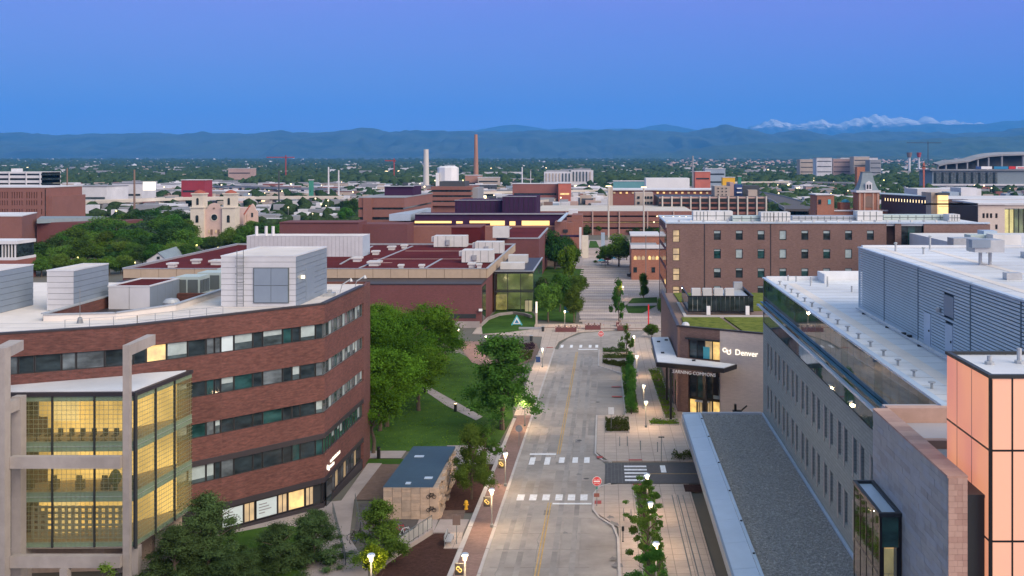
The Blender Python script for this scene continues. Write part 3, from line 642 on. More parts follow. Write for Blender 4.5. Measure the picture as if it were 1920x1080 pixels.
# striped plaza beyond the barrier
pz = MB(); pz.sheet([(-5.2,246.02),(17,246.02),(16.5,260),(30,262),(34,520),(-14,520),(-12,330)], .11, .2)
plaza = pz.build('plaza', 'paver_grey', kind='structure', origin=(0,0,0))
y = 249
k = 0
while y < 460:
    w = 5.6
    mb = MB(); xr = 7 if 256 < y < 300 else (12 if y < 330 else 20)
    if y > 328 and y<372: xr = 25
    mb.sheet([(-6.2 if y < 300 else -8.5,y),(xr,y),(xr,y+w*.52),(-6.2 if y < 300 else -8.5,y+w*.52)], .135)
    mb.build('paving_band', 'plaza_light' if k % 3 else 'plaza_slab', plaza); y += w*(1.25 if k % 2 else 1); k += 1
flat('lawn', [(1178,588),(1172,575),(1186,560),(1232,558),(1232,574),(1205,588)], 'lawn', .16)
flat('path', [(1176,570),(1232,569),(1232,574),(1177,575)], 'concrete', .19)
flat('lawn', [(1104,465),(1124,465),(1118,452),(1106,452)], 'lawn', .16)
# ================================================================== LEFT CURVED BRICK BUILDING
fac = [(-66,76.8),(-50.1,84.0),(-41.7,88.1),(-35.6,94.3),(-28.2,102.2),(-27.9,117.5)]
ZT = 19.9
lb = thing('office_building', 'curved five storey red brick building with ribbon windows at left', 'building', (-40, 100, 0))
bands = [(16.5,18.0),(12.75,14.15),(9.0,10.3),(4.8,6.5)]
def seg_windows(par, a, b, widths, z0, z1, t, seed, lit=(), kinds=None, fr='frame_dark'):
    r = random.Random(seed); d, l = dirn(a, b); s = .0; i = 0
    while s < l-.25:
        w = min(widths[i % len(widths)], l-s)
        if l-s-w < .5: w = l-s
        k = r.random(); pane = 'glass_dark'; hb = None
        if i in lit: pane = 'lit'
        elif k < .07: pane = 'blind_white'
        elif k < .22: pane = 'glass_mid'; hb = (r.uniform(.3, .9), 'blind')
        elif k < .45: pane = 'glass_teal'
        elif k < .55: pane = 'glass_grey'
        if kinds: pane = kinds[i % len(kinds)]
        window(par, a, b, s+.03, s+w-.03, z0, z1, t, pane, fr, .06, hb=hb)
        s += w; i += 1
wmb = MB()
for i in range(len(fac)-1):
    a, b = fac[i], fac[i+1]; d, l = dirn(a, b)
    zs = [ZT]+[z for hi in bands for z in (hi[1], hi[0])]+[2.35]
    # spandrel bands of brick
    for k in range(0, len(zs), 2):
        wmb.seg(a, b, 0, l, zs[k+1], zs[k], 0, .5)
wmb.build('wall', 'red_brick', lb)
tr = MB()
for i in range(len(fac)-1):
    a, b = fac[i], fac[i+1]; d, l = dirn(a, b)
    for (z0, z1) in bands: tr.seg(a, b, 0, l, z0-.12, z1+.02, .34, .49)
    tr.seg(a, b, 0, l, ZT+.002, ZT+.16, -.06, .5)
    tr.seg(a, b, 0, l, 6.42, 6.95, -.012, .0)
    tr.seg(a, b, 0, l, 1.95, 2.5, -.012, .0)
    tr.seg(a, b, 0, l, gz(105)-.6, gz(105)+.65, .1, .5)
tr.build('trim', 'dark_cap', lb)
for j, (z0, z1) in enumerate(bands):
    z0b = z0; z1b = z1 if j < 3 else 6.42
    seg_windows(lb, fac[1], fac[2], [1.3,1.2,2.0,1.1,2.2,1.4], z0b, z1b, .2, 11+j)
    seg_windows(lb, fac[2], fac[3], [.8,1.1,1.8,1.9,1.7], z0b, z1b, .2, 21+j, lit=((2,) if j == 0 else ()))
    seg_windows(lb, fac[3], fac[4], [1.3,1.9,1.0,2.1,1.0,.9,1.7], z0b, z1b, .2, 31+j)
    seg_windows(lb, fac[4], fac[5], [1.02], z0b, z1b, .2, 41+j, kinds=('glass_green','glass_teal','glass_green') if j == 3 else ('glass_grey','glass_dark','blind','glass_grey','glass_teal'), fr='dark_cap' if j == 3 else 'frame_grey')
    seg_windows(lb, fac[0], fac[1], [1.5,2.1], z0b, z1b, .2, 51+j)
gz0 = -.15
for a, b, lst in ((fac[3], fac[4], (('sign_white',2.2),('lit_soft',1.2),('sign_white',2.3),('lit_soft',1.1),('lit',1.9),('lit_soft',1.0),('sign_white',1.9))),
                  (fac[4], fac[5], (('glass_dark',1.1),('glass_dark',1.1),('lit_soft',1.1),('glass_grey',1.0),('lit_soft',1.1),('glass_dark',1.0),('glass_mid',1.1),('lit_soft',1.0),('glass_grey',1.1),('glass_dark',1.0),('glass_mid',1.1),('lit_soft',1.0),('glass_dark',1.1),('glass_dark',1.0)))):
    s = .1; d, l = dirn(a, b)
    for kind, w in lst:
        if s+w > l: break
        if kind == 'sign_white':
            w_ = window(lb, a, b, s, s+w-.1, .05, 1.85, .12, 'blind_white', 'dark_cap', .05)
            p = MB()
            for q in range(4): p.seg(a, b, s+.3, s+.3+(w-.8)*(.4+.15*((q*7)%4)), .5+q*.28, .60+q*.28, .135, .152)
            p.build('poster_line', 'city_grey', w_)
        else: window(lb, a, b, s, s+w-.1, .0, 1.85, .2, kind, 'dark_cap', .07, mull=1 if w < 1.3 else 0)
        s += w
    mb = MB(); mb.seg(a, b, 0, l, gz(110)-.3, 2.0, .36, .45); mb.build('shopfront_back', 'frame_dark', lb)
# entrance door and its lettering on the narrow facet
dr = MB(); dr.seg(fac[4], fac[5], .5, 2.3, -.7, 1.9, -.05, .0); dd = dr.build('door', 'glass_dark', lb)
# rounded logo and name beside the door
def ring(mb, cx, cy_, r, w, P, a0=0, a1=2*math.pi, n=14, t0=0, t1=.08):
    for k in range(n):
        u0, u1 = a0+(a1-a0)*k/n, a0+(a1-a0)*(k+1)/n
        q = [P(cx+rr*math.cos(u), cy_+rr*math.sin(u), t) for rr in (r-w, r) for u in (u0, u1) for t in (t0, t1)]
        o, i_ = (4,6,7,5), (0,2,3,1)
        mb.face(q[0], q[2], q[6], q[4]); mb.face(q[4], q[6], q[7], q[5]); mb.face(q[1], q[3], q[7], q[5]); mb.face(q[0], q[2], q[3], q[1])
def logo(name, P, s, par, mt='sign_glow', t0=.04, t1=.12):
    mb = MB(); ring(mb, -.33*s, .14*s, .34*s, .12*s, P, math.radians(40), math.radians(320), t0=t0, t1=t1); ring(mb, .33*s, -.14*s, .34*s, .12*s, P, math.radians(180), math.radians(450), t0=t0, t1=t1)
    ring(mb, .0, .0, .20*s, .10*s, P, math.radians(-60), math.radians(150), t0=t0, t1=t1)
    for (x, y0, y1) in ((.61*s, -.14*s, .34*s), (.05*s, -.14*s, .30*s)):
        q = [P(x-.06*s, y0, t1), P(x+.06*s, y0, t1), P(x+.06*s, y1, t1), P(x-.06*s, y1, t1)]; mb.face(*q)
    return mb.build(name, mt, par)
d45 = dirn(fac[4], fac[5])[0]
LP = lambda u, v, t: (fac[4][0]+d45.x*(1.0+u*.9)+d45.y*t, fac[4][1]+d45.y*(1.0+u*.9)-d45.x*t, 3.15+v)
logo('logo', LP, .75, lb)
ang = math.atan2(d45.y, d45.x)
rg = random.Random(17); q = MB()                          # small sign letters too small to read in the photograph
for z0, n_l, h_ in ((3.42, 15, .36), (2.88, 6, .34)):
    for k in range(n_l):
        for sgm in range(2):
            v0 = rg.uniform(0, .4)*h_; v1 = rg.uniform(.6, 1)*h_; s_ = 1.75+k*.24+sgm*.11; q.seg(fac[4], fac[5], s_, s_+.06, z0+(0 if sgm else v0), z0+(v1 if sgm else h_*.8), -.09, -.03)
q.build('lettering', 'sign_glow', lb, kind='stuff')
# roof sheet, back parapet, lower court behind
back = [(-28.4,122.5),(-42.4,122.5),(-42.4,112.6),(-42.4,100),(-44.6,94.6),(-50,93.4),(-51.6,93.3),(-52.4,113),(-52.6,124),(-90,124),(-90,76)]
rf = MB(); rf.prism([(-28.3,117.5),(-28.55,102.45),(-35.85,94.7),(-41.9,88.5),(-50.25,84.4),(-66,77.3),(-90,77),(-90,93.2),(-51.6,93.2),(-45.5,94.6),(-42.4,100),(-42.4,122.5),(-28.3,122.5)][::-1], 19.3, 19.62)
rf.prism([(-90,93.2),(-51.8,93.2),(-52.4,124),(-90,124)], 19.2, 19.60); roof = rf.build('roof', 'cream_roof', lb)
for k in range(14):
    y_ = 84.5+k*2.4; xr_ = np.interp(y_,[84.5,88.5,94.7,102.4,122],[-50.3,-42.3,-36.2,-28.9,-28.6]); xl_ = -89 if y_ < 93 else (-42.1 if y_ > 99 else -45.2)
    q = MB(); q.box(xl_,xr_,y_,y_+.05,19.62,19.635); q.build('roof_seam','galv',lb)
for x_ in (-85,-78,-71): q = MB(); q.box(x_,x_+.05,93.4,123.8,19.60,19.615); q.build('roof_seam','galv',lb)
pp = MB(); pts = [(-51.6,93.2),(-45.5,94.4),(-42.3,100),(-42.3,122.5)]
for a, b in zip(pts[:-1], pts[1:]): pp.seg(a, b, 0, dirn(a,b)[1], 16.5, 20.15, 0, .3)
pp.build('parapet', 'cream_roof', lb)
pp = MB(); pp.seg((-51.5,93.6),(-52.3,124), 0, 30.4, 16.5, 20.2, 0, .35); pp.seg((-27.9,117.5),(-28.3,122.5), 0, 5, -3, 19.9, 0, .4); pp.seg((-28.3,122.5),(-42.4,122.5),0,14.1,-3,19.9,0,.3)
pp.build('wall', 'red_brick', lb)
pp = MB(); pp.seg((-51.55,93.6),(-52.35,124), 0, 30.4, 20.2, 20.3, -.1, .5)
for a, b in zip(pts[:-1], pts[1:]): pp.seg(a, b, 0, dirn(a,b)[1], 20.15, 20.25, -.08, .4)
pp.build('coping', 'galv', lb)
ct = MB(); ct.box(-51.4,-42.6,93.5,110.9,17.6,17.8); ct.box(-51.4,-42.6,112.0,132,17.1,19.5); ct.build('court_roof', 'cream_roof', lb)
sk = MB(); sk.box(-50.8,-46.6,96.5,98.2,17.81,18.9); sk.build('skylight', 'lit_dim', lb)
sk = MB(); sk.box(-51.0,-45.2,98.3,99.8,18.4,19.0); sk.box(-46.8,-42.8,101.5,104,17.81,18.9); sk.build('court_roof', 'white_roof', lb)
sk = MB(); sk.box(-46.8,-42.8,104.2,104.45,17.81,19.2); sk.box(-46.8,-42.8,111.0,111.6,17.2,19.9); sk.build('wall', 'red_brick', lb)
# facade return and hidden sides
sd = MB(); sd.prism([(-66,77.8),(-50.3,85),(-42,89),(-36,95),(-29,103),(-29,121),(-88,121),(-88,78)][::-1], -4, 19.1); sd.build('core', 'dark_cap', lb)
# railings along the roof edge
def railing(name, pts, h, par=None, z=None, step=2.0, mt='galv', rails=(1.0, .5), r=.025, **kw):
    mb = MB(); zf = z if callable(z) else (lambda x, y: z)
    for a, b in zip(pts[:-1], pts[1:]):
        d, l = dirn(a, b); n = max(1, round(l/step))
        for k in range(n+1):
            x, y = a[0]+d.x*l*k/n, a[1]+d.y*l*k/n; mb.tube((x, y, zf(x,y)), (x, y, zf(x,y)+h), r*1.2, 4)
        for q in rails: mb.tube((a[0], a[1], zf(*a)+h*q), (b[0], b[1], zf(*b)+h*q), r, 4)
    return mb.build(name, mt, par, **kw)
railing('railing', [(-46.3,87.0),(-41.3,89.6),(-35.9,95.4)], 1.1, lb, 19.6, 1.7)
railing('railing', [(-60,82.5),(-52.3,84.4)], 1.1, lb, 19.6, 1.7)
railing('railing', [(-51,96.4),(-44,96.4)], 1.2, lb, 18.3, 1.5); railing('railing', [(-43.6,100),(-43.6,110)], 1.0, lb, 18.9, 1.5)

def clad_box(name, x0, x1, y0, y1, z0, z1, label, cat='plant room', course=.52, front='cladding', side='cladding_blue', top='cream_roof', panels=True, vertical=False, group=None):
    t = thing(name, label, cat, ((x0+x1)/2, (y0+y1)/2, z0), group)
    b = MB(); b.box(x0+.06, x1-.06, y0+.06, y1-.06, z0, z1-.02); b.build('core', 'frame_grey', t)
    if vertical:
        n = max(2, int((x1-x0)/course)); w = (x1-x0)/n
        for k in range(n): p = MB(); p.box(x0+k*w+.03, x0+(k+1)*w-.03, y0, y0+.06, z0+.05, z1); p.build('panel', front, t)
        n = max(2, int((y1-y0)/course)); w = (y1-y0)/n
        for k in range(n): p = MB(); p.box(x1-.06, x1, y0+k*w+.03, y0+(k+1)*w-.03, z0+.05, z1); p.build('panel', side, t)
    else:
        n = max(2, int((z1-z0)/course)); h = (z1-z0)/n
        for k in range(n):
            p = MB(); p.box(x0, x1-.04, y0, y0+.06, z0+k*h+.035, z0+(k+1)*h); p.build('panel', front, t)
            p = MB(); p.box(x1-.06, x1, y0+.03, y1, z0+k*h+.035, z0+(k+1)*h); p.build('panel', side, t)
            if x0 > 0: p = MB(); p.box(x0, x0+.06, y0+.03, y1, z0+k*h+.035, z0+(k+1)*h); p.build('panel', side, t)
    r = MB(); r.box(x0+.25, x1-.25, y0+.25, y1-.25, z1-.3, z1+.02); r.build('roof', top, t)
    e = MB(); 
    for q in ((x0-.04,x1+.04,y0-.04,y0+.24),(x0-.04,x1+.04,y1-.24,y1+.04),(x0-.04,x0+.24,y0+.24,y1-.24),(x1-.24,x1+.04,y0+.24,y1-.24)): e.box(*q, z1+.002, z1+.12)
    e.build('coping', 'white_roof', t); return t
ph = clad_box('plant_room', -38.8, -31.2, 102.6, 114, 19.6, 24.7, 'tall white clad rooftop plant room with ladder and large grey doors')
d_ = MB(); d_.box(-35.5,-31.9,102.50,102.58,20.0,23.6); dk = d_.build('door_frame', 'frame_grey', ph)
for (x0,x1) in ((-35.4,-33.72),(-33.68,-32.0)):
    for (z0,z1) in ((20.08,21.77),(21.82,23.52)):
        q = MB(); q.box(x0,x1,102.44,102.5,z0,z1); q.build('door_leaf', 'cladding_blue', ph)
l_ = MB()
for x in (-37.1,-36.45): l_.tube((x,102.35,19.7),(x,102.35,25.4),.035,5)
z = 20.0
while z < 25.2: l_.tube((-37.1,102.35,z),(-36.45,102.35,z),.02,4); z += .35
for z in (22.2,23.0,23.8,24.6):
    pr = [(-36.775+.45*math.cos(a), 102.3-.55*abs(math.sin(a)), z) for a in [math.pi*k/6 for k in range(7)]]
    for a, b in zip(pr[:-1], pr[1:]): l_.tube(a, b, .02, 4)
l_.build('ladder', 'frame_grey', ph)
q = MB(); q.box(-31.2,-31.12,105.9,108.8,19.9,23.2); q.build('side_door', 'cladding_blue', ph)
q = MB(); q.box(-31.15,-30.9,104.2,104.6,22.3,22.6); wl = q.build('wall_lamp', 'lamp_far', ph)
clad_box('plant_room', -55.0, -52.35, 100, 107, 19.6, 23.5, 'narrow white clad rooftop box with a pipe on its front')
clad_box('plant_room', -67, -58.6, 96, 104, 19.6, 23.7, 'white clad rooftop box cut by the left edge of the photo')
clad_box('plant_room', -51.2, -46.9, 104.6, 111.9, 17.81, 21.4, 'low white walled roof room with a dark red roof and grey door', vertical=True, course=1.6, top='red_roof')
q = MB(); q.box(-48.7,-47.7,118.85,118.95,17.0,19.0); q.build('service_door', 'cladding_blue', origin=(-48.2,118.9,17)) and tag(bpy.data.objects['service_door'], 'grey steel door on the low white roof room', 'door')
for i, (x, y) in enumerate(((-46.1,113.2),(-45.4,117.6),(-44.8,122))):
    t = thing('air_handler', ('pale green air unit with two square grilles on the left roof','second pale green air unit behind the first on the left roof','third pale green air unit farthest back on the left roof')[i], 'air conditioner', (x,y,19.5), 'pale green air units')
    b = MB(); b.box(x-1.4,x+1.3,y-1.1,y+1.9,19.5,21.6); b.build('case', 'unit_green', t)
    for k in range(2):
        g = MB(); g.box(x-1.25+k*1.3,x-.15+k*1.3,y-1.18,y-1.1,19.7,21.3); g.build('grille', 'frame_grey', t)
        for s_ in range(5): pass
    for k in range(3): g = MB(); g.box(x+1.3,x+1.36,y-.9+k*.9,y-.15+k*.9,19.8,21.2); g.build('grille', 'frame_grey', t)
v = MB(); v.lathe((-44.2,103.5,17.8),[(.75,0),(.75,.8),(.5,.95),(.5,1.9),(.85,2.0),(.85,2.2),(.6,2.5),(.1,2.6)],16); v.build('roof_vent','galv',smooth=False,label='round mushroom shaped metal vent on the left roof court',cat='vent')
# small clutter on the roof corner by the street
for i,(x,y,a) in enumerate(((-29.6,113.5,.4),(-28.8,116.8,.5))):
    d = MB(); d.tube((x,y,19.7),(x+.3,y-.2,20.6),.05,6); d.tube((x+.3,y-.2,20.6),(x+1.0,y+.9,21.1),.07,6); d.lathe((x+1.0,y+.9,20.8),[(.05,.4),(.22,.1),(.22,0)],8)
    d.build('roof_floodlight','galv',label=('metal floodlight arm on the roof corner nearer the plant room','metal floodlight arm at the very corner of the curved roof')[i],cat='floodlight')
b = MB(); b.box(-30.6,-29.6,110.5,111.8,19.6,20.0); b.box(-30.3,-29.9,110.9,111.3,20,20.3); b.build('roof_box','galv',label='small metal roof box between plant room and roof corner',cat='roof box')
m_ = MB(); m_.tube((-47.6,92,19.6),(-47.6,92,22.8),.03,5); m_.lathe((-47.6,92,19.6),[(.3,0),(.2,.5),(.05,.6)],8); m_.build('roof_mast','pole_grey',label='thin mast standing on the left roof edge',cat='mast')

# ------------------------------------------------------------------ glass hall with concrete frame
at = thing('glass_hall', 'lit glass block hall with a wedge roof in front of the curved brick building', 'building', (-42, 82, 0))
FA, FB, FC = (-47.9,81.6), (-37.85,81.9), (-36.9,91.0)       # front-left, corner, back right (against the brick)
Zb, Zh = 3.1, 15.6
FL = (-55.5,81.4)
for (a, b, n) in ((FA, FB, 3), (FB, FC, 3), (FL, FA, 2)):
    d, l = dirn(a, b)
    for r_ in range(3):
        z0 = Zb+(Zh-.3-Zb)*r_/3; z1 = Zb+(Zh-.3-Zb)*(r_+1)/3
        for c_ in range(n):
            s0, s1 = l*c_/n, l*(c_+1)/n
            p = MB(); p.seg(a, b, s0+.07, s1-.07, z0+.05, z1-.05, .1, .14); p.build('glass_panel', 'block_glass', at)
            f = MB(); f.seg(a, b, s0-.05, s0+.06, z0, z1, 0, .2); f.build('mullion', 'frame_dark', at)
    # fine grid of the glass blocks
    g = MB(); nx = int(l/.36); nz = int((Zh-.3-Zb)/.36)
    for k in range(1, nx): g.seg(a, b, l*k/nx-.012, l*k/nx+.012, Zb, Zh-.3, .088, .10)
    for k in range(1, nz): z = Zb+(Zh-.3-Zb)*k/nz; g.seg(a, b, 0, l, z-.013, z+.013, .075, .10)
    g.build('glass_block_grid', 'grid_olive', at, kind='stuff')
    # pale blue-green bands in front of the floor slabs
    for r_ in range(4):
        z = Zb+(Zh-.3-Zb)*r_/3
        f = MB(); f.seg(a, b, 0, l, max(Zb, z-.42), min(Zh-.3, z+.40), .16, .2); f.build('floor_band', 'unit_green', at)
cn = MB(); cn.tube((FB[0],FB[1],Zb-.1),(FB[0],FB[1],Zh),.13,8); cn.build('corner_post','frame_dark',at)
rfh = MB(); rfh.prism([FL, FA, FB, FC, (-46,88)], Zh-.3, Zh); rfh.build('roof_edge', 'dark_cap', at)
rfh = MB(); rfh.prism([(-55,81.9),(-47.9,82.0),(-38.2,82.3),(-37.3,90.4),(-46,87.2)], Zh, Zh+.06); rfh.build('roof', 'white_roof', at)
for r_ in range(1, 3):
    z = Zb+(Zh-.3-Zb)*r_/3; s = MB(); s.prism([(-55.3,81.8),(-47.9,81.9),(-38.2,82.2),(-37.3,90.2),(-46,87.4)], z-.22, z+.1); s.build('floor', 'city_beige', at)
s = MB(); s.prism([(-55.3,81.8),(-38.2,82.2),(-37.3,90.2),(-46,87.4)], Zb-.2, Zb+.1); s.build('floor', 'city_beige', at)
# back walls of the hall, made to glow in place of room lamps
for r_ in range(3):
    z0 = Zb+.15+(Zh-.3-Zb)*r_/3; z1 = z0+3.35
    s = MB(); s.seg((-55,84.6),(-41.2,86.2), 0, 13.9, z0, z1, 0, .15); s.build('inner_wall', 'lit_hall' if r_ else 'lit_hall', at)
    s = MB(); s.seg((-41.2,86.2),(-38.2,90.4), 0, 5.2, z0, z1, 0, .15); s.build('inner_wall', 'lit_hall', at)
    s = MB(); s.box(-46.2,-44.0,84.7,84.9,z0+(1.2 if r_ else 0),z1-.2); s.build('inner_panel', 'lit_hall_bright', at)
    s = MB(); s.box(-54,-48.6,83.6,84.0,z0,z0+.9); s.build('counter', 'city_brown', at)
# screen of square openings on the lowest floor
s = MB()
for k in range(15): s.box(-46.9+k*.55,-46.66+k*.55,82.9,83.0,Zb+.3,Zb+3.0)
for k in range(6): s.box(-46.9,-38.9,82.88,83.02,Zb+.4+k*.48,Zb+.56+k*.48)
s.build('lattice_screen','city_beige',at)
for i in range(9):
    x = -46.6+i*.92; zf = Zb+8.1+.13
    c = MB(); c.box(x-.22,x+.22,83.0,83.45,zf+.42,zf+.5); c.box(x-.2,x+.2,83.42,83.5,zf+.5,zf+1.0); c.tube((x,83.2,zf),(x,83.2,zf+.42),.04,5); c.box(x-.25,x+.25,83.17,83.23,zf,zf+.05); c.box(x-.03,x+.03,82.97,83.48,zf,zf+.05)
    c.build('chair','black_metal',label='black office chair behind the top floor glass of the hall',cat='chair',group='chairs on the top floor of the glass hall')
for i in range(5):
    x = -47.4+i*2.1; zf = Zb+4.05+.13
    c = MB(); c.box(x-.3,x+.3,83.3,83.8,zf,zf+.72); c.box(x-.28,x+.2,83.45,83.5,zf+.74,zf+1.15); c.build('desk','frame_dark',label='dark desk with a screen behind the middle floor glass of the hall',cat='desk',group='desks on the middle floor of the glass hall')
q = MB(); q.lathe((-40.2,83.3,Zb+4.2),[(.18,0),(.22,.4),(.4,.6),(.55,1.0),(.3,1.5),(.05,1.7)],8); q.build('potted_plant','leaf_dark',label='potted plant behind the middle floor glass of the hall',cat='plant')
# undercroft below the hall
s = MB(); s.prism([(-54,84),(-42,85),(-37.5,90),(-54,90)], gz(85)-.2, Zb-.25); s.build('undercroft_wall','city_orange' if False else 'timber',at)
for (x,y) in ((-47.2,82.6),(-38.3,82.8),(-38.5,88)): c = MB(); c.box(x-.35,x+.35,y-.35,y+.35,-.5,Zb-.2); c.build('column','frame_concrete',at)
# free-standing concrete portal frame
cf = thing('concrete_frame', 'tall grey concrete frame of columns and beams standing before the glass hall', 'frame', (-45, 79, 0))
def cbox(name, *q, mb=None): b = MB(); b.box(*q); return b.build(name, 'frame_concrete', cf)
Xc1 = PX(18, 78.5)
cbox('column', -47.2,-46.1,77.9,78.7,-.3,19.9); cbox('column', -37.5,-37.0,78.9,79.35,-.3,19.95)
cbox('column', -47.0,-46.25,80.3,81.1,-.3,15.6)
a1 = MB(); a1.prism([(-47.2,78.72),(-46.1,78.72),(-46.75,81.6),(-47.9,81.6)], 19.1, 19.9); a1.build('arm','frame_concrete',cf)
a1 = MB(); a1.prism([(-37.5,79.37),(-37.0,79.37),(-37.2,84),(-37.9,84)], 19.1, 19.95); a1.build('arm','frame_concrete',cf)
a1 = MB(); a1.prism([(-47.0,78.72),(-46.3,78.72),(-46.3,80.28),(-47.0,80.28)], 14.6, 15.5); a1.build('arm','frame_concrete',cf)
cbox('beam', -46.08,-37.52,78.5,79.1,10.45,11.35); cbox('beam', -46.08,-37.52,78.5,79.1,2.75,3.65); cbox('beam', -60,-47.22,78.2,78.7,10.4,11.3); cbox('beam', -60,-47.22,78.2,78.7,2.7,3.6)
cbox('column', -42.1,-41.5,78.3,78.9,-.3,2.74)

# ================================================================== RED HALL WITH MAROON ROOF
hl = thing('campus_hall', 'wide maroon brick hall with dark red flat roof and beige parapet band', 'building', (-75, 290, -4.7))
b = MB(); b.box(-120,-29.4,253,332,-4.8,5.6); b.build('wall','maroon_brick',hl)
b = MB(); b.box(-118,-29.4,241.8,252.98,-4.8,5.35); b.build('wall','maroon_brick',hl)
b = MB(); b.box(-118.1,-29.3,241.7,252.9,5.36,5.62); b.build('lower_roof','dark_cap',hl)
k = 0; x = -120.0
while x < -29.6:
    q = MB(); q.box(x+.04,min(x+4.4,-29.44),252.7,253.0,5.75,8.05); q.build('band_panel','beige_band',hl); x += 4.45
y = 253.0
while y < 331:
    q = MB(); q.box(-29.4,-29.1,y+.04,min(y+4.4,332),5.75,8.05); q.build('band_panel','beige_band',hl); y += 4.45
b = MB(); b.box(-119.9,-29.5,253.05,331.9,5.65,7.75); b.build('roof','red_roof',hl)
b = MB(); b.box(-120.2,-29.0,252.6,253.1,8.06,8.2); b.box(-29.6,-29.0,253.11,332.2,8.06,8.2); b.box(-120.2,-29.61,331.7,332.2,7.7,8.25); b.box(-120.4,-119.8,253.11,331.6,7.7,8.3); b.build('coping','galv',hl)
b = MB(); b.box(-120.3,-119.9,253.2,331.6,-4.8,7.7); b.build('wall','maroon_brick',hl)
for (p0,p1) in (((676,503),(775,462)),((640,496),(700,462)),((800,503),(830,486)),):
    def R(px,py,Z=7.75): Y=(HC-Z)*F/(py-VY); return (PX(px,Y),Y)
    a,c = R(*p0),R(*p1); q = MB(); q.seg(a,c,0,dirn(a,c)[1],7.76,7.95,0,.5); q.build('roof_ridge','galv',hl)
for (p0,p1) in (((760,471),(880,471)),((700,486),(865,486)),((700,493),(735,493))):
    a,c = R(*p0),R(*p1); q = MB(); q.seg(a,c,0,dirn(a,c)[1],7.76,7.86,0,.3); q.build('roof_ridge','city_pink',hl)
# narrow glazing at the hall corner, wall vents
q = MB(); q.box(-29.38,-29.30,244,250.8,-3.6,4.6); q.build('corner_glazing','glass_dark',hl)
for (x0,x1) in ((-37,-30.6),): q = MB(); q.box(x0,x1,241.7,241.79,-2.6,-1.6); q.build('vent_strip','frame_dark',hl)
for px, py in ((902,583),(889,623)): q = MB(); X_ = PX(px,241.4); q.box(X_-.5,X_+.3,240.9,241.6,PZ(py,241.4),PZ(py,241.4)+.5); q.build('wall_lamp','sign_white',hl)
clad_box('plant_room',-102,-68.9,289,298,7.75,13.6,'long grey blue ribbed rooftop plant room on the maroon hall roof',vertical=True,course=1.1,front='cladding',side='metal_light')
for i,px in enumerate((481,499,512)):
    q = MB(); X_ = PX(px,292); q.tube((X_,292,13.5),(X_,292,16.3),.45,8); q.build('flue_pipe','city_white',label=('first','second','third')[i]+' from the left of three short white flue pipes on the ribbed plant room',cat='pipe',group='flue pipes on the plant room')
for (n,(x0,x1,y0,y1,z1),lab) in (('a',(-54,-43.7,320.8,326,11.5),'white rooftop unit farthest back on the maroon hall roof'),('b',(-38,-29.8,297.6,303,11.3),'white rooftop unit in the middle of three by the hall roof edge'),('c',(-38,-29.9,270,276,11.2),'nearest white rooftop unit beside the hall roof edge')):
    t = thing('rooftop_unit',lab,'roof unit',((x0+x1)/2,y0,7.75)); q = MB(); q.box(x0,x1,y0,y1,8.0,z1); q.build('case','unit_white',t)
    q = MB(); q.box(x0-.8,x0,y0+.6,y0+3,9.6,z1-.3); q.build('hood','unit_white',t)
    q = MB(); q.box((x0+x1)/2-1.2,(x0+x1)/2,y0-.5,y0,8.6,z1-1.2); q.build('duct','galv',t)
    for k in range(4): xx = x0+(x1-x0)*(k+.5)/4; q = MB(); q.box(xx-.04,xx+.04,y0-.04,y0,8.1,z1-.1); q.build('seam','frame_grey',t)
for i,(px,py,w) in enumerate(((668,486,2.6),(703,473,2.2),(733,464,2.4),(757,461,2),(751,500,1.4),(790,500,1.4),(884,497,2.0),(898,498,1.4),(700,494,3.4),(320,497,2.2),(365,490,2.2),(405,492,4))):
    X_,Y_ = R(px,py+5); q = MB(); q.box(X_-w/2*.7,X_+w/2*.7,Y_,Y_+w,7.75,8.5); q.box(X_-w/2,X_+w/2,Y_-.2,Y_+w+.2,8.5,8.95); q.build('roof_vent','unit_white',label=f'small white box vent on the maroon hall roof',cat='vent',group='small vents on the maroon hall roof')
# glazed entrance block
en = thing('glass_entrance','green tinted glass entrance block at the corner of the maroon hall','building',(-23,280,-4.7))
b = MB(); b.box(-28.9,-18.8,266.4,306,5.55,5.95); b.build('roof','dark_cap',en)
b = MB(); b.box(-29.0,-18.6,266.1,266.6,5.96,6.15); b.box(-18.9,-18.5,266.61,306,5.96,6.15); b.build('coping','galv',en)
for r_,(z0,z1) in enumerate(((-4.5,.6),(.6,5.5))):
    for c_ in range(3):
        x0 = -28.8+c_*3.4; q = MB(); q.box(x0+.1,x0+3.3,266.2,266.3,z0+.1,z1-.1); q.build('glass_panel','green_glass',en)
        q = MB(); q.box(x0-.06,x0+.1,266.1,266.4,z0,z1); q.build('mullion','frame_dark',en)
    q = MB(); q.box(-28.8,-18.6,266.08,266.38,z1-.1,z1+.12); q.build('transom','frame_dark',en)
    for c_ in range(9):
        y0 = 266.6+c_*4.3; q = MB(); q.box(-18.72,-18.64,y0+.12,y0+4.2,z0+.1,z1-.1); q.build('glass_panel','glass_lab',en)
b = MB(); b.box(-28.6,-18.9,270.5,270.8,-4.5,5.4); b.build('inner_wall','lit_dim',en)
b = MB(); b.box(-28.9,-18.9,270.9,305.8,-4.7,5.5); b.build('core','maroon_brick',en)
b = MB(); b.box(-28.7,-26,268.5,270.4,-4.4,-.6); b.build('inner_wall','lit_soft',en)
b = MB(); b.box(-28.6,-19,266.5,270.4,.5,.75); b.build('floor','concrete',en)
b = MB(); b.box(-20.8,-19.0,266.0,266.1,-4.5,-1.6); b.build('door','lit_dim',en)
b = MB(); b.box(-19.95,-19.85,265.95,266.0,-4.5,-1.6); b.box(-20.9,-18.9,265.95,266.0,-1.6,-1.4); b.build('door_frame','frame_dark',en)
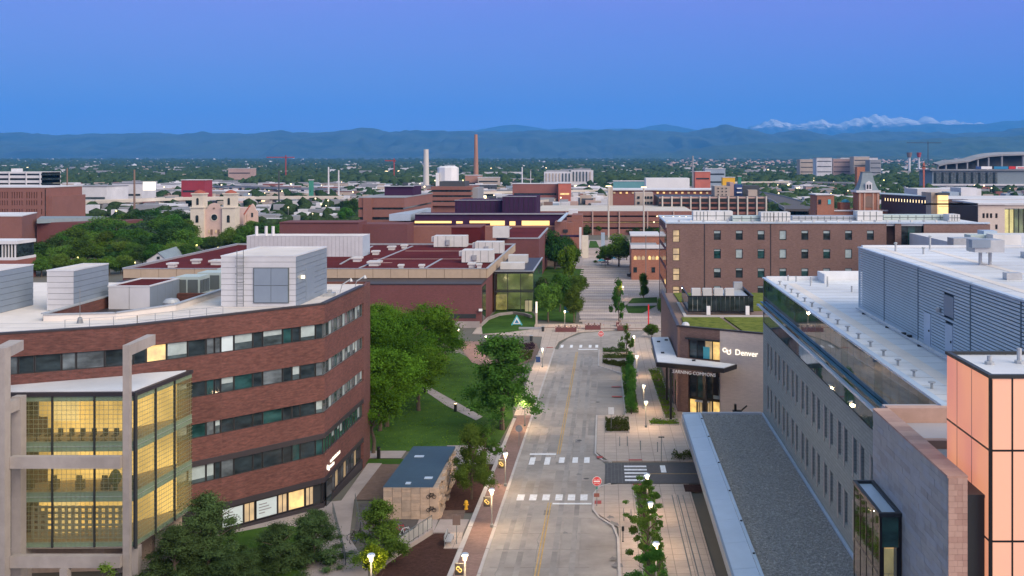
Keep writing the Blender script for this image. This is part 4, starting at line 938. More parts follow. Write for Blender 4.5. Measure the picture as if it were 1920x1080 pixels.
for (x0,x1,y0,y1,z1,l_) in ((-27.9,-21.5,272,275,7.7,'long low white roof unit on the glass entrance block'),(-27.5,-22,290,294,8.1,'white roof unit with dark openings behind the entrance block')):
    q = MB(); q.box(x0,x1,y0,y1,5.95,z1); q.build('rooftop_unit','unit_white',label=l_,cat='roof unit')
# retaining wall that curves round the lawn
rw = MB(); pts = [(-29.2,241),(-28.6,252),(-26.6,259),(-23.5,261.5),(-20.5,259),(-18.6,255)]
for a,c in zip(pts[:-1],pts[1:]): rw.seg(a,c,0,dirn(a,c)[1]+.05,-4.8,-3.9,0,.5)
rw.build('retaining_wall','concrete',label='low concrete wall curving round the lawn before the glass entrance',cat='wall')
rw = MB(); rw.box(-46,-29.6,240.4,240.9,-4.7,-3.2); rw.build('retaining_wall','concrete',label='low concrete wall at the foot of the maroon hall',cat='wall')
# blocks behind the hall
bb = thing('brick_annex','maroon brick annex with a lit gable lamp behind the glass entrance','building',(-22,345,-4.7))
b = MB(); b.box(-36,-21.8,338,392,-4.7,9.3); b.build('wall','maroon_brick',bb)
b = MB(); b.box(-36.2,-21.6,337.8,392.2,9.31,9.7); b.build('coping','galv',bb); b = MB(); b.box(-35.5,-22.2,338.6,391.5,9.6,9.75); b.build('roof','red_roof',bb)
b = MB(); b.box(-30.6,-26.2,337.5,337.9,1.0,3.6); b.build('porch_glow','lit',bb); b = MB(); b.box(-31,-25.8,337.2,337.9,3.6,3.9); b.build('porch_roof','dark_cap',bb)
bb = thing('stage_block','windowless dark red block rising behind the white roof units','building',(-46,340,-4.7))
b = MB(); b.box(-51,-41.4,338,352,-4.7,13.0); b.build('wall','red_roof',bb); b = MB(); b.box(-51.2,-41.2,337.8,352.2,13.0,13.3); b.build('coping','maroon_brick',bb)
q = MB(); q.box(-37,-31.8,336,340,9.8,13.4); q.build('rooftop_unit','unit_white',label='white cube roof unit with a round fan behind the hall roof',cat='roof unit')
# ================================================================== RIGHT: GREY LABORATORY BUILDING
lab = thing('laboratory_building', 'grey stone laboratory with white roof and long mirror glass band at right', 'building', (30, 95, 0))
A_, B_ = (19.6,125.0),(19.6,58.6)                          # far -> near, inward is +x
Ln = 66.4
ops = []; wins = []
for k in range(19):
    s = 3.2+k*2.62+(.0 if k % 2 else .35)
    if s < Ln-13: ops.append((s, s+.85, 9.9, 12.6)); ops.append((s, s+.85, 4.9, 7.5))
wl = MB(); punched(wl, A_, B_, 3.0, 14.6, ops, .35); wl.build('wall','lab_stone',lab)
rz = random.Random(3)
for o in ops: window(lab, A_, B_, *o[:2], o[2], o[3], .18, rz.choice(['glass_lab','glass_dark','glass_teal','glass_mid']), 'frame_dark', .07, hb=None)
# pale fins beside the windows
for o in ops:
    f = MB(); f.seg(A_,B_,o[0]-.42,o[0]-.1,o[2]-.5,o[3]+.1,-.05,0); f.build('fin','stone_wall_b',lab)
b = MB(); b.box(19.9,60,60,124.9,-3,14.5); b.box(25.5,60,60,100.7,14.6,19.8); b.build('core','frame_grey',lab)
# lower mirror band, shelf, upper mirror band: one pane per 1.6 m bay
s = 0; k = 0
while s < Ln:
    w = min(2.05, Ln-s)
    p = MB(); p.seg(A_,B_,s+.02,s+w-.02,14.62,16.55,.06,.12); p.build('glass_panel','glass_lab',lab)
    p = MB(); p.seg(A_,B_,s+.02,s+w-.02,17.0,19.95,.06,.12); p.build('glass_panel','glass_lab' if k%5 else 'glass_teal',lab)
    s += w; k += 1
b = MB(); b.seg(A_,B_,0,Ln,16.56,16.98,.05,.4); b.build('spandrel','frame_grey',lab)
b = MB(); b.box(18.85,19.15,58.6,125.4,16.62,16.82); b.build('shelf_edge','metal_light',lab)
b = MB(); b.box(19.28,19.6,58.6,125.3,17.02,17.12); b.build('shelf_edge','teal_edge',lab)
k = 0; y = 58.7
while y < 125 and k < 160:
    q = MB(); q.box(19.16,19.27,y,y+.28,16.62,16.78); q.build('shelf_bracket','frame_dark',lab); y += .62; k += 1
b = MB(); b.box(19.5,19.95,58.6,125.2,19.96,20.12); b.build('roof_edge','metal_light',lab)
b = MB(); b.box(19.96,60,58.6,125,19.6,19.82); b.build('roof','white_roof',lab)
b = MB(); b.box(19.96,26.5,124.6,125.1,19.83,20.25); b.box(26.5,60,124.7,125.1,19.83,20.9); b.box(26.3,26.5,121,125.1,19.83,20.9); b.build('parapet','white_roof',lab)
b = MB(); b.box(19.97,60,124.9,125.2,-3,19.6); b.build('wall','lab_stone',lab)
b = MB(); b.box(19.62,19.9,124.9,125.15,-3,19.6); b.build('corner_trim','frame_grey',lab)
b = MB(); b.box(21.9,22.9,62,121,19.822,19.83); b.build('walk_strip','cream_roof',lab)
for k in range(26): q = MB(); y = 60+k*2.5; q.box(20.0,25.3 if y < 100.9 else 59,y,y+.04,19.82,19.832); q.build('roof_seam','galv',lab)
q = MB(); q.tube((24.6,62,20.0),(24.6,99,20.0),.06,6); q.build('conduit','galv',lab)
for y in (64,71,79,88,96): q = MB(); q.box(24.45,24.75,y,y+.2,19.83,19.96); q.build('pipe_support','frame_dark',lab)
for i in range(17):
    y = 60.5+i*3.7; q = MB(); q.tube((20.75,y,19.8),(20.75,y,20.15),.09,8); q.lathe((20.75,y,20.15),[(.09,0),(.24,.06),(.24,.12)],8); q.build('roof_vent','galv',lab)
for i,(x,y) in enumerate(((24.9,122),(26.0,118),(27.0,122.6),(23.3,123),(22.5,124),(24.2,118.8),(27.6,113),(25.0,84.6),(25.9-.8,84.6-1.2),)):
    q = MB(); q.tube((x,y,19.8),(x,y,20.5 if i<7 else 20.0),.1 if i<7 else .22,8); q.build('roof_pipe','galv' if i<7 else 'frame_dark',lab)
# louvred plant room: every blade a part
pr = thing('louvred_plant_room','big pale blue louvred plant room with white roof on the laboratory','plant room',(40,80,19.8))
Yb = [100.8,91.7,81.8,70.1,61.6,58.7]; Xw = 25.35; Zp0, Zp1 = 19.83, 25.85
b = MB(); b.box(Xw+.3,60,58.7,100.7,19.83,25.4); b.build('core','louvre_dark',pr)
nb = 25
openb = {2:[(76.2,78.4,19.8,22.6)], 3:[(0,0,0,0)]}
holes = [(78.6,80.3,19.8,22.45),(73.6,75.3,19.8,22.3),(73.4,75.6,22.8,24.4)]
cnt = 0
for j in range(5):
    y1, y0 = Yb[j], Yb[j+1]
    q = MB(); q.box(Xw-.05,Xw+.12,y1-.1,y1+.06,Zp0,Zp1); q.build('louvre_post','louvre_dark' if j else 'louvre_blue',pr)
    for k in range(nb):
        z = Zp0+.12+k*(Zp1-.25-Zp0)/nb; h = (Zp1-.25-Zp0)/nb
        spans = [(y0+.07,y1-.11)]
        for (ha,hb_,hz0,hz1) in holes:
            if z+h*.5 > hz0 and z < hz1:
                ns = []
                for a,c in spans:
                    if hb_ <= a or ha >= c: ns.append((a,c)); continue
                    if a < ha: ns.append((a,ha))
                    if c > hb_: ns.append((hb_,c))
                spans = ns
        for a,c in spans:
            if c-a < .15: continue
            q = MB(); q.face((Xw-.03,a,z),(Xw-.03,c,z),(Xw+.16,c,z+h*.78),(Xw+.16,a,z+h*.78)) if False else None
            q.prism([(0,0)]*0 or [(Xw-.02,a),(Xw+.04,a),(Xw+.04,c),(Xw-.02,c)],z,z+h*.70)
            q.build('louvre_blade','louvre_blue',pr); cnt += 1
q = MB(); q.box(Xw-.12,Xw+.25,58.6,101,Zp1-.13,Zp1+.0); q.build('roof_edge','metal_light',pr)
q = MB(); q.box(Xw-.04,Xw+.15,58.6,100.9,Zp0-.02,Zp0+.1); q.build('base_rail','metal_light',pr)
q = MB(); q.box(Xw+.26,60,58.7,100.7,25.45,25.8); q.build('roof','white_roof',pr)
q = MB(); q.box(Xw+.26,60,100.4,101,25.81,26.0); q.build('parapet','white_roof',pr)
q = MB(); q.box(Xw+1.4,Xw+2.1,58.8,99.6,25.803,25.82); q.box(31,31.7,76,97,25.803,25.82); q.build('walk_strip','cream_roof',pr)
for k in range(15): q = MB(); y = 60+k*2.8; q.box(Xw+.3,59,y,y+.05,25.80,25.812); q.build('roof_seam','galv',pr)
for (x,y,w) in ((33,70,2.4),(28.6,72,1.1),(37,88,3.0)): q = MB(); q.box(x,x+w,y,y+w*.7,25.8,26.3); q.build('roof_curb','galv',pr)
for (y0,y1,z0,z1,mt,nm) in ((78.65,80.25,19.9,22.4,'metal_light','door'),(73.65,75.25,19.9,22.25,'metal_light','door'),(73.45,75.55,22.85,24.35,'cladding_blue','vent_panel')):
    q = MB(); q.box(Xw-.05,Xw+.1,y0,y1,z0,z1); o = q.build(nm,mt,pr)
    if nm == 'door': q = MB(); q.box(Xw-.12,Xw-.05,y0+.2,y0+.32,21.0,21.15); q.build('handle','frame_dark',o)
for (y,z) in ((76.3,22.9),(64.6,21.8)): q = MB(); q.lathe((Xw-.2,y,z),[(.14,0),(.2,.1),(.2,.3),(.1,.4)],8); q.build('wall_lamp','galv',pr)
t = thing('exhaust_unit','grey twin exhaust fan unit standing on the louvred plant room roof','roof unit',(30.9,83,25.8))
q = MB(); q.box(30.0,32.4,82,84,26.9,27.9); q.build('case','galv',t); q = MB(); q.box(29.7,31.2,81.8,82.6,27.3,27.95); q.build('hood','cladding_blue',t)
q = MB()
for x in (30.8,31.6): q.tube((x,83,25.8),(x,83,26.9),.14,6)
q.build('leg','galv',t)
for i,(x,y,h) in enumerate(((27.6,96,.7),(31.5,98,1.2),(34.5,95.6,.7),(29.3,93,.5),(36.8,79,.8),(35.5,94,.5))):
    q = MB(); q.tube((x,y,25.8),(x,y,25.8+h),.1,8); q.lathe((x,y,25.8+h),[(.1,0),(.2,.08),(.1,.16)],8); q.build('roof_pipe','galv',pr)
# ------------------------------------------------------------------ gravel roof with metal edge
gr = thing('gravel_roof','long low gravel covered roof with a wide pale metal edge along the plaza','roof',(14,90,3.3))
b = MB(); b.box(11.9,19.4,40,125,2.6,3.18); b.build('gravel','gravel',gr)
y = 40.0
while y < 124.9:
    q = MB(); y1 = min(y+5.3,125); q.prism([(9.75,y+.015),(11.6,y+.015),(11.6,y1-.015),(9.75,y1-.015)],3.0,lambda x,yy: 3.36 if x > 11 else 3.22); q.build('edge_panel','metal_light',gr); y = y1
b = MB(); b.box(11.62,11.9,40,125,2.9,3.42); b.box(9.65,11.9,125.02,125.3,2.5,3.4); b.build('inner_edge','metal_light',gr)
b = MB(); b.box(9.55,9.74,40,125,2.3,3.22); b.build('fascia','cladding_blue',gr)
b = MB(); b.box(19.42,19.58,40,125,2.9,3.45); b.build('flashing','metal_light',gr)
b = MB(); b.box(11.9,19.4,125.02,125.3,2.5,3.45); b.build('edge_panel','cladding',gr)
for y in (60,66.5,73,79.7,87,95,104,114,122): q = MB(); q.tube((11.76,y,3.42),(11.76,y,3.50),.1,8); q.build('drain_cap','frame_dark',gr)
b = MB(); b.box(11.0,19.5,40,124.5,-3,2.58); b.build('wall','glass_dark',gr)
rs = np.random.RandomState(4); N = 22000
cx = 11.95+rs.rand(N)*7.4; cyy = 70+55*rs.rand(N)**1.25; rr = .05+.075*rs.rand(N)**2
off = rs.randn(6,3)*.25+np.array([[1,0,0],[-1,0,0],[0,1,0],[0,-1,0],[0,0,.6],[0,0,-.6]])
vv = np.stack([cx,cyy,np.full(N,3.19)],1)[:,None,:]+off[None]*rr[:,None,None]
fi = np.array([(0,2,4),(2,1,4),(1,3,4),(3,0,4)])
ff = (np.arange(N)[:,None,None]*6+fi[None]).reshape(-1,3)
me = bpy.data.meshes.new('pebbles'); me.from_pydata((vv.reshape(-1,3)-np.array([14,90,3.3])).tolist(),[],ff.tolist()); me.materials.append(M['pebble'])
o = bpy.data.objects.new('pebbles',me); COL.objects.link(o); o.parent = gr; o['kind'] = 'stuff'
SCALE[0] = .793
# ------------------------------------------------------------------ stone wall with red end, terrace behind it
sw = thing('stone_wall','tall wall of grey stone blocks with a pink brick coping and end','wall',(19.9,65,0))
b = MB(); b.box(19.43,20.4,57.14,73.1,-5,16.3); b.build('core','stone_wall_b',sw)
rsx = random.Random(9); z = 16.34; row = 0
while z > -1.2:
    h = .40; y = 57.12-(row % 3)*.55
    while y < 73.1:
        w = rsx.choice([1.3,1.7,2.1]); a, c = max(y,57.12), min(y+w,73.1)
        if c-a > .1:
            q = MB(); dx = rsx.uniform(0,.02); q.box(19.38-dx,19.425,a+.012,c-.012,z-h+.012,z-.0); q.build('stone',rsx.choice(['stone_wall','stone_wall','stone_wall_b','stone_wall_c']),sw)
        y += w
    z -= h; row += 1
y = 57.12
while y < 73.0:
    w = rsx.choice([.9,1.2]); q = MB(); q.box(19.34,20.5,y,min(y+w-.01,73.1),16.345,16.47); q.build('coping',rsx.choice(['stone_red','stone_red_b']),sw); y += w
z = 16.34; row = 0
while z > -1.2:
    x = 19.38
    for w in ((.36,.44,.28) if row % 2 else (.52,.3,.26)):
        q = MB(); q.box(x,x+w-.01,57.04,57.13,z-.33+.012,z); q.build('stone',rsx.choice(['stone_red','stone_red','stone_red_b']),sw); x += w
    z -= .33; row += 1
b = MB(); b.box(20.42,40,57.2,74.9,15.2,15.35); b.box(20.52,40,74.1,74.9,15.36,16.3); b.build('terrace','terrace',sw)
b = MB(); b.box(20.52,40,73.2,74.05,15.36,16.42); b.build('coping','stone_red',sw)
b = MB(); b.box(20.52,22.6,66.5,67.1,15.36,15.9); b.build('low_wall','stone_red_b',sw)
b = MB(); b.box(20.44,21.44,57.12,66,-5,15.4); b.build('core','frame_dark',sw)
# ------------------------------------------------------------------ glowing panel tower
gt = thing('glowing_tower','tower clad in glowing salmon orange panels with thin black joints at right','building',(25,60,0))
xt, yn, yf, zt_ = 21.5, 56.5, 63.6, 22.2
zr = [22.1,18.06,13.0,8.0,3.0,-4.8]; ysp = [yn,59.3,61.75,yf]; xsp = [21.62,22.75,25.2,27.7,30.2]
for r_ in range(5):
    for k in range(3):
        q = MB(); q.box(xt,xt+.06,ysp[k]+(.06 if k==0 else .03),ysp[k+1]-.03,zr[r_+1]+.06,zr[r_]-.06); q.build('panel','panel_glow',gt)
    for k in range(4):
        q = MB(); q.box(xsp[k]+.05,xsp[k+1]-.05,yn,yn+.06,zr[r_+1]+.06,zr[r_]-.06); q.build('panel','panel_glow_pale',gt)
b = MB(); b.box(xt+.08,31,yn+.08,yf,-4.8,21.9); b.build('core','black_metal',gt)
b = MB(); b.box(xt-.04,xt+.1,yn-.04,yn+.1,-4.8,22.1); b.build('corner_post','black_metal',gt)
for z in zr[1:]: b = MB(); b.box(xt-.02,xt+.05,yn,yf,z-.05,z+.05); b.box(xt+.12,31,yn-.02,yn+.05,z-.05,z+.05); b.build('joint','black_metal',gt)
for x in xsp[1:4]: b = MB(); b.box(x-.045,x+.045,yn-.03,yn+.05,-4.8,22.1); b.build('joint','black_metal',gt)
b = MB(); b.box(xt-.08,xt+.2,yn-.1,yf+.1,22.11,22.3); b.box(xt+.2,31,yn-.1,yn+.2,22.11,22.3); b.box(xt+.2,31,yf-.15,yf+.1,22.11,22.3); b.build('coping','frame_dark',gt)
b = MB(); b.box(xt+.2,31,yn+.2,yf-.15,21.95,22.1); b.build('roof','white_roof',gt)
for y in ysp[1:3]: b = MB(); b.box(xt-.012,xt+.0,y-.03,y+.03,-4.8,22.05); b.build('joint','stone_red_b',gt)
for (x,y,h) in ((23.0,60.5,.5),(24.9,60.8,.9)): q = MB(); q.tube((x,y,22.1),(x,y,22.1+h),.15,8); q.lathe((x,y,22.1),[(.3,0),(.3,.15),(.15,.2)],8); q.build('roof_pipe','galv',gt)
# ------------------------------------------------------------------ glazed stair box
sb_ = thing('stair_tower','black framed glass stair box standing against the stone wall','stair tower',(18.6,69,0))
X0,X1,Y0,Y1,ZZ = 17.9,19.33,65.9,72.8,11.1
b = MB()
for (x,y) in ((X0,Y0),(X1-.16,Y0),(X0,Y1-.16),(X1-.16,Y1-.16)): b.box(x,x+.16,y,y+.16,-4.8,ZZ)
b.build('frame','black_metal',sb_)
b = MB(); b.box(X0,X1,Y0,Y1,-4.8,-4.6); b.build('frame','black_metal',sb_)
b = MB(); b.box(X0-.05,X0+.2,Y0-.05,Y1+.05,ZZ+.01,ZZ+.25); b.box(X1-.2,X1+.03,Y0-.05,Y1+.05,ZZ+.01,ZZ+.25); b.box(X0+.2,X1-.2,Y0-.05,Y0+.2,ZZ+.01,ZZ+.25); b.box(X0+.2,X1-.2,Y1-.2,Y1+.05,ZZ+.01,ZZ+.25); b.build('coping','frame_dark',sb_)
b = MB(); b.box(X0+.2,X1-.2,Y0+.2,Y1-.2,ZZ-.1,ZZ+.05); b.build('roof','metal_light',sb_)
b = MB(); b.box(X0+.18,X1-.18,Y0+.03,Y0+.09,ZZ-2.0,ZZ-.02); b.build('glass_panel','glass_green',sb_)
b = MB(); b.box(X0+.3,X1-.3,Y0+.03,Y0+.07,-4.5,ZZ-2.1); b.build('glass_panel','clear_glass',sb_)
b = MB(); b.box(X0+.16,X0+.3,Y0+.02,Y0+.1,-4.6,ZZ-2.0); b.box(X1-.3,X1-.16,Y0+.02,Y0+.1,-4.6,ZZ-2.0); b.build('mullion','black_metal',sb_)
for k in range(4):
    y0 = Y0+.18+k*(Y1-Y0-.36)/4; y1 = y0+(Y1-Y0-.36)/4
    for (z0,z1) in ((3.5,7.2),(7.3,ZZ-.05),(-4.5,3.4)): q = MB(); q.box(X0+.03,X0+.07,y0+.04,y1-.04,z0,z1); q.build('glass_panel','clear_glass',sb_)
    if k: q = MB(); q.box(X0,X0+.1,y0-.04,y0+.04,-4.6,ZZ); q.build('mullion','black_metal',sb_)
b = MB(); b.box(X0,X0+.1,Y0+.17,Y1-.17,7.21,7.29); b.build('mullion','black_metal',sb_)
b = MB(); b.box(X0+.1,X1-.05,Y0+1.6,Y0+1.7,-4.6,ZZ-2.2); b.build('inner_wall','lit_soft',sb_)
for (y0,y1) in ((67.9,68.9),(70.0,71.2)): b = MB(); b.box(X0+.75,X0+.8,y0,y1,4.4,9.8); b.build('inner_wall','lit_soft',sb_)
b = MB(); b.box(X0+.82,X1-.05,Y0+1.8,Y1-.2,-4.6,ZZ-.3); b.build('inner_wall','city_grey',sb_)
railing('stair_rail',[(X0+.35,Y0+.5),(X1-.35,Y0+.5)],1.1,sb_,6.1,.4,'pole_grey',rails=(1,.8,.6,.4,.2),r=.02)
b = MB(); b.box(X0+.2,X1-.2,Y0+.4,Y0+1.5,5.9,6.05); b.build('landing','city_beige',sb_)

SCALE[0] = 1
# ================================================================== LEARNING COMMONS
lc = thing('learning_commons','two storey brown brick and pale stone college building with green roof','building',(16,160,0))
Q0,Q1,Q2 = (11.15,148.7),(16.6,145.5),(22.4,142.1)
Zr = 10.2
# front brown part with opening, upper window
dq,lq = dirn(Q0,Q1)
# upper window px 1291-1367, y 638-672 ; entrance px 1291-1348, y 703-773
w1 = MB(); punched(w1,Q0,Q1,-3.2,Zr,[(1.3,lq-.02,5.75,8.55),(1.3,lq-.02,-2.6,3.6)],.6); w1.build('wall','brown_brick',lc)
w1 = MB(); w1.seg(Q1,Q2,0,dirn(Q1,Q2)[1],-3.2,Zr,0,.4); w1.build('wall','light_stone',lc)
w1 = MB(); w1.box(10.75,11.15,148.72,192,-5.2,Zr); w1.build('wall','brown_brick',lc)
for (y0) in (152,158,165,172,180): q = MB(); q.box(10.68,10.745,y0,y0+1.4,-2,1.6); q.build('window','glass_dark',lc)
b = MB(); b.seg(Q0,Q2,-.1,12.9,Zr+.01,Zr+.22,-.08,.35); b.box(10.6,11.1,148.9,192,Zr+.01,Zr+.22); b.build('coping','dark_cap',lc)
b = MB(); b.seg(Q0,Q1,.9,lq,8.56,8.8,-.25,.0); b.build('window_hood','frame_dark',lc)
for k in range(4):
    s0 = 1.35+k*(lq-1.4)/4; s1 = s0+(lq-1.4)/4-.02
    window(lc,Q0,Q1,s0,s1,5.8,8.5,.3,['glass_mid','glass_dark','lit_soft','lit'][k],'frame_dark',.07)
b = MB(); b.seg(Q0,Q1,3.6,4.6,5.9,7.6,.22,.28); b.build('blind','sign_teal',lc)
b = MB(); b.seg(Q0,Q1,1.35,lq,-3,8.5,.9,1.1); b.build('inner_wall','frame_dark',lc)
for k in range(4):
    s0 = 1.35+k*(lq-1.4)/4; s1 = s0+(lq-1.4)/4-.02
    window(lc,Q0,Q1,s0,s1,.1,3.5,.3,['glass_dark','glass_teal','glass_dark','blind'][k],'black_metal',.1)
    window(lc,Q0,Q1,s0,s1,-2.5,-.1,.3,['lit','lit_soft','lit_soft','lit'][k],'black_metal',.1,mull=0 if k in (0,3) else 2)
b = MB(); b.seg(Q0,Q1,2.5,4.6,-.4,-.2,-.3,.28); b.build('door_canopy','cladding',lc)
b = MB(); b.seg(Q0,Q1,lq-1.5,lq-1.0,-2.9,5.1,-2.6,-2.1); b.seg(Q0,Q1,lq-1.0,lq-.1,.9,4.8,-.4,-.2); b.build('column','black_metal',lc)
def LPf(a,b):
    d,l = dirn(a,b); n = Vector((-d.y,d.x)); return lambda s,z,t: (a[0]+d.x*s-n.x*t, a[1]+d.y*s-n.y*t, z)
q1 = LPf(Q1,Q2)
logo('logo',lambda u,v,t: q1(1.1+u,7.35+v,t),.98,lc)
angl = math.atan2(Q2[1]-Q1[1],Q2[0]-Q1[0])
text('lettering','Denver',1.15,q1(2.35,6.95,.06),'sign_glow',lc,rot=(math.pi/2,0,angl))
# roof with sedum beds and paver strips
b = MB(); b.prism([(11.15,149),(22.4,142.6),(40,142.6),(40,191.6),(11.15,191.6)],9.4,9.75); b.build('roof','city_brown',lc)
for (x0,y0,x1,y1,x2,y2,x3,y3) in ((11.9,149.5,19.6,145.2,18.2,160,12.2,160),(20.3,144.9,30,143.6,30,160,18.9,160),(13.2,178.6,16.6,178.6,17.0,190.5,13.0,190.5),(24.6,168,30,168,30,190.5,24.4,190.5)):
    q = MB(); q.prism([(x0,y0),(x1,y1),(x2,y2),(x3,y3)],9.76,9.95); q.build('green_bed','sedum',lc)
b = MB(); b.box(12.6,30,160.6,161.6,9.76,10.0); b.box(12.7,13.2,161.7,178,9.76,9.9); b.build('kerb','kerb',lc)
b = MB(); b.lathe((12.1,150.9,9.7),[(.6,0),(.6,.5),(.4,.8),(.1,.9)],10); b.build('roof_hatch','cladding',lc)
# screened cooling yard
cy_ = thing('cooling_yard','black mesh screened yard with four white hooded units on the green roof','roof plant',(18.5,165,9.7))
for (a,c) in (((13.6,164.4),(24.2,164.4)),((13.6,178),(13.6,164.5)),((24.2,164.5),(24.2,178))):
    d,l = dirn(a,c); n = int(l/.75)
    for k in range(n): q = MB(); q.seg(a,c,l*k/n+.03,l*(k+1)/n-.03,10.3,12.6,0,.06); q.build('screen_panel','glass_dark',cy_)
    q = MB(); q.seg(a,c,0,l,12.61,12.75,-.05,.12); q.seg(a,c,0,l,10.1,10.28,-.05,.12); q.build('rail','black_metal',cy_)
for k in range(4):
    q = MB(); x = 14.6+k*1.85; q.prism([(x,168),(x+1.35,168),(x+1.35,170.6),(x,170.6)],9.8,13.2); q.box(x-.15,x+1.3,167.2,168,12.2,13.6); q.build('cooling_unit','unit_white',cy_)
q = MB(); q.box(19.5,23.8,166,176,9.8,12.3); q.build('cooling_unit','galv',cy_); q = MB(); q.box(22.5,24,176,177,9.8,13.6); q.build('cooling_unit','galv',cy_)
for x in (16.5,22.8): q = MB(); q.box(x,x+.6,163.3,163.8,9.8,11.2); q.build('hatch','sign_white',cy_)
# L-shaped canopy
cp = thing('entrance_canopy','L shaped black edged entrance canopy with white top over the college door','canopy',(12,144,0))
poly = [(7.4,144.3),(16.5,139.8),(18.7,142.8),(10.75,147.9),(10.6,165.5),(7.55,165.2)]
b = MB(); b.prism(poly,5.25,5.85); b.build('fascia','black_metal',cp)
pin = [(7.6,144.5),(16.5,140.1),(18.4,142.75),(10.55,147.9),(10.4,165.3),(7.75,165.0)]
b = MB(); b.prism(pin,5.86,5.93); b.build('canopy_top','white_roof',cp)
for (x,y) in ((9.37,142.75),(9.6,155.6)): q = MB(); q.box(x-.17,x+.17,y-.1,y+.25,gz(y)-.1,5.24); q.build('column','black_metal',cp)
for (x,y) in ((8.6,160.5),(8.7,151),(9.9,162),(12.8,145)): q = MB(); q.box(x-.25,x+.25,y-.2,y+.2,5.94,6.12); q.build('roof_drain','frame_dark',cp)
ac = math.atan2(139.8-144.3,16.5-7.4); dcx = Vector((16.5-7.4,139.8-144.3)).normalized()
text('lettering','LEARNING COMMONS',.66,(7.4+dcx.x*2.2,144.3+dcx.y*2.2-.02,4.62),'sign_white',cp,rot=(math.pi/2,0,ac),ext=.05,space=1.0)
# dark sculpture roof piece by the pale wall
q = MB(); q.box(17.0,18.2,134,134.5,1.2,1.5); q.box(17.2,17.5,134,134.5,1.5,2.3); q.tube((18.2,134.2,1.5),(18.9,134.2,2.1),.12,6); q.tube((17.3,134.2,gz(134)),(17.3,134.2,1.2),.1,6); q.tube((18,134.2,gz(134)),(18,134.2,1.2),.1,6)
q.build('sculpture','black_metal',label='small dark sculpture showing above the far end of the gravel roof',cat='sculpture')

# ================================================================== LONG BROWN BRICK BUILDING
hb = thing('residence_building','long four storey brown brick building with square windows behind the green roof','building',(50,265,0))
H0,H1 = (16.0,260.0),(72.4,260.0)
ppm = 1900/260.0
def HX(px): return PX(px,260.0)-16.0
rows = [441,476,512,545]; cols = [1345,1386,1427,1468,1509,1550,1591,1632]
ops = []
for r_,py in enumerate(rows):
    for px in cols:
        s0 = HX(px-6.6); ops.append((s0,s0+1.8,PZ(py+9,260),PZ(py-9,260)))
lops = [(HX(1261.5),HX(1274.5),PZ(b_,260),PZ(a_,260)) for a_,b_ in ((431,454),(465,489),(503,526),(537,552))]
w = MB(); punched(w,H0,H1,-4.8,18.9,ops+lops,.35); w.build('wall','brown_brick',hb)
rh = random.Random(12)
for o in ops: window(hb,H0,H1,*o,.2,rh.choice(['glass_dark','glass_dark','glass_teal']),'frame_dark',.12,hb=(rh.choice([.2,.28,.3,.4]) if rh.random()<.85 else .9,'blind'))
for o in lops: window(hb,H0,H1,*o,.2,'lit_soft','frame_dark',.12); 
for o in lops: q = MB(); q.seg(H0,H1,o[0]+.15,o[1]-.15,(o[2]+o[3])/2-.1,(o[2]+o[3])/2+.1,.15,.2); q.build('transom','frame_dark',hb)
for px in (1321,1445): q = MB(); q.seg(H0,H1,HX(px)-.12,HX(px)+.12,-4.8,18.9,-.06,-.0); q.build('wall_joint','dark_cap',hb)
w = MB(); w.seg((72.4,263),(74.6,263),0,2.2,-4.8,18.9,0,.3); w.seg((82.0,260),(99,260),0,17,-4.8,18.7,0,.4); w.seg((74.6,260.0),(76.2,260),0,1.6,-4.8,18.9,0,.4); w.seg((98.6,260.4),(98.6,280),0,19,-4.8,18.7,0,.4); w.build('wall','brown_brick',hb)
for k in range(3): q = MB(); x0 = 76.3+k*1.9; q.box(x0,x0+1.8,261,261.1,6,18.4); q.build('glass_panel','glass_dark' if k!=1 else 'glass_teal',hb)
q = MB(); q.box(78.9,79.5,260.9,260.98,6,14.5); q.build('lit_slot','lit_soft',hb)
b = MB(); b.box(16.05,98.5,263.5,296,-4.8,18.5); b.build('core','brown_brick',hb)
b = MB(); b.box(15.7,98.9,259.8,260.35,18.92,19.25); b.box(15.7,16.1,260.36,296,18.92,19.25); b.box(15.7,99,295.7,296.2,18.92,19.3); b.build('coping','metal_light',hb)
b = MB(); b.box(16,98.6,260.4,295.7,18.3,18.85); b.build('roof','white_roof',hb)
# side glazing with brick bands (faces the plaza)
for r_,(z0,z1) in enumerate(((12.8,17.0),(7.8,11.9),(3.0,7.0),(-2.2,2.2))):
    for k in range(4): q = MB(); q.box(15.86,15.96,260.5+k*7.2,267.3+k*7.2,z0,z1); q.build('glass_panel','glass_dark' if (k+r_)%3 else 'glass_teal',hb)
    q = MB(); q.box(15.80,16.0,260.05,290,z1,z1+.9); q.build('floor_band','maroon_brick',hb)
q = MB(); q.box(15.8,16.0,260.05,262,17.9,18.9); q.build('wall','light_stone',hb)
q = MB(); q.box(15.97,16.03,262,290,-4.8,18.9); q.build('wall','brown_brick',hb)
q = MB(); q.box(15.84,15.88,262,266,3.1,4.2); q.build('lit_slot','lit',hb)
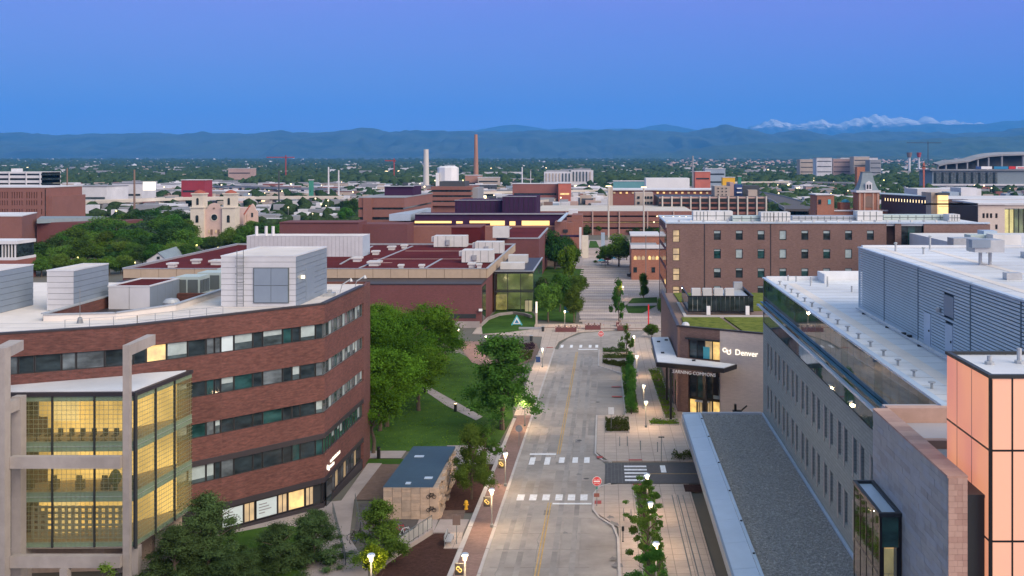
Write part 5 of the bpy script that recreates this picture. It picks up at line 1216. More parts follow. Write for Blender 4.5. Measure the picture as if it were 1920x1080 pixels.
# roof machinery
def unit(name,px0,px1,py0,Y,mt,label,cat='roof unit',parts=4,zb=18.9,depth=5,group=None):
    x0,x1,z1 = PX(px0,Y),PX(px1,Y),PZ(py0,Y); t = thing(name,label,cat,((x0+x1)/2,Y,zb),group)
    q = MB(); q.box(x0,x1,Y,Y+depth,zb,z1); q.build('case',mt,t)
    for k in range(1,parts): x = x0+(x1-x0)*k/parts; q = MB(); q.box(x-.08,x+.08,Y-.05,Y,zb+.1,z1-.1); q.build('seam','frame_grey',t)
    q = MB(); q.box(x0,x1,Y-.06,Y-.0,(zb+z1)/2-.07,(zb+z1)/2+.07); q.build('rail','frame_grey',t); return t
unit('rooftop_unit',1300,1326,396,275,'unit_white','square white roof unit at the left end of the long brick building')
unit('rooftop_unit',1327,1374,396,275,'unit_white','wide white double roof unit left of the long duct',parts=3)
unit('roof_duct',1374,1425,405,272,'unit_green','pale green low duct between two white roof units','duct',parts=3)
unit('rooftop_unit',1427,1450,398,270,'unit_white','white roof unit with panel doors right of the green duct')
unit('rooftop_unit',1452,1482,398,270,'unit_white','white roof unit with an arched back beside the long galvanised duct')
unit('roof_duct',1486,1605,405,276,'galv','long galvanised duct along the roof of the brick building','duct',parts=10)
unit('rooftop_unit',1608,1655,396,274,'unit_white','white panelled roof unit in front of the brick clock tower',parts=4)
unit('roof_duct',1657,1778,403,278,'unit_green','long pale green air unit at the right end of the brick building roof','duct',parts=8)
unit('rooftop_unit',1780,1800,402,272,'unit_white','short white roof box right of the long green air unit')
for i,px in enumerate(list(range(1250,1800,23))):
    X_ = PX(px,262); q = MB(); q.box(X_-.25,X_+.25,262,262.6,18.85,19.75); q.build('roof_vent','galv' if i%2 else 'unit_white',label='tiny box vent along the parapet of the long brick building',cat='vent',group='parapet vents of the long brick building')
t = thing('rooftop_unit','low curved grey duct cluster on the lower roof beyond the white louvred roof','roof unit',(95,230,12))
for (px0,px1,py0,py1,Y,mt) in ((1820,1895,441,452,222,'unit_green'),(1788,1840,447,462,215,'galv'),(1862,1915,440,462,218,'unit_white'),(1845,1870,433,441,225,'metal_light')):
    q = MB(); q.box(PX(px0,Y),PX(px1,Y),Y,Y+4,PZ(py1,Y)-4,PZ(py0,Y)); q.build('case',mt,t)
b = MB(); b.box(78,125,205,259,-4.7,PZ(463,215)); b.build('low_wing','city_white',label='low white roofed wing between the louvred roof and the long brick building',cat='building')
# ================================================================== TREES
def crown_mesh(name, n, leaf, m, shape='round', seed=0, lobes=14, flat_=.5):
    r = np.random.RandomState(seed)
    if shape == 'round': c = r.randn(lobes,3); c /= np.linalg.norm(c,axis=1)[:,None]; c *= (.35+.35*r.rand(lobes))[:,None]; c[:,2] = c[:,2]*.85; rad = .28+.20*r.rand(lobes)
    elif shape == 'cone':
        t = r.rand(lobes); a = r.rand(lobes)*6.283; R = (1-t)*.75*(.4+.6*r.rand(lobes)); c = np.stack([R*np.cos(a),R*np.sin(a),t*2-1],1); rad = .16+.24*(1-t)
    elif shape == 'column': t = r.rand(lobes); a = r.rand(lobes)*6.283; R = .35*r.rand(lobes)*(1.1-t*.5); c = np.stack([R*np.cos(a),R*np.sin(a),t*1.7-.85],1); rad = .25+.2*r.rand(lobes)
    elif shape == 'spread': a = r.rand(lobes)*6.283; R = .75*np.sqrt(r.rand(lobes)); c = np.stack([R*np.cos(a),R*np.sin(a),.6-1.1*R**2+.5*(r.rand(lobes)-.6)],1); rad = .22+.16*r.rand(lobes)
    elif shape == 'airy':
        t = r.rand(lobes); a = r.rand(lobes)*6.283; R = (.25+.7*r.rand(lobes))*(1-.6*t**1.5); c = np.stack([R*np.cos(a),R*np.sin(a),t*1.9-.95],1); rad = .10+.12*r.rand(lobes)
    elif shape == 'layer' and m == 'needle':
        t = r.rand(lobes)**1.3; a = r.rand(lobes)*6.283; R = (.15+.8*r.rand(lobes))*(1-.8*t); c = np.stack([R*np.cos(a),R*np.sin(a),t*1.9-.95+.25*(r.rand(lobes)-.5)],1); rad = .10+.13*r.rand(lobes)
    elif shape == 'layer':                                 # tiers of reaching limbs
        t = r.rand(lobes); a = r.rand(lobes)*6.283; R = (.30+.62*r.rand(lobes))*(1-.75*np.maximum(0,t)**1.3); c = np.stack([R*np.cos(a),R*np.sin(a),t*1.9-.95],1); rad = .13+.16*r.rand(lobes)
    w = rad**2; k = r.choice(lobes, n, p=w/w.sum())
    d = r.randn(n,3); d /= np.linalg.norm(d,axis=1)[:,None]; rr = np.minimum(1.5,np.abs(r.randn(n))*.62) if shape in ('layer','spread') else r.rand(n)**.45
    P = c[k]+d*(rad[k]*rr)[:,None]*np.array([1,1,flat_+.3]); 
    nrm = d*.6+r.randn(n,3)*.5+np.array([0,0,.5]); nrm /= np.linalg.norm(nrm,axis=1)[:,None]
    t1 = np.cross(nrm, r.randn(n,3)); t1 /= np.linalg.norm(t1,axis=1)[:,None]; t2 = np.cross(nrm,t1)
    s = leaf*(.6+.8*r.rand(n))[:,None]; w2 = s*(.55 if m != 'needle' else .3)
    V = np.stack([P-t1*s, P+t2*w2, P+t1*s, P-t2*w2],1).reshape(-1,3)
    Fq = np.arange(n*4).reshape(n,4)
    me = bpy.data.meshes.new(name); me.vertices.add(n*4); me.vertices.foreach_set('co',V.ravel()); me.loops.add(n*4); me.loops.foreach_set('vertex_index',Fq.ravel())
    me.polygons.add(n); me.polygons.foreach_set('loop_start',np.arange(n)*4); me.polygons.foreach_set('loop_total',np.full(n,4)); me.update(); me.materials.append(M[m]); return me
def trunk_mesh(name, seed, limbs=7, bare=.35, th=.045):
    r = random.Random(seed); mb = MB(); pts = [(0,0,-.02)]
    for k in range(1,6): pts.append((r.uniform(-.02,.02)*k, r.uniform(-.02,.02)*k, k*.17))
    for k in range(5): mb.tube(pts[k],pts[k+1],th*(1-k*.17),7,th*(1-(k+1)*.17),cap=(k in (0,4)))
    for k in range(limbs):
        z = bare+(.8-bare)*k/limbs; a = k*2.4+r.random(); q = (math.cos(a)*.27,math.sin(a)*.27,z+.16)
        i = min(4,int(z/.17)); p = pts[i]; mb.tube((p[0],p[1],z),q,th*.42,5,th*.16); mb.tube(q,(q[0]*1.6,q[1]*1.6,q[2]+.08),th*.16,4,th*.06)
    me = bpy.data.meshes.new(name); me.from_pydata(mb.v,[],mb.f); me.materials.append(M['bark']); return me
TK = [trunk_mesh('trunk_mesh',s) for s in range(3)]
CR = dict(
 near=[crown_mesh('crown_mesh',30000,.032,'leaf','layer',s,60,.45) for s in (1,2)],
 locust=[crown_mesh('crown_mesh',30000,.026,'leaf_locust','spread',s,46,.30) for s in (3,4,8)],
 mid=[crown_mesh('crown_mesh',9000,.046,'leaf','round',s,20) for s in (5,6,7)],
 dark=[crown_mesh('crown_mesh',9000,.046,'leaf_dark','round',s,20) for s in (15,16)],
 blue=[crown_mesh('crown_mesh',5000,.060,'leaf_blue','round',s,20) for s in (25,)],
 bright=[crown_mesh('crown_mesh',4500,.062,'leaf_bright','round',s,18) for s in (35,)],
 cone=[crown_mesh('crown_mesh',7000,.060,'leaf','cone',s,30) for s in (45,46)],
 column=[crown_mesh('crown_mesh',6000,.060,'leaf','column',s,22) for s in (47,48)],
 pine=[crown_mesh('crown_mesh',52000,.030,'needle','layer',s,95,.5) for s in (55,56)],
 dpine=[crown_mesh('crown_mesh',5000,.05,'leaf_dark','cone',s,30) for s in (65,)],
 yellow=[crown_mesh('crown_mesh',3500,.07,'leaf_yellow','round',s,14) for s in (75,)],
 airy=[crown_mesh('crown_mesh',6500,.034,'leaf','airy',s,34,.3) for s in (91,92,93)],
 sparse=[crown_mesh('crown_mesh',3600,.075,'leaf','layer',s,20) for s in (85,86)])
tcount = [0]
def tree(x, y, h, w, kind, label, group=None, name='tree', bare=.22, base=None, cat='tree', rot=None, dx=0):
    z0 = gz(y) if base is None else base; tcount[0] += 1; k = tcount[0]
    t = bpy.data.objects.new(name,None); COL.objects.link(t); t.location = (x,y,z0); ORG[t] = (x,y,z0); tag(t,label,cat,group)
    rr = random.Random(k)
    tr_ = bpy.data.objects.new('trunk',TK[k%3]); COL.objects.link(tr_); tr_.parent = t; sx_ = min(h*.85,w*.72); tr_.scale = (sx_,sx_,h*.9)
    cm = CR[kind][k % len(CR[kind])]; c = bpy.data.objects.new('crown',cm); COL.objects.link(c); c.parent = t
    ch = h*(1-bare); ext = {'near':1.05,'sparse':1.05,'cone':1.12,'column':1.1,'dpine':1.12}.get(kind,.95)
    c.location = (dx,0,h*bare+ch/2); c.scale = (w/2/.92,w/2/.92,ch/2/ext); c.rotation_euler = (0,0,rr.random()*6.28 if rot is None else rot)
    return t
def tree_px(px, py_base, py_top, wpx, kind, label, group=None, Y=None, **kw):
    Y = Y or GY(py_base); x = PX(px,Y); h = PZ(py_top,Y)-gz(Y); return tree(x,Y,h,wpx*Y/F,kind,label,group,**kw)
tree_px(942,806,628,160,'near','large leafy street tree overhanging the left edge of the road',name='street_tree',bare=.18)
tree_px(884,937,792,82,'near','medium street tree beside the timber bike shed',name='street_tree',bare=.20)
tree_px(909,880,790,66,'sparse','small loose tree half hidden behind the tree by the bike shed',name='street_tree',bare=.2)
tree_px(710,1062,934,112,'near','young tree in the bike court left of the timber shed',name='street_tree',bare=.15)
tree(PX(388,85.5),85.5,5.9,8.4,'pine','tall dark pine before the lower left brick facade',name='pine_tree',bare=.0)
tree(PX(328,82.5),82.5,4.3,7.0,'pine','squat dark pine at the bottom beside the glass hall corner',name='pine_tree',bare=.0)
tree(PX(588,86.5),86.5,4.3,7.0,'pine','broad low pine left of the ramp',name='pine_tree',bare=.0)
tree(PX(520,84.5),84.5,3.9,6.4,'pine','low rounded pine between the tall pine and the ramp pine',name='pine_tree',bare=.0)
tree(PX(440,80.5),80.5,2.8,6.6,'pine','flat spreading pine at the bottom edge below the tall pine',name='pine_tree',bare=.0)
tree(-38.2,77.0,3.4,3.2,'sparse','small bush under the concrete frame at the bottom left',name='shrub',bare=.05,cat='shrub')
tree(-17.35,76.6,5.3,2.3,'yellow','small tree lit yellow green behind the lamp at the bottom',name='street_tree',bare=.45)  # lamp light on its foliage is put into the yellow leaf colour
# honey locust grove
for (px,py,top,w,l) in ((725,800,640,130,'honey locust nearest the brick building corner in the grove'),(700,760,575,120,'honey locust behind the brick building corner'),(755,745,588,125,'honey locust in the middle of the grove'),
    (800,715,560,110,'tall honey locust before the maroon hall wall'),(818,700,605,95,'rightmost honey locust of the grove beside the red path'),(770,690,580,90,'honey locust at the back of the grove near the hall wall'),
    (716,690,560,85,'honey locust at the back left of the grove'),(785,770,640,110,'honey locust at the lawn side of the grove'),(700,850,700,105,'lowest honey locust beside the brick facade'),(835,680,610,60,'small honey locust by the end of the hall wall'),(745,770,612,100,'leafy honey locust between the corner and the lawn path'),(712,808,668,110,'low spreading honey locust filling the corner behind the brick facade'),(760,722,600,100,'honey locust filling the heart of the grove'),(733,700,582,90,'high honey locust rising by the roof corner')):
    tree_px(px,py,top,w*1.18,'locust',l,'honey locust grove',name='honey_locust',bare=.14)
# right planter trees
for (px,b_,t_,w,kd,l) in ((1175,668,607,30,'sparse','small tree at the far end of the right planters'),(1181,730,655,36,'column','slender tree in the planter below the smallest one'),(1184,778,688,36,'column','slender tree in the long hedge planter nearest the driveway'),
    (1208,985,896,84,'airy','planter tree nearest the dark driveway'),(1214,1062,950,80,'airy','second planter tree from the dark driveway'),(1221,1150,1022,104,'airy','planter tree cut by the bottom edge of the photo'),
    (1160,603,520,34,'sparse','lone slim tree on the striped plaza'),(1161,560,522,24,'column','small tree top behind the slim plaza tree'),(1207,560,512,32,'column','slim tree beside the small plaza lawn'),
    (1222,634,604,30,'mid','round bush tree by the canopy end'),(1240,593,555,20,'dark','narrow dark tree beside the brick building corner')):
    if l != 'x': tree_px(px,b_,t_,w,kd,l,name='street_tree',bare=.08 if kd!='airy' else .15)
# plaza row on the left
for i,(px,b_,t_,w,kd) in enumerate(((1028,604,512,56,'mid'),(1050,585,503,50,'mid'),(1076,605,530,46,'mid'),(1085,560,505,40,'mid'),(1018,575,518,46,'dark'),(1066,530,445,38,'bright'),(1074,500,450,36,'bright'),(1060,512,462,34,'mid'),(1040,505,430,60,'dark'),(1012,498,422,64,'dark'),(1062,480,440,40,'dark'),
    (1160,500,436,58,'mid'),(1140,497,452,40,'mid'),(1125,492,462,30,'sparse'),(1175,488,450,30,'mid'),(1085,440,420,26,'mid'),(1100,446,420,20,'dark'),(1190,440,424,30,'dark'),(1216,440,422,34,'dark'),(1236,442,425,20,'mid'),(1122,440,418,14,'bright'))):
    if kd == 'x': continue
    where = ['leftmost of the clipped pair by the glass entrance','taller one behind the clipped pair','dark tree at the left plaza edge nearest the barrier','dark tree farther up the left plaza edge','tree tight against the glass entrance block','pale green tree up the left side of the plaza','second pale green tree up the plaza','green tree behind the pale green ones','broad dark tree behind the entrance block','very dark evergreen right of the brick annex','dark low tree at the far left of the plaza',
    'large green tree before the orange brick house','green tree left of the large plaza tree','small loose tree in the middle of the plaza','green tree against the orange brick house','little tree before the parking deck','small dark tree at the end of the plaza axis','dark tree before the parking deck left of the residence','dark tree touching the residence roofline','tree top beside the residence corner','tiny pale tree at the end of the plaza axis'][i]
    tree_px(px,b_,t_,w,kd,where,name='plaza_tree',bare=.03)
# the tree belt beyond the left roofs
belt = []
rt = random.Random(21)
rowsb = [(515,(45,240),(28,44),14),(498,(40,350),(38,60),18),(482,(90,360),(40,62),16),(470,(130,470),(40,60),18),(458,(150,360),(36,56),14),(446,(230,370),(34,52),9),(437,(90,320),(28,44),10),(428,(95,350),(24,40),10),(452,(380,520),(26,44),9),(440,(470,660),(18,30),12)]
ci = 0
for py,(xa,xb),(ha,hb2),n in rowsb:
    for k in range(n):
        px = xa+(xb-xa)*(k+.5)/n+rt.uniform(-8,8); h = rt.uniform(ha,hb2); kd = rt.choice(['mid','mid','dark','mid','blue' if 250<px<330 else 'mid','bright' if rt.random()<.3 else 'dark'])
        pb = py+rt.uniform(-4,4)
        if 352 < px < 452 and pb-h < 440: h = pb-442; 
        if h < 10: continue
        shade = {'mid':'green','dark':'dark green','blue':'blue green','bright':'pale green'}[kd]; size = 'tall' if h > 50 else ('middling' if h > 34 else 'low')
        tree_px(px,pb,pb-h,h*rt.uniform(.95,1.35),kd,f'{size} {shade} broadleaf tree in the belt beyond the left roofs','tree belt beyond the left roofs',name='park_tree',bare=.10)
for (px,b_,t_,w,kd,l) in ((738,470,420,64,'mid','dense green tree behind the maroon hall roof'),(790,470,428,50,'dark','darker tree right of the dense green one behind the hall'),(700,462,436,30,'mid','small tree left of the dense green tree behind the hall'),(812,462,430,30,'mid','tree partly behind the white roof units'),
    (660,405,368,36,'dark','dark tree left of the strip windowed arts block'),(648,420,385,34,'mid','green tree below the viaduct end'),(430,470,425,44,'mid','green tree directly before the church'),(462,466,420,46,'mid','green tree at the foot of the church side'),(400,474,440,40,'dark','dark shrubby tree at the church steps'),(33,522,488,30,'dpine','small pointed conifer by the left white building')):
    if kd != 'x': tree_px(px,b_,t_,w,kd,l,name='park_tree',bare=.1)

# ================================================================== PLANTERS AND HEDGES
def leaf_patch(name, poly, n, h, leaf, mt, seed, kind='stuff', base=.1, label=None, cat=None, group=None, parent=None):
    r = np.random.RandomState(seed); P = np.array(poly); lo, hi = P.min(0), P.max(0); out_ = []
    while len(out_) < n:
        q = lo+(hi-lo)*r.rand(n*2,2); ins = np.zeros(len(q),bool); m_ = len(P)
        for i in range(m_):
            a,b = P[i],P[(i+1)%m_]; c = ((a[1]>q[:,1])!=(b[1]>q[:,1])); xx = (b[0]-a[0])*(q[:,1]-a[1])/((b[1]-a[1])+1e-12)+a[0]; ins ^= c&(q[:,0]<xx)
        out_ += q[ins].tolist()
    q = np.array(out_[:n]); clump = fbm(q[:,0]*1.1+50,q[:,1]*1.1+50,3,seed); z = np.interp(q[:,1],GYP,GZP)+base+h*np.clip(clump*2-.35,.1,1)*r.rand(n)**.5
    C_ = np.column_stack([q,z]); nr = r.randn(n,3)*.7+np.array([0,0,.8]); nr /= np.linalg.norm(nr,axis=1)[:,None]; t1 = np.cross(nr,r.randn(n,3)); t1 /= np.linalg.norm(t1,axis=1)[:,None]; t2 = np.cross(nr,t1); s = leaf*(.6+.8*r.rand(n))[:,None]
    org = np.array([*C_[:,:2].mean(0),C_[:,2].min()]) if parent is None else np.array(ORG[parent])
    V = np.stack([C_-t1*s,C_+t2*s*.5,C_+t1*s,C_-t2*s*.5],1).reshape(-1,3)-org
    me = bpy.data.meshes.new(name); me.from_pydata(V.tolist(),[],np.arange(n*4).reshape(n,4).tolist()); me.materials.append(M[mt]); o = bpy.data.objects.new(name,me); COL.objects.link(o)
    if parent is None: o.location = org
    else: o.parent = parent
    tag(o,label,cat,group,kind); return o
def planter(poly, h, seed, label, mt='leaf_shrub', dens=160, soil='soil'):
    xs_ = [p[0] for p in poly]; ys_ = [p[1] for p in poly]; a = (max(xs_)-min(xs_))*(max(ys_)-min(ys_)); c = (sum(xs_)/len(xs_),sum(ys_)/len(ys_))
    t = thing('planter',label,'planter',(c[0],c[1],gz(c[1])))
    mb = MB(); mb.sheet(poly,.14,.3); mb.build('soil',soil,t)
    kb = MB(); n = len(poly)
    for i in range(n):
        a_,b_ = poly[i],poly[(i+1)%n]; d,l = dirn(a_,b_); nn = Vector((-d.y,d.x))*.16; kb.sheet([a_,b_,(b_[0]+nn.x,b_[1]+nn.y),(a_[0]+nn.x,a_[1]+nn.y)],.24,.35)
    kb.build('rim','kerb',t)
    leaf_patch('foliage',poly,int(a*dens),h,.09,mt,seed,parent=t,kind='stuff'); return t
R_ = lambda x0,x1,y0,y1: [(x0,y0),(x1,y0),(x1,y1),(x0,y1)]
planter(R_(.15,3.4,135.2,143.2),1.0,1,'square hedge planter by the lower driveway corner',dens=170)
planter(R_(3.1,5.0,147,170),1.1,2,'long narrow hedge planter with slender trees along the right pavement',dens=150,mt='leaf')
planter(R_(3.1,5.0,172,189),1.0,3,'hedge planter between the long hedge and the three short beds',dens=130,mt='leaf')
planter([(-.3,192),(5,185),(5,192.5),(-.3,196)],.8,4,'lowest of three short hedge beds by the stop line',dens=120)
planter(R_(-.3,5,198,203.5),.8,5,'middle of three short hedge beds by the stop line',dens=120)
planter(R_(-.3,5,206,210.8),.8,6,'topmost of three short hedge beds by the stop line',dens=120)
planter(R_(3.2,5.2,74,109),.9,7,'long planter of trees along the right plaza at the bottom',dens=110,mt='leaf')
planter(R_(6.3,10.3,139.6,142.6),.5,8,'planter with yellow grasses under the canopy column',mt='leaf_yellow',dens=120)
planter([(8.6,143.5),(10.2,143.5),(10.2,185),(8.0,185)],.8,9,'narrow bed of yellow shrubs along the learning commons wall',mt='leaf_yellow',dens=60)
leaf_patch('shrub',[(8,120.6),(10.6,120.6),(10.6,123.6),(8.4,122.6)],900,1.2,.10,'leaf_shrub',10,kind=None,label='dark rounded shrub beside the driveway and the gravel roof edge',cat='shrub')
for (poly,m_,s_,l_) in ((([G(900,648),G(1000,646),G(1004,655),G(960,660),G(905,658)]),'leaf_purple',11,'purple flowering bed beside the red path'),([G(930,662),G(1000,660),G(996,674),G(960,688),G(935,680)],'leaf_shrub',12,'green flower bed in front of the purple one')):
    leaf_patch('flower_bed',poly,5000,.8,.14,m_,s_,label=l_,cat='flower bed',kind='stuff')
# long grass and low shrubs for the roof beds and lawns
leaf_patch('grass',[G(700,700),G(760,665),G(862,665),G(915,690),G(958,740),G(958,782),G(905,842),G(850,844),G(700,844)],9000,.10,.10,'leaf_bright',13,base=.0)

# ================================================================== LAMPS, SIGNS, STREET FURNITURE
def lamp_proto(x, y, h, label, lit=True, banner=None, base=None, group='pedestrian lamps', energy=160, z0=None):
    g = gz(y)+.14 if z0 is None else z0; t = thing('street_lamp',label,'street lamp',(x,y,g),group)
    p = MB(); p.lathe((x,y,g),[(.17,0),(.17,.25),(.08,.35),(.065,h-.75),(.065,h-.7)],10); p.build('pole','pole_grey',t)
    p = MB(); p.lathe((x,y,g+h-.66),[(.10,0),(.15,.08),(.17,.34)],12); p.build('globe','lamp_glow' if lit else 'sign_white',t)
    p = MB(); p.lathe((x,y,g+h-.30),[(.2,0),(.29,.05),(.29,.16),(.24,.22)],14); p.build('cap','metal_light',t)
    if banner:
        b = MB(); b.box(x-.78,x-.14,y-.03,y+.03,g+h-1.75,g+h-.85); bo = b.build('banner','black_metal',t)
        b = MB()
        PP = lambda u,v,t_: (x-.46+u,y-.035-t_,g+h-1.3+v)
        ring(b,-.07,.07,.16,.06,PP,.5,5.2,t0=0,t1=.01); ring(b,.08,-.08,.16,.06,PP,3.4,8.2,t0=0,t1=.01); b.build('banner_print','gold',bo)
        b = MB(); b.tube((x-.8,y,g+h-.84),(x,y,g+h-.84),.02,4); b.tube((x-.8,y,g+h-1.76),(x,y,g+h-1.76),.02,4); b.build('arm','pole_grey',t)
    if lit:
        ld = bpy.data.lights.new('lamp_light','POINT'); ld.energy = energy*3.3; ld.color = (1,.68,.38); ld.shadow_soft_size = .2
        lo = bpy.data.objects.new('lamp_light',ld); COL.objects.link(lo); lo.parent = t; lo.location = (.0,-.9,h-.5)
    return t
lamp_proto(-10.75,78.2,3.75,'pedestrian lamp with black banner lowest on the left pavement',banner=1)
lamp_proto(-10.65,95.9,3.7,'pedestrian lamp with black banner in the middle of the left pavement',banner=1)
lamp_proto(-10.7,109.7,3.7,'pedestrian lamp with black banner nearest the first crosswalk',banner=1)
lamp_proto(-17.3,75.2,4.75,'pedestrian lamp before the yellow lit tree at the bottom',energy=110)
for (x,y,l) in ((4.25,100.5,'pedestrian lamp in the planter nearest the dark driveway'),(4.15,91.0,'pedestrian lamp between the two planter trees'),(4.1,80.3,'pedestrian lamp in the planter at the bottom edge')): lamp_proto(x,y,3.9,l)
for (px,py,l) in ((1207,768,'pedestrian lamp beside the end of the long hedge'),(1211,803,'pedestrian lamp between long hedge and square hedge'),(1194,706,'pedestrian lamp beside the short hedge beds'),(1189,664,'pedestrian lamp near the canopy end'),(911,664,'pedestrian lamp in the bed beside the red path'),(860,650,'pedestrian lamp at the edge of the locust grove'),
    (1059,612,'pedestrian lamp with a blue sign by the plaza barrier'),(1017,690,'pedestrian lamp on the left pavement near the round planting bed'),(1168,560,'pedestrian lamp behind the slim plaza tree'),(1100,478,'pedestrian lamp far up the plaza'),(966,772,'pedestrian lamp hidden behind the large street tree')):
    x,y = G(px,py); lamp_proto(x,y,3.7,l,energy=160)
lamp_proto(-10.9,139,3.8,'pedestrian lamp under the right limbs of the large street tree',energy=260)
x,y = G(1006,614); t = thing('light_column','tall pale light column beside the lawn before the glass entrance','light column',(x,y,gz(y)))
p = MB(); p.box(x-.22,x+.22,y-.2,y+.2,gz(y),gz(y)+6.2); p.build('column','city_beige',t); p = MB(); p.box(x-.2,x+.2,y-.22,y-.2,gz(y)+3.5,gz(y)+6.1); p.build('light_strip','sign_glow',t)
# bollard lights on the lawn path
for (px,py,l) in ((797,738,'bollard light at the upper end of the lawn path'),(854,772,'bollard light at the lower end of the lawn path'),(710,860,'dark bollard on the narrow path by the brick building')):
    x,y = G(px,py); t = thing('bollard_light',l,'bollard',(x,y,gz(y))); p = MB(); p.lathe((x,y,gz(y)),[(.22,0),(.22,1.15)],10); p.build('post','black_metal',t); p = MB(); p.lathe((x,y,gz(y)+1.16),[(.2,0),(.2,.16)],10); p.build('light_head','lamp_far' if px!=710 else 'frame_dark',t)
    p = MB(); p.lathe((x,y,gz(y)+1.33),[(.24,0),(.24,.08)],10); p.build('cap','black_metal',t)
def sign_post(name,x,y,h,label,cat='road sign'):
    g = gz(y)+.12; t = thing(name,label,cat,(x,y,g)); p = MB(); p.tube((x,y,g),(x,y,g+h),.04,6); p.build('post','pole_grey',t); return t,g
def no_entry(x,y,h,label,r=.42):
    t,g = sign_post('no_entry_sign',x,y,h,label); y -= .06
    for rr,mt,dy in ((r,'sign_white',0),(r*.92,'sign_red',-.012)):
        p = MB(); c = [(x+rr*math.cos(2*math.pi*k/24),y+dy,g+h-r+rr*math.sin(2*math.pi*k/24)) for k in range(24)]; cb = [(a,y+dy+.02,b) for a,_,b in c]
        p.face(*c); p.face(*cb[::-1])
        for k in range(24): p.face(c[k],cb[k],cb[(k+1)%24],c[(k+1)%24])
        p.build('disc',mt,t)
    p = MB(); p.box(x-r*.68,x+r*.68,y-.022,y-.015,g+h-r-.07,g+h-r+.07); p.build('bar','sign_white',t)
    text('lettering','DO NOT',r*.42,(x,y-.02,g+h-r*.72),'sign_white',t,align='CENTER',ext=.004); text('lettering','ENTER',r*.42,(x,y-.02,g+h-r*1.6),'sign_white',t,align='CENTER',ext=.004)
    return t,g
t,g = no_entry(-.75,102.6,3.0,'red do not enter sign on its post by the near crosswalk',.48)
p = MB(); p.box(-.86,-.66,102.5,102.55,g+1.75,g+1.95); p.build('plate','city_green',t); p = MB(); p.box(-1.05,-.5,102.5,102.56,g+.95,g+1.3); p.build('plate','city_red',t)
no_entry(-.7,214.5,3.4,'red do not enter sign at the far stop line',.62)
x,y = G(1146,806); t,g = sign_post('parking_sign',x,y,2.9,'white sign board on a post before the square hedge'); p = MB(); p.box(x-.38,x+.38,y-.08,y-.04,g+2.0,g+2.95); p.build('board','screen_white' if False else 'sign_white',t)
for i,(px,py,l) in enumerate(((1162,838,'first thin post left of the driveway racks'),(1176,838,'second thin post near the square hedge'),(1201,846,'third thin post near the driveway'),(1233,849,'fourth thin post near the driveway'))):
    x,y = G(px,py); p = MB(); g = gz(y)+.12; p.tube((x,y,g),(x,y,g+1.1),.05,6); p.lathe((x,y,g+1.1),[(.05,0),(.08,.04),(.05,.1)],6); p.build('bollard','pole_grey',label=l,cat='bollard',group='thin posts at the driveway')
x,y = G(1240,866); t = thing('pole_lamp','slim cross armed post beside the driveway corner','post',(x,y,gz(y))); p = MB(); p.tube((x,y,gz(y)),(x,y,gz(y)+2.9),.05,6); p.build('post','pole_grey',t); p = MB(); p.box(x-.35,x+.35,y-.05,y+.05,gz(y)+2.9,gz(y)+3.0); p.build('arm','frame_dark',t)
x,y = G(1168,1018); p = MB(); g = gz(y)+.12; p.lathe((x,y,g),[(.09,0),(.04,.1),(.04,.9),(.12,1.0),(.12,1.35),(.04,1.4)],8); p.build('parking_meter','black_metal',label='black parking meter on the right pavement at the bottom',cat='parking meter')
for i,(x,y) in enumerate(((1.9,98.6),(2.6,98.2))):
    p = MB(); g = gz(y)+.12
    for k in range(8):
        a,b = math.pi*k/8,math.pi*(k+1)/8; p.tube((x,y-1.6*math.cos(a)*.5,g+1.0*math.sin(a)),(x,y-1.6*math.cos(b)*.5,g+1.0*math.sin(b)),.035,5)
    p.build('bike_rack','pole_grey',label=('left','right')[i]+' of two steel hoop bike racks near the stop sign',cat='bike rack',group='hoop racks')
x,y = G(973,838); t,g = sign_post('round_sign',x,y,2.2,'grey back of a round sign on the left pavement under the large tree')
p = MB(); c = [(x+.45*math.cos(2*math.pi*k/20),y,g+2.2+.45*math.sin(2*math.pi*k/20)) for k in range(20)]; p.face(*c); p.face(*[(a,y+.03,b) for a,_,b in c][::-1]); p.build('disc','city_grey',t)
x,y = G(856,1022); t,g = sign_post('notice_sign',x,y,2.6,'small dark brown notice board beside the bench'); p = MB(); p.box(x-.35,x+.35,y-.07,y-.04,g+1.7,g+2.6); p.build('board','cloth_dark' if False else 'city_brown',t)
# drain covers / hydrant / bench
x,y = G(874,956); t = thing('fire_hydrant','yellow fire hydrant on the mulch bed','hydrant',(x,y,gz(y))); g = gz(y)+.05
p = MB(); p.lathe((x,y,g),[(.2,0),(.2,.08),(.14,.1),(.14,.62),(.2,.64),(.2,.7),(.15,.85),(.05,.92)],10); p.build('body','hydrant',t); p = MB(); p.tube((x-.26,y,g+.48),(x+.26,y,g+.48),.07,8); p.build('nozzle','hydrant',t)
x,y = G(843,1020); t = thing('bench','grey metal bench on the small paved pad at the bottom','bench',(x,y,gz(y))); g = gz(y)+.12
for k in range(4): p = MB(); p.box(x-.3+k*.15,x-.18+k*.15,y-1,y+1,g+.42,g+.46); p.build('slat','galv',t)
for k in range(3): p = MB(); p.box(x-.36,x-.32,y-1,y+1,g+.55+k*.14,g+.65+k*.14); p.build('slat','galv',t)
for s_ in (-.8,.8): p = MB(); p.box(x-.34,x-.28,y+s_-.03,y+s_+.03,g,g+.95); p.box(x+.2,x+.26,y+s_-.03,y+s_+.03,g,g+.42); p.box(x-.28,x+.2,y+s_-.03,y+s_+.03,g+.36,g+.41); p.build('leg','galv',t)
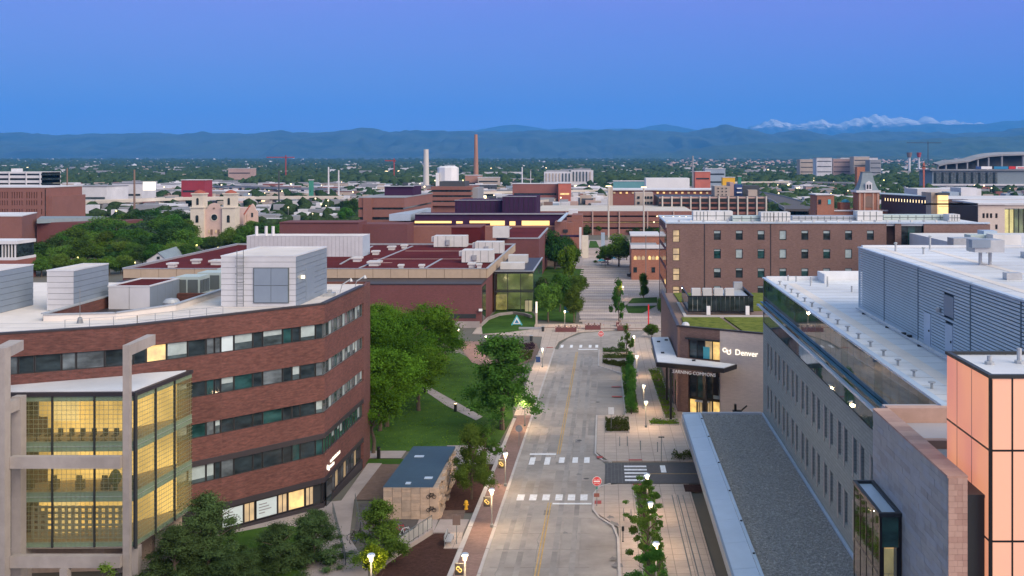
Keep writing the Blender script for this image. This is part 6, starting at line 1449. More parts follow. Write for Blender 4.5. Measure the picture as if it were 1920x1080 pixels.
for (px,py,mt,l) in ((996,640,'frame_dark','dark litter bin at the end of the planting bed'),(1018,622,'frame_dark','dark litter bin beside the light column'),(1009,680,'city_navy','blue purple newspaper box on the left pavement'),(1014,672,'unit_white','white utility box beside the newspaper box')):
    x,y = G(px,py); t = thing('litter_bin' if 'bin' in l else 'utility_box',l,'bin' if 'bin' in l else 'box',(x,y,gz(y))); g = gz(y)+.1; p = MB(); p.lathe((x,y,g),[(.3,0),(.36,1.0)],12) if 'bin' in l else p.box(x-.4,x+.4,y-.3,y+.3,g,g+1.1); p.build('body',mt,t); p = MB(); p.box(x-.42,x+.42,y-.34,y+.34,g+1.11,g+1.2); p.build('lid','galv',t)
# stone and brick planters at the barrier
for i,(px,py,w) in enumerate(((1066,622,7.2),(1115,618,5.6),(1170,619,4.2),(1158,612,1.6))):
    x,y = G(px,py); t = thing('brick_planter',['wide brick planter leftmost at the plaza barrier','brick planter in the middle of the plaza barrier','brick planter right of the small tree at the barrier','short brick block behind the right barrier planter'][i],'planter',(x,y,gz(y)),'brick planters at the barrier'); g = gz(y)+.1
    p = MB(); p.box(x-w/2*.95+.4,x+w/2*.5,y-.9,y+.9,g,g+.9); p.build('wall','orange_brick' if False else 'maroon_brick',t); 
    for k in range(int(w*1.3)): xx = x-w/2+.5+k*.7; p = MB(); p.box(xx,xx+.34,y-.4,y+.2,g+.9,g+1.25+.25*(k%2)); p.build('bollard_block','city_brown' if k%2 else 'city_pink',t)
x,y = G(969,611); t = thing('triangle_sign','pale blue triangular sign standing on the lawn','sign',(x,y,gz(y))); g = gz(y)+.15
for (s_,mt,dy) in ((1.35,'sign_teal',0),(.95,'sign_white',-.08),(.5,'sign_blue',-.14)): 
    p = MB(); p.face((x-s_,y+dy,g+.15+(1.35-s_)*.5),(x+s_,y+dy,g+.15+(1.35-s_)*.5),(x,y+dy,g+.15+(1.35-s_)*.5+s_*1.75)); p.face((x+s_,y+dy+.06,g+.15+(1.35-s_)*.5),(x-s_,y+dy+.06,g+.15+(1.35-s_)*.5),(x,y+dy+.06,g+.15+(1.35-s_)*.5+s_*1.75)); p.build('board',mt,t)
p = MB(); p.box(x-1.3,x-1.1,y-.1,y+.3,g-.1,g+.3); p.box(x+1.1,x+1.3,y-.1,y+.3,g-.1,g+.3); p.build('foot','sign_teal',t)
x,y = G(1000,618); p = MB(); p.box(x-3.4,x+2,y-.5,y+.4,gz(y),gz(y)+.55); p.build('stone_bench','city_grey',label='long low grey stone bench beside the light column',cat='bench')
for (px,py,h,w,mt,l) in ((1216,613,5.4,.32,'sign_red','thin red post beside the learning commons corner'),(1063,600,3.5,1.3,'sign_blue','blue banner board beside the plaza lamp'),):
    x,y = G(px,py); p = MB(); g = gz(y); z0 = g if w < .5 else g+1.9; p.box(x-w/2,x+w/2,y-.05,y+.05,z0,g+h); p.build('marker_post' if w<.5 else 'banner_board',mt,label=l,cat='post' if w<.5 else 'sign')
# one parked car by the orange brick house
cx_,cy__ = G(1188,519); g = gz(cy__)+.12; t = thing('parked_car','dark parked car before the orange brick house at the plaza edge','car',(cx_,cy__,g))
q = MB(); q.prism([(cx_-2.3,cy__-.9),(cx_+2.3,cy__-.9),(cx_+2.3,cy__+.9),(cx_-2.3,cy__+.9)],g+.35,g+.95); q.build('body','black_metal',t)
q = MB(); q.face((cx_-1.5,cy__-.85,g+.96),(cx_+1.3,cy__-.85,g+.96),(cx_+.8,cy__-.7,g+1.5),(cx_-1.0,cy__-.7,g+1.5)); q.face((cx_+1.3,cy__+.85,g+.96),(cx_-1.5,cy__+.85,g+.96),(cx_-1.0,cy__+.7,g+1.5),(cx_+.8,cy__+.7,g+1.5)); q.face((cx_+1.3,cy__-.85,g+.96),(cx_+1.3,cy__+.85,g+.96),(cx_+.8,cy__+.7,g+1.5),(cx_+.8,cy__-.7,g+1.5)); q.face((cx_-1.5,cy__+.85,g+.96),(cx_-1.5,cy__-.85,g+.96),(cx_-1.0,cy__-.7,g+1.5),(cx_-1.0,cy__+.7,g+1.5)); q.build('windows','glass_dark',t)
q = MB(); q.box(cx_-1.0,cx_+.8,cy__-.7,cy__+.7,g+1.5,g+1.54); q.build('roof','black_metal',t)
for sx in (-1.45,1.45):
    for sy in (-.92,.72): q = MB(); q.tube((cx_+sx,cy__+sy,g+.33),(cx_+sx,cy__+sy+.2,g+.33),.33,12); q.build('wheel','asphalt',t)
for sy in (-.7,.5): q = MB(); q.box(cx_+2.3,cx_+2.34,cy__+sy,cy__+sy+.25,g+.65,g+.8); q.build('headlight','sign_white',t)
# white pylon and teal roofed kiosk left of the plaza
x,y = G(1055,500); p = MB(); p.box(x-.5,x+.5,y-.3,y+.3,gz(y),gz(y)+6.2); p.build('pylon','city_white',label='white slab pylon beside the teal kiosk roof',cat='pylon')
x,y = G(1033,498); t = thing('kiosk','small kiosk with a teal roof left of the plaza','kiosk',(x,y,gz(y))); p = MB(); p.box(x-4,x+4,y,y+5,gz(y),gz(y)+3); p.build('wall','city_beige',t); p = MB(); p.prism([(x-5.5,y-1),(x+5,y-2),(x+5.5,y+6),(x-5,y+6)],gz(y)+3.1,gz(y)+4.2); p.build('roof','copper',t)
# bike shed: roof, plank faces
sh = thing('bike_shed','timber clad bike shed with flat blue roof and bicycle emblem','shed',(-19,105,gz(105)))
g0 = gz(98.7); X0,X1 = -21.5,-16.1
b = MB(); b.prism([(X0+.1,98.8),(X1-1.0,98.8),(-16.8,112.6),(-21.2,112.6)],g0-.5,2.3); b.build('core','timber_b',sh)
b = MB(); b.prism([(X0-.05,98.6),(-16.7,98.6),(-16.6,113.0),(-21.3,113.0)],2.42,2.62); b.build('roof','blue_roof',sh)
rs_ = random.Random(31)
for c_ in range(6):
    xa = X0+(X1-X0)*c_/6; z = g0+.05; 
    while z < 2.55:
        h = rs_.choice([.3,.42,.3,.55]); z1 = min(z+h,2.6); q = MB(); dy = rs_.uniform(0,.05); q.box(xa+.015,xa+(X1-X0)/6-.015,98.55-dy,98.78,z+.012,z1); q.build('plank',rs_.choice(['timber','timber','timber_b']),sh); z = z1
for c_ in range(12):
    ya = 98.8+c_*1.17; xs0 = X1-.02+(-16.75-X1)*(c_/12); z = gz(ya)+.05
    while z < 2.5:
        h = rs_.choice([.28,.36,.45]); z1 = min(z+h,2.55); dx = rs_.uniform(-.35,.30); q = MB(); q.box(xs0-1.1,xs0+dx,ya+.02,ya+1.12,z+.012,z1); q.build('plank',rs_.choice(['timber','timber_b','timber_b']),sh); z = z1
q = MB(); PB = lambda u,v,t_: (-16.75+u,98.47-t_,1.0+v)
for (cx_,cz_) in ((-.05,.85),(-.05,-.45)):
    ring(q,cx_-.28,cz_-.1,.2,.05,PB,t0=0,t1=.02); ring(q,cx_+.28,cz_-.1,.2,.05,PB,t0=0,t1=.02)
    for (u0,v0,u1,v1) in ((-.28,-.1,-.1,.2),(-.1,.2,.2,.2),(.28,-.1,.17,.28),(-.28,-.1,.05,-.1),(.05,-.1,.2,.2),(.05,-.1,-.1,.2),(-.16,.24,-.02,.24)): q.tube(PB(cx_+u0,cz_+v0,.01),PB(cx_+u1,cz_+v1,.01),.025,4)
q.build('bicycle_emblem','black_metal',sh)
for (x,y,w) in ((-19.9,109,1.0),(-17.6,101.5,.8),(-19.3,99.8,.5)): q = MB(); q.box(x-w/2,x+w/2,y-.3,y+.3,2.62,2.68); q.build('roof_patch','metal_light',sh)
# bikes parked in the court
def bicycle(x,y,rot,label,mt):
    z = gz(y)+.36; t = thing('bicycle',label,'bicycle',(x,y,gz(y)),'bicycles parked in the bike court'); d = Vector((math.cos(rot),math.sin(rot),0)); c = Vector((x,y,z))
    for s_ in (-.5,.5):
        q = MB()
        for k in range(12):
            a,b_ = 2*math.pi*k/12,2*math.pi*(k+1)/12; q.tube(c+d*s_+d*.33*math.cos(a)+Vector((0,0,.33*math.sin(a))),c+d*s_+d*.33*math.cos(b_)+Vector((0,0,.33*math.sin(b_))),.03,4,cap=False)
        q.build('wheel','black_metal',t)
    q = MB()
    for (a0,z0_,a1_,z1_) in ((-.5,0,-.18,.5),(-.18,.5,.36,.52),(.5,0,.36,.62),(-.5,0,-.05,-.05),(-.05,-.05,.36,.5),(-.05,-.05,-.2,.58)): q.tube(c+d*a0+Vector((0,0,z0_)),c+d*a1_+Vector((0,0,z1_)),.035,5)
    q.build('frame',mt,t); n = Vector((-d.y,d.x,0)); q = MB(); q.tube(c+d*.36+n*.25+Vector((0,0,.64)),c+d*.36-n*.25+Vector((0,0,.64)),.025,4); q.build('handlebar','black_metal',t)
    q = MB(); q.tube(c+d*-.32+Vector((0,0,.6)),c+d*-.08+Vector((0,0,.6)),.07,5); q.build('saddle','black_metal',t)
for i,(x,y) in enumerate(((-19.6,94.6),(-19.0,94.0),(-18.4,93.4),(-17.9,92.7),(-22.7,92.6),(-22.2,91.6))): bicycle(x,y,.5,['bicycle nearest the shed wall in the rack row','second bicycle from the shed wall','third bicycle from the shed wall','bicycle at the open end of the rack row','bicycle by the ramp edge farther back','bicycle by the ramp edge nearer the tree'][i],['city_grey','cloth_red','city_white','city_blue','black_metal','city_navy'][i])
# retaining wall with railing, ramp rails
t = thing('ramp_wall','sloping concrete retaining wall with a steel panel railing beside the mulch bed','wall',(-18,85,gz(85)))
pa,pb = G(712,1068),G(812,1000); d,l = dirn(pa,pb)
q = MB(); q.prism([pa,pb,(pb[0]-.25,pb[1]+.1),(pa[0]-.25,pa[1]+.1)],lambda x,y: gz(y)-.4,lambda x,y: gz(y)+.45); q.build('wall','concrete',t)
n = 11
for k in range(n+1):
    x,y = pa[0]+(pb[0]-pa[0])*k/n-.12,pa[1]+(pb[1]-pa[1])*k/n+.05; q = MB(); q.tube((x,y,gz(y)+.45),(x,y,gz(y)+1.65),.035,5); q.build('post','frame_grey',t)
    if k < n:
        x2,y2 = pa[0]+(pb[0]-pa[0])*(k+1)/n-.12,pa[1]+(pb[1]-pa[1])*(k+1)/n+.05; q = MB(); q.face((x,y,gz(y)+.6),(x2,y2,gz(y2)+.6),(x2,y2,gz(y2)+1.5),(x,y,gz(y)+1.5)); q.face((x,y+.02,gz(y)+1.5),(x2,y2+.02,gz(y2)+1.5),(x2,y2+.02,gz(y2)+.6),(x,y+.02,gz(y)+.6)); q.build('rail_panel','galv',t)
q = MB(); q.tube((pa[0]-.12,pa[1]+.05,gz(pa[1])+1.65),(pb[0]-.12,pb[1]+.05,gz(pb[1])+1.65),.04,5); q.build('handrail','frame_grey',t)
railing('ramp_railing',[G(624,965),G(648,1062),G(705,1062)],1.1,None,lambda x,y: gz(y)+.1,1.6,'frame_grey',rails=(1.0,.8,.6,.4,.2),label='dark railing round the lower ramp landing',cat='railing')
railing('ramp_railing',[G(666,945),G(676,1000),G(690,1020)],1.0,None,lambda x,y: gz(y)+.1,1.6,'frame_grey',rails=(1.0,.5),label='dark railing between ramp and bike court',cat='railing')
# ================================================================== MIDDLE DISTANCE
def pbox(mb, px0, px1, pyt, Y, depth, zb=None, pyb=None):
    zb = gz(Y)-.5 if zb is None else zb
    if pyb is not None: zb = PZ(pyb,Y)
    mb.box(PX(px0,Y),PX(px1,Y),Y,Y+depth,zb,PZ(pyt,Y)); return mb
# arts complex
ar = thing('arts_building','low angular brick arts block with two dark strip windows and a purple penthouse','building',(PX(740,480),500,gz(480)))
Y1,Y2 = 480,553; c0 = (PX(672,Y1),Y1); c1 = (PX(758,Y1),Y1); c2 = (PX(758,Y1)+1,Y2)
Zt = PZ(371,480)
lv = [(gz(480)-1,PZ(412,480)),(PZ(407,480),PZ(393,480)),(PZ(389,480),Zt)]
for (z0,z1) in lv:
    q = MB(); q.prism([c0,c1,c2,(c0[0],Y2)],z0,z1); q.build('floor_band','arts_brick',ar)
for (z0,z1) in ((PZ(412,480),PZ(407,480)),(PZ(393,480),PZ(389,480))):
    q = MB(); q.prism([(c0[0]+.6,c0[1]+.6),(c1[0]-.6,c1[1]+.6),(c2[0]-.6,Y2-.5),(c0[0]+.6,Y2-.5)],z0,z1); q.build('strip_window','glass_dark',ar)
q = MB(); q.box(PX(681,480),PX(698,480),479.5,480.0,gz(480),Zt); q.build('pier','arts_brick',ar)
q = MB(); q.prism([(c0[0]-.2,Y1-.2),(c1[0]+.2,Y1-.2),(c2[0]+.2,Y2),(c0[0]-.2,Y2)],Zt,Zt+.4); q.build('coping','city_grey',ar)
q = MB(); pbox(q,721,775,350,505,22,zb=Zt+.4); q.build('penthouse','purple_metal',ar); q = MB(); q.box(PX(720,504),PX(776,504),504,505,PZ(350,505)+.01,PZ(350,505)+.4); q.build('coping','galv',ar)
a2 = thing('strip_window_block','brick block with four dark strip windows behind the arts building','building',(PX(846,620),620,gz(620)))
for (t_,b_,m_) in ((350,356,'arts_brick'),(356,360,'glass_dark'),(360,366,'arts_brick'),(366,369.5,'glass_dark'),(369.5,376,'arts_brick'),(376,379,'glass_dark'),(379,386,'arts_brick')):
    q = MB(); o_ = .5 if m_ == 'glass_dark' else 0; q.box(PX(808,620)+o_,PX(884,620)-o_,620+o_,660,PZ(b_,620),PZ(t_,620)); q.build('strip_window' if o_ else 'floor_band',m_,a2)
q = MB(); pbox(q,824,872,340,628,20,zb=PZ(350,620)); q.build('penthouse','city_dark',a2); q = MB(); pbox(q,808,884,386,622,40); q.build('core','arts_brick',a2)
q = MB(); pbox(q,884,896,352,625,30); q.build('stair_bay','city_grey',a2)
pu = thing('purple_theatre','dark purple metal theatre volumes with a yellow lit strip below','building',(PX(930,470),470,gz(470)))
for (a,b,t_,Y,dp) in ((853,942,376,472,30),(942,1005,369,468,32)): 
    q = MB(); pbox(q,a,b,t_,Y,dp); q.build('volume','purple_metal',pu); q = MB(); q.box(PX(a,Y)-.2,PX(b,Y)+.2,Y-.2,Y+.5,PZ(t_,Y)+.01,PZ(t_,Y)+.3); q.build('coping','galv',pu)
    for k in range(int((b-a)/9)): x = PX(a+k*9+4,Y); q = MB(); q.box(x-.06,x+.06,Y-.12,Y,0,PZ(t_,Y)); q.build('seam','frame_dark',pu)
q = MB(); pbox(q,778,1060,402,450,18); q.build('lower_volume','purple_metal',pu)
q = MB(); q.box(PX(778,449),PX(1060,449),449.2,450,PZ(402,450)+.01,PZ(401,449)+.2); q.build('coping','galv',pu)
for (a,b,t_,bt) in ((777,846,414.5,418.5),(855,867,415,419),(880,946,414,418.5),(919,946,415,424),(955,966,415,423),(978,1030,414,423)):
    q = MB(); q.box(PX(a,449),PX(b,449),449.6 if (a!=919) else 449.5,449.95,PZ(bt,449.5),PZ(t_,449.5)); q.build('lit_strip','lit_strip',pu)
q = MB(); q.prism([(PX(745,470),452),(PX(770,452),452),(PX(808,520),520),(PX(800,520),520)],PZ(410,470),PZ(398,470)); q.build('sloped_roof','metal_light',pu)
q = MB(); q.box(PX(650,440),PX(1040,440),440,449,gz(440)-1,PZ(425,440)); q.build('base_wall','arts_brick',pu)
q = MB(); q.box(PX(640,439),PX(775,439),425,440,gz(440)-1,PZ(419,430)); q.build('base_wall','maroon_brick',pu)
q = MB(); q.box(PX(527,420),PX(675,420),418,432,gz(420)-1,PZ(416,420)); q.box(PX(527,420),PX(675,420),417.6,418,PZ(417.5,420),PZ(416,420)); q.build('low_brick_wing','maroon_brick',label='long low brick wing with a flat dark roof left of the arts complex',cat='building')
bk = thing('brick_gatehouse','angular brick end block with a pale sloping stair right of the purple theatre','building',(PX(1065,440),440,gz(440)))
q = MB(); pbox(q,1040,1062,416,436,14); q.build('wall','arts_brick',bk); q = MB(); pbox(q,1072,1092,403,448,16); q.build('wall','arts_brick',bk); q = MB(); pbox(q,1058,1074,418,440,12); q.build('wall','arts_brick',bk)
q = MB(); q.box(PX(1056,437),PX(1065,437),435.6,436,PZ(436,436),PZ(430,436)); q.build('opening','frame_dark',bk); q = MB(); q.box(PX(1050,434),PX(1088,434),432,436,PZ(444,434),PZ(441,434)); q.build('wall','purple_metal',bk)
q = MB(); q.prism([(PX(1045,430),430),(PX(1052,430),430),(PX(1067,447),447),(PX(1062,447),447)],lambda x,y: PZ(414,430)+(y-430)*.16-.4,lambda x,y: PZ(414,430)+(y-430)*.16); q.build('sloped_roof','metal_light',bk)
q = MB(); pbox(q,1066,1083,393,475,6,pyb=402); q.build('roof_box','city_white',bk)
# parking decks
pk = thing('parking_deck','long red banded parking deck beyond the plaza','parking deck',(PX(1180,560),560,gz(560)))
for (t_,b_) in ((396,404),(407,415),(418.5,426),(429.5,447)):
    q = MB(); q.box(PX(1000,560),PX(1300,560),560,560.5,PZ(b_,560),PZ(t_,560)); q.build('spandrel','arts_brick',pk)
q = MB(); q.box(PX(1000,560),PX(1300,560),563,640,gz(560)-1,PZ(398,560)); q.build('core','frame_dark',pk)
q = MB(); q.box(PX(1000,560),PX(1300,560),560.6,640,PZ(398,560),PZ(396,560)); q.build('deck','viaduct',pk)
q = MB(); q.box(PX(1000,561),PX(1300,561),561,563,PZ(417.4,560),PZ(416.9,560)); q.build('lit_strip','lit_soft',pk)
for px in (1010,1060,1110,1160,1213,1262): q = MB(); q.box(PX(px,559.5),PX(px+2.5,559.5),559.3,560.0,gz(560)-1,PZ(395,560)); q.build('column','city_pink',pk)
for (px,Y,t_,b_,lab) in ((1141,520,350,447,'tall pale light mast nearest the plaza axis'),(1207,530,352,442,'tall pale light mast left of the residence'),):
    t = thing('light_mast',lab,'light mast',(PX(px,Y),Y,gz(Y))); q = MB(); q.tube((PX(px,Y),Y,gz(Y)),(PX(px,Y),Y,PZ(t_,Y)),.42,8); q.build('mast','viaduct',t); q = MB(); q.box(PX(px,Y)-1.4,PX(px,Y)+1.4,Y-.3,Y+.3,PZ(t_,Y),PZ(t_,Y)+.5); q.build('lamp_head','lamp_far',t)
for k in range(10):
    px = 1225+(k%5)*6+(k//5)*38-(2 if k>4 else 0); q = MB(); q.box(PX(px,559.2),PX(px+2.6,559.2),559,559.25,PZ(406.5 if k%2 else 417.5,559),PZ(404.6 if k%2 else 415.6,559)); q.build('deck_lamp','lamp_far',pk)
p2 = thing('column_garage','upper parking garage with pale columns behind the long brick building','parking deck',(PX(1335,620),620,gz(620)))
for (t_,b_) in ((369,372),(379,382),(388,392),(397,402)): q = MB(); q.box(PX(1236,620),PX(1438,620),620,620.6,PZ(b_,620),PZ(t_,620)); q.build('spandrel','city_pink' if t_<370 else 'arts_brick',p2)
q = MB(); q.box(PX(1236,620),PX(1438,620),625,690,gz(620)-1,PZ(371,620)); q.build('core','frame_dark',p2)
for k in range(12): px = 1241+k*17.7; q = MB(); q.box(PX(px,619),PX(px+2.6,619),619,620.0,gz(620),PZ(368,619)); q.build('column','viaduct',p2)
for k in range(5): px = 1292+k*24; q = MB(); q.box(PX(px,621),PX(px+10,621),622,622.4,PZ(381.5+(k%2)*9,621),PZ(379.8+(k%2)*9,621)); q.build('lit_strip','lit_soft',p2)
t = thing('white_stair_building','small cream block with square windows above the parking deck','building',(PX(1208,650),650,gz(650)))
q = MB(); pbox(q,1191,1225,361,650,18); q.build('wall','city_beige',t)
for px in (1195,1207,1213,1219): 
    for py in (368,378): q = MB(); q.box(PX(px,649.5),PX(px+4.6,649.5),649.6,650.0,PZ(py+4.5,650),PZ(py,650)); q.build('window','glass_dark',t)
t = thing('market_hall','long dark red hall with a pale roof edge and a row of lit windows','building',(PX(1280,700),700,gz(700)))
q = MB(); pbox(q,1145,1345,357,700,40); q.build('wall','city_red',t); q = MB(); q.box(PX(1144,699),PX(1346,699),698.5,741,PZ(357,700)+.01,PZ(355,700)); q.build('roof_edge','city_white',t)
for k in range(17): 
    px = 1150+k*11.6; q = MB(); q.box(PX(px,699),PX(px+4,699),699.5,699.95,PZ(363,700),PZ(360,700)); q.build('window','lit' if k%3 else 'lit_soft',t)
q = MB(); pbox(q,1141,1149,349,640,8); q.build('pale_tower','city_beige',label='slim beige slab tower left of the dark red hall',cat='tower')
q = MB(); pbox(q,1211,1293,334,820,30); q.build('white_warehouse','tank_white',label='blank white lit warehouse box above the dark red hall',cat='warehouse')
t = thing('cream_block','cream block with small square windows beside the navy building','building',(PX(1355,640),640,gz(640)))
q = MB(); pbox(q,1340,1369,349,655,20); q.build('wall','city_beige',t); q = MB(); pbox(q,1369,1376,342,657,20); q.build('stair_bay','city_pink',t)
for i in range(3):
    for j in range(3): q = MB(); px,py = 1346+i*7.5,352+j*6; q.box(PX(px,654),PX(px+2.2,654),654.6,655,PZ(py+2,655),PZ(py,655)); q.build('window','glass_dark',t)
t = thing('navy_building','small navy blue building with white balconies near the curved viaduct','building',(PX(1400,660),660,gz(660)))
q = MB(); pbox(q,1377,1392,346,662,20); q.build('wall','city_navy',t); q = MB(); pbox(q,1392,1424,348,668,20); q.build('wall','city_dark',t); q = MB(); pbox(q,1403,1420,356,655,8); q.build('stair_box','city_beige',t)
for py in (352,360): q = MB(); q.box(PX(1382,660),PX(1391,660),660.5,661.9,PZ(py+2,661),PZ(py,661)); q.build('balcony','sign_white',t)
# viaducts
def viaduct(name,label,pts,w,zf,mt='viaduct',piers=True,th=1.2,pstep=26,zb=None,zlist=None):
    t = thing(name,label,'viaduct',(pts[0][0],pts[0][1],gz(pts[0][1])))
    n = len(pts); zz = zlist or [zf]*n
    for side in (0,1):
        q = MB()
        for i in range(n-1):
            a,b = pts[i],pts[i+1]; d,l = dirn(a,b); nn = Vector((-d.y,d.x)); o0 = (0 if side==0 else w-.4)
            A = (a[0]+nn.x*o0,a[1]+nn.y*o0); B = (b[0]+nn.x*o0,b[1]+nn.y*o0); A2 = (A[0]+nn.x*.4,A[1]+nn.y*.4); B2 = (B[0]+nn.x*.4,B[1]+nn.y*.4)
            f0 = lambda x,y,a=a,b=b,i=i: zz[i]+(zz[i+1]-zz[i])*min(1,max(0,((x-a[0])*(b[0]-a[0])+(y-a[1])*(b[1]-a[1]))/((b[0]-a[0])**2+(b[1]-a[1])**2)))
            q.prism([A,B,B2,A2],lambda x,y: f0(x,y)-th,lambda x,y: f0(x,y)+.95)
        q.build('parapet',mt,t)
    q = MB()
    for i in range(n-1):
        a,b = pts[i],pts[i+1]; d,l = dirn(a,b); nn = Vector((-d.y,d.x)); f0 = lambda x,y,a=a,b=b,i=i: zz[i]+(zz[i+1]-zz[i])*min(1,max(0,((x-a[0])*(b[0]-a[0])+(y-a[1])*(b[1]-a[1]))/((b[0]-a[0])**2+(b[1]-a[1])**2)))
        q.prism([(a[0]+nn.x*.42,a[1]+nn.y*.42),(b[0]+nn.x*.42,b[1]+nn.y*.42),(b[0]+nn.x*(w-.42),b[1]+nn.y*(w-.42)),(a[0]+nn.x*(w-.42),a[1]+nn.y*(w-.42))],lambda x,y: f0(x,y)-th+.1,lambda x,y: f0(x,y))
    q.build('deck','asphalt' if 'curved' in label else mt,t)
    if piers:
        for i in range(n-1):
            a,b = pts[i],pts[i+1]; d,l = dirn(a,b); nn = Vector((-d.y,d.x)); m_ = max(1,int(l/pstep))
            for k in range(m_):
                x,y = a[0]+d.x*l*(k+.5)/m_+nn.x*2,a[1]+d.y*l*(k+.5)/m_+nn.y*2; z = zz[i]+(zz[i+1]-zz[i])*(k+.5)/m_; q = MB(); q.box(x-1.2,x+1.2,y,y+w-4,gz(y)-1,z-th-.05); q.build('pier',mt,t)
    return t
def vp(px,py,Z): Y = (HC-Z)*F/(py-VY); return (PX(px,Y),Y)
viaduct('viaduct','long beige road viaduct passing behind the church',[vp(98,384,3),vp(200,377.5,3),vp(330,372.5,3),vp(480,370.5,3),vp(640,370,3)],14,3,th=1.6)
viaduct('viaduct','dark rail flyover above the long beige viaduct',[vp(400,349,6),vp(520,354,5),vp(640,358,4)],9,6,'city_grey',piers=True,th=1.5)
viaduct('viaduct','pale road viaduct behind the purple theatre',[vp(884,362,4),vp(1000,359.5,4),vp(1150,357,4)],12,4,th=1.4)
viaduct('viaduct','lower pale ramp between the purple theatre and the slab tower',[vp(1005,378,0),vp(1060,372,0),vp(1140,369,0)],12,0,th=1.4)
viaduct('viaduct','curved dark road viaduct descending beside the clock tower',[vp(1535,392,5),vp(1500,377,5),vp(1470,369,5),vp(1440,362,5.5),vp(1420,358,6)],22,5,'city_grey',th=1.6,pstep=22)
viaduct('viaduct','distant pale viaduct above the curved dark one',[vp(1376,342,6),vp(1480,341,6),vp(1600,344,5)],12,6,th=1.4)
# church with twin towers
ch = thing('church','pink stucco church with twin belfry towers and red tiled caps','church',(PX(402,520),525,gz(520)))
Y = 520
def chb(name,a,b,t_,y0,dp,mt,zb=None,pyb=None): q = MB(); q.box(PX(a,Y),PX(b,Y),y0,y0+dp,(gz(Y)-.5 if pyb is None else PZ(pyb,Y)),PZ(t_,Y)); return q.build(name,mt,ch)
for a,b in ((360,385),(419,443)):
    chb('tower',a,b,389,518,7,'church_trim'); chb('belfry',a+2,b-2,364,518.6,5.8,'church_trim',pyb=389); chb('cornice',a-.8,b+.8,387.6,517.6,7.6,'church_trim',pyb=390); chb('cornice',a+.4,b-.4,362,518.1,6.6,'church_trim',pyb=364.5)
    c = ((a+b)/2); q = MB(); r0 = (b-a)/2*Y/F*.92; q.lathe((PX(c,Y),521.5,PZ(362,Y)),[(r0*1.05,0),(r0*.9,.7),(r0*.45,1.3),(.2,1.7)],8); q.build('cap','tile_roof',ch)
    for (t_,b_,w) in ((371,384,4.6),(403,417,5.6),(426,434,5)):
        x = PX(c,Y); hw = w/2*Y/F; q = MB(); z0,z1 = PZ(b_,Y),PZ(t_,Y); pts = [(x-hw,517.85,z0),(x+hw,517.85,z0)]+[(x+hw*math.cos(k*math.pi/6),517.85,z1-hw+hw*math.sin(k*math.pi/6)) for k in range(7)]
        if t_ == 371: pts = [(p_[0],518.45,p_[2]) for p_ in pts]
        q.face(*pts); q.build('window','glass_dark',ch)
q = MB(); xa,xb = PX(385,Y),PX(419,Y); xm = PX(402,Y); za = gz(Y)-.5
gp = [(xa,519.5,za),(xb,519.5,za),(xb,519.5,PZ(393,Y)),(xb-1.2,519.5,PZ(391,Y)),(xm+2.6,519.5,PZ(384,Y)),(xm+1.3,519.5,PZ(381.5,Y)),(xm,519.5,PZ(380.5,Y)),(xm-1.3,519.5,PZ(381.5,Y)),(xm-2.6,519.5,PZ(384,Y)),(xa+1.2,519.5,PZ(391,Y)),(xa,519.5,PZ(393,Y))]
q.face(*gp); q.face(*[(x,y+1,z) for x,y,z in gp][::-1])
for k in range(len(gp)): a_,b_ = gp[k],gp[(k+1)%len(gp)]; q.face(a_,(a_[0],a_[1]+1,a_[2]),(b_[0],b_[1]+1,b_[2]),b_)
q.build('gable_front','church_pink',ch)
q = MB(); PPc = lambda u,v,t_: (xm+u+.2,519.4-t_,PZ(407.5,Y)+v); ring(q,0,0,1.95,.35,PPc,t0=0,t1=.2,n=20); q.build('rose_window_frame','church_trim',ch)
q = MB(); q.face(*[(xm+.2+1.6*math.cos(2*math.pi*k/20),519.4,PZ(407.5,Y)+1.6*math.sin(2*math.pi*k/20)) for k in range(20)]); q.build('rose_window','glass_dark',ch)
q = MB(); q.box(xm-.5,xm+.5,519.3,519.45,PZ(392,Y),PZ(389,Y)); q.build('window','city_brown',ch)
for px in (396,409): q = MB(); q.box(PX(px,Y),PX(px+3.6,Y),519.2,519.45,PZ(440,Y),PZ(430,Y)); q.build('door','city_brown',ch)
for px in (391.5,404.5): q = MB(); q.box(PX(px,Y),PX(px+2.5,Y),519.2,519.45,PZ(437,Y),PZ(431,Y)); q.build('wall_glow','lit_soft',ch)
q = MB(); q.box(xa+.5,xb-.5,520.6,560,za,PZ(394,Y)); q.build('nave','church_pink',ch)
q = MB(); X1_,X2_ = PX(443,Y)+.1,PX(466,535); q.box(X1_,X2_,530,548,za,PZ(402,530)); q.build('transept','church_pink',ch)
q = MB(); zr_ = PZ(402,530); q.face((X1_,529.5,zr_),(X2_,529.5,zr_),(X2_,539,zr_+4.6),(X1_,539,zr_+4.6)); q.face((X1_,548.5,zr_),(X1_,539,zr_+4.6),(X2_,539,zr_+4.6),(X2_,548.5,zr_)); q.build('roof','tile_roof',ch)
q = MB(); x0,x1 = PX(463,532),PX(483,532); xm_ = PX(473,532); gp = [(x0,532,za),(x1,532,za),(x1,532,PZ(398,532)),(xm_+1.6,532,PZ(392,532)),(xm_+.8,532,PZ(385,532)),(xm_,532,PZ(382,532)),(xm_-.8,532,PZ(385,532)),(xm_-1.6,532,PZ(392,532)),(x0,532,PZ(398,532))]
q.face(*gp); q.face(*[(x,y+1.2,z) for x,y,z in gp][::-1])
for k in range(len(gp)): a_,b_ = gp[k],gp[(k+1)%len(gp)]; q.face(a_,(a_[0],a_[1]+1.2,a_[2]),(b_[0],b_[1]+1.2,b_[2]),b_)
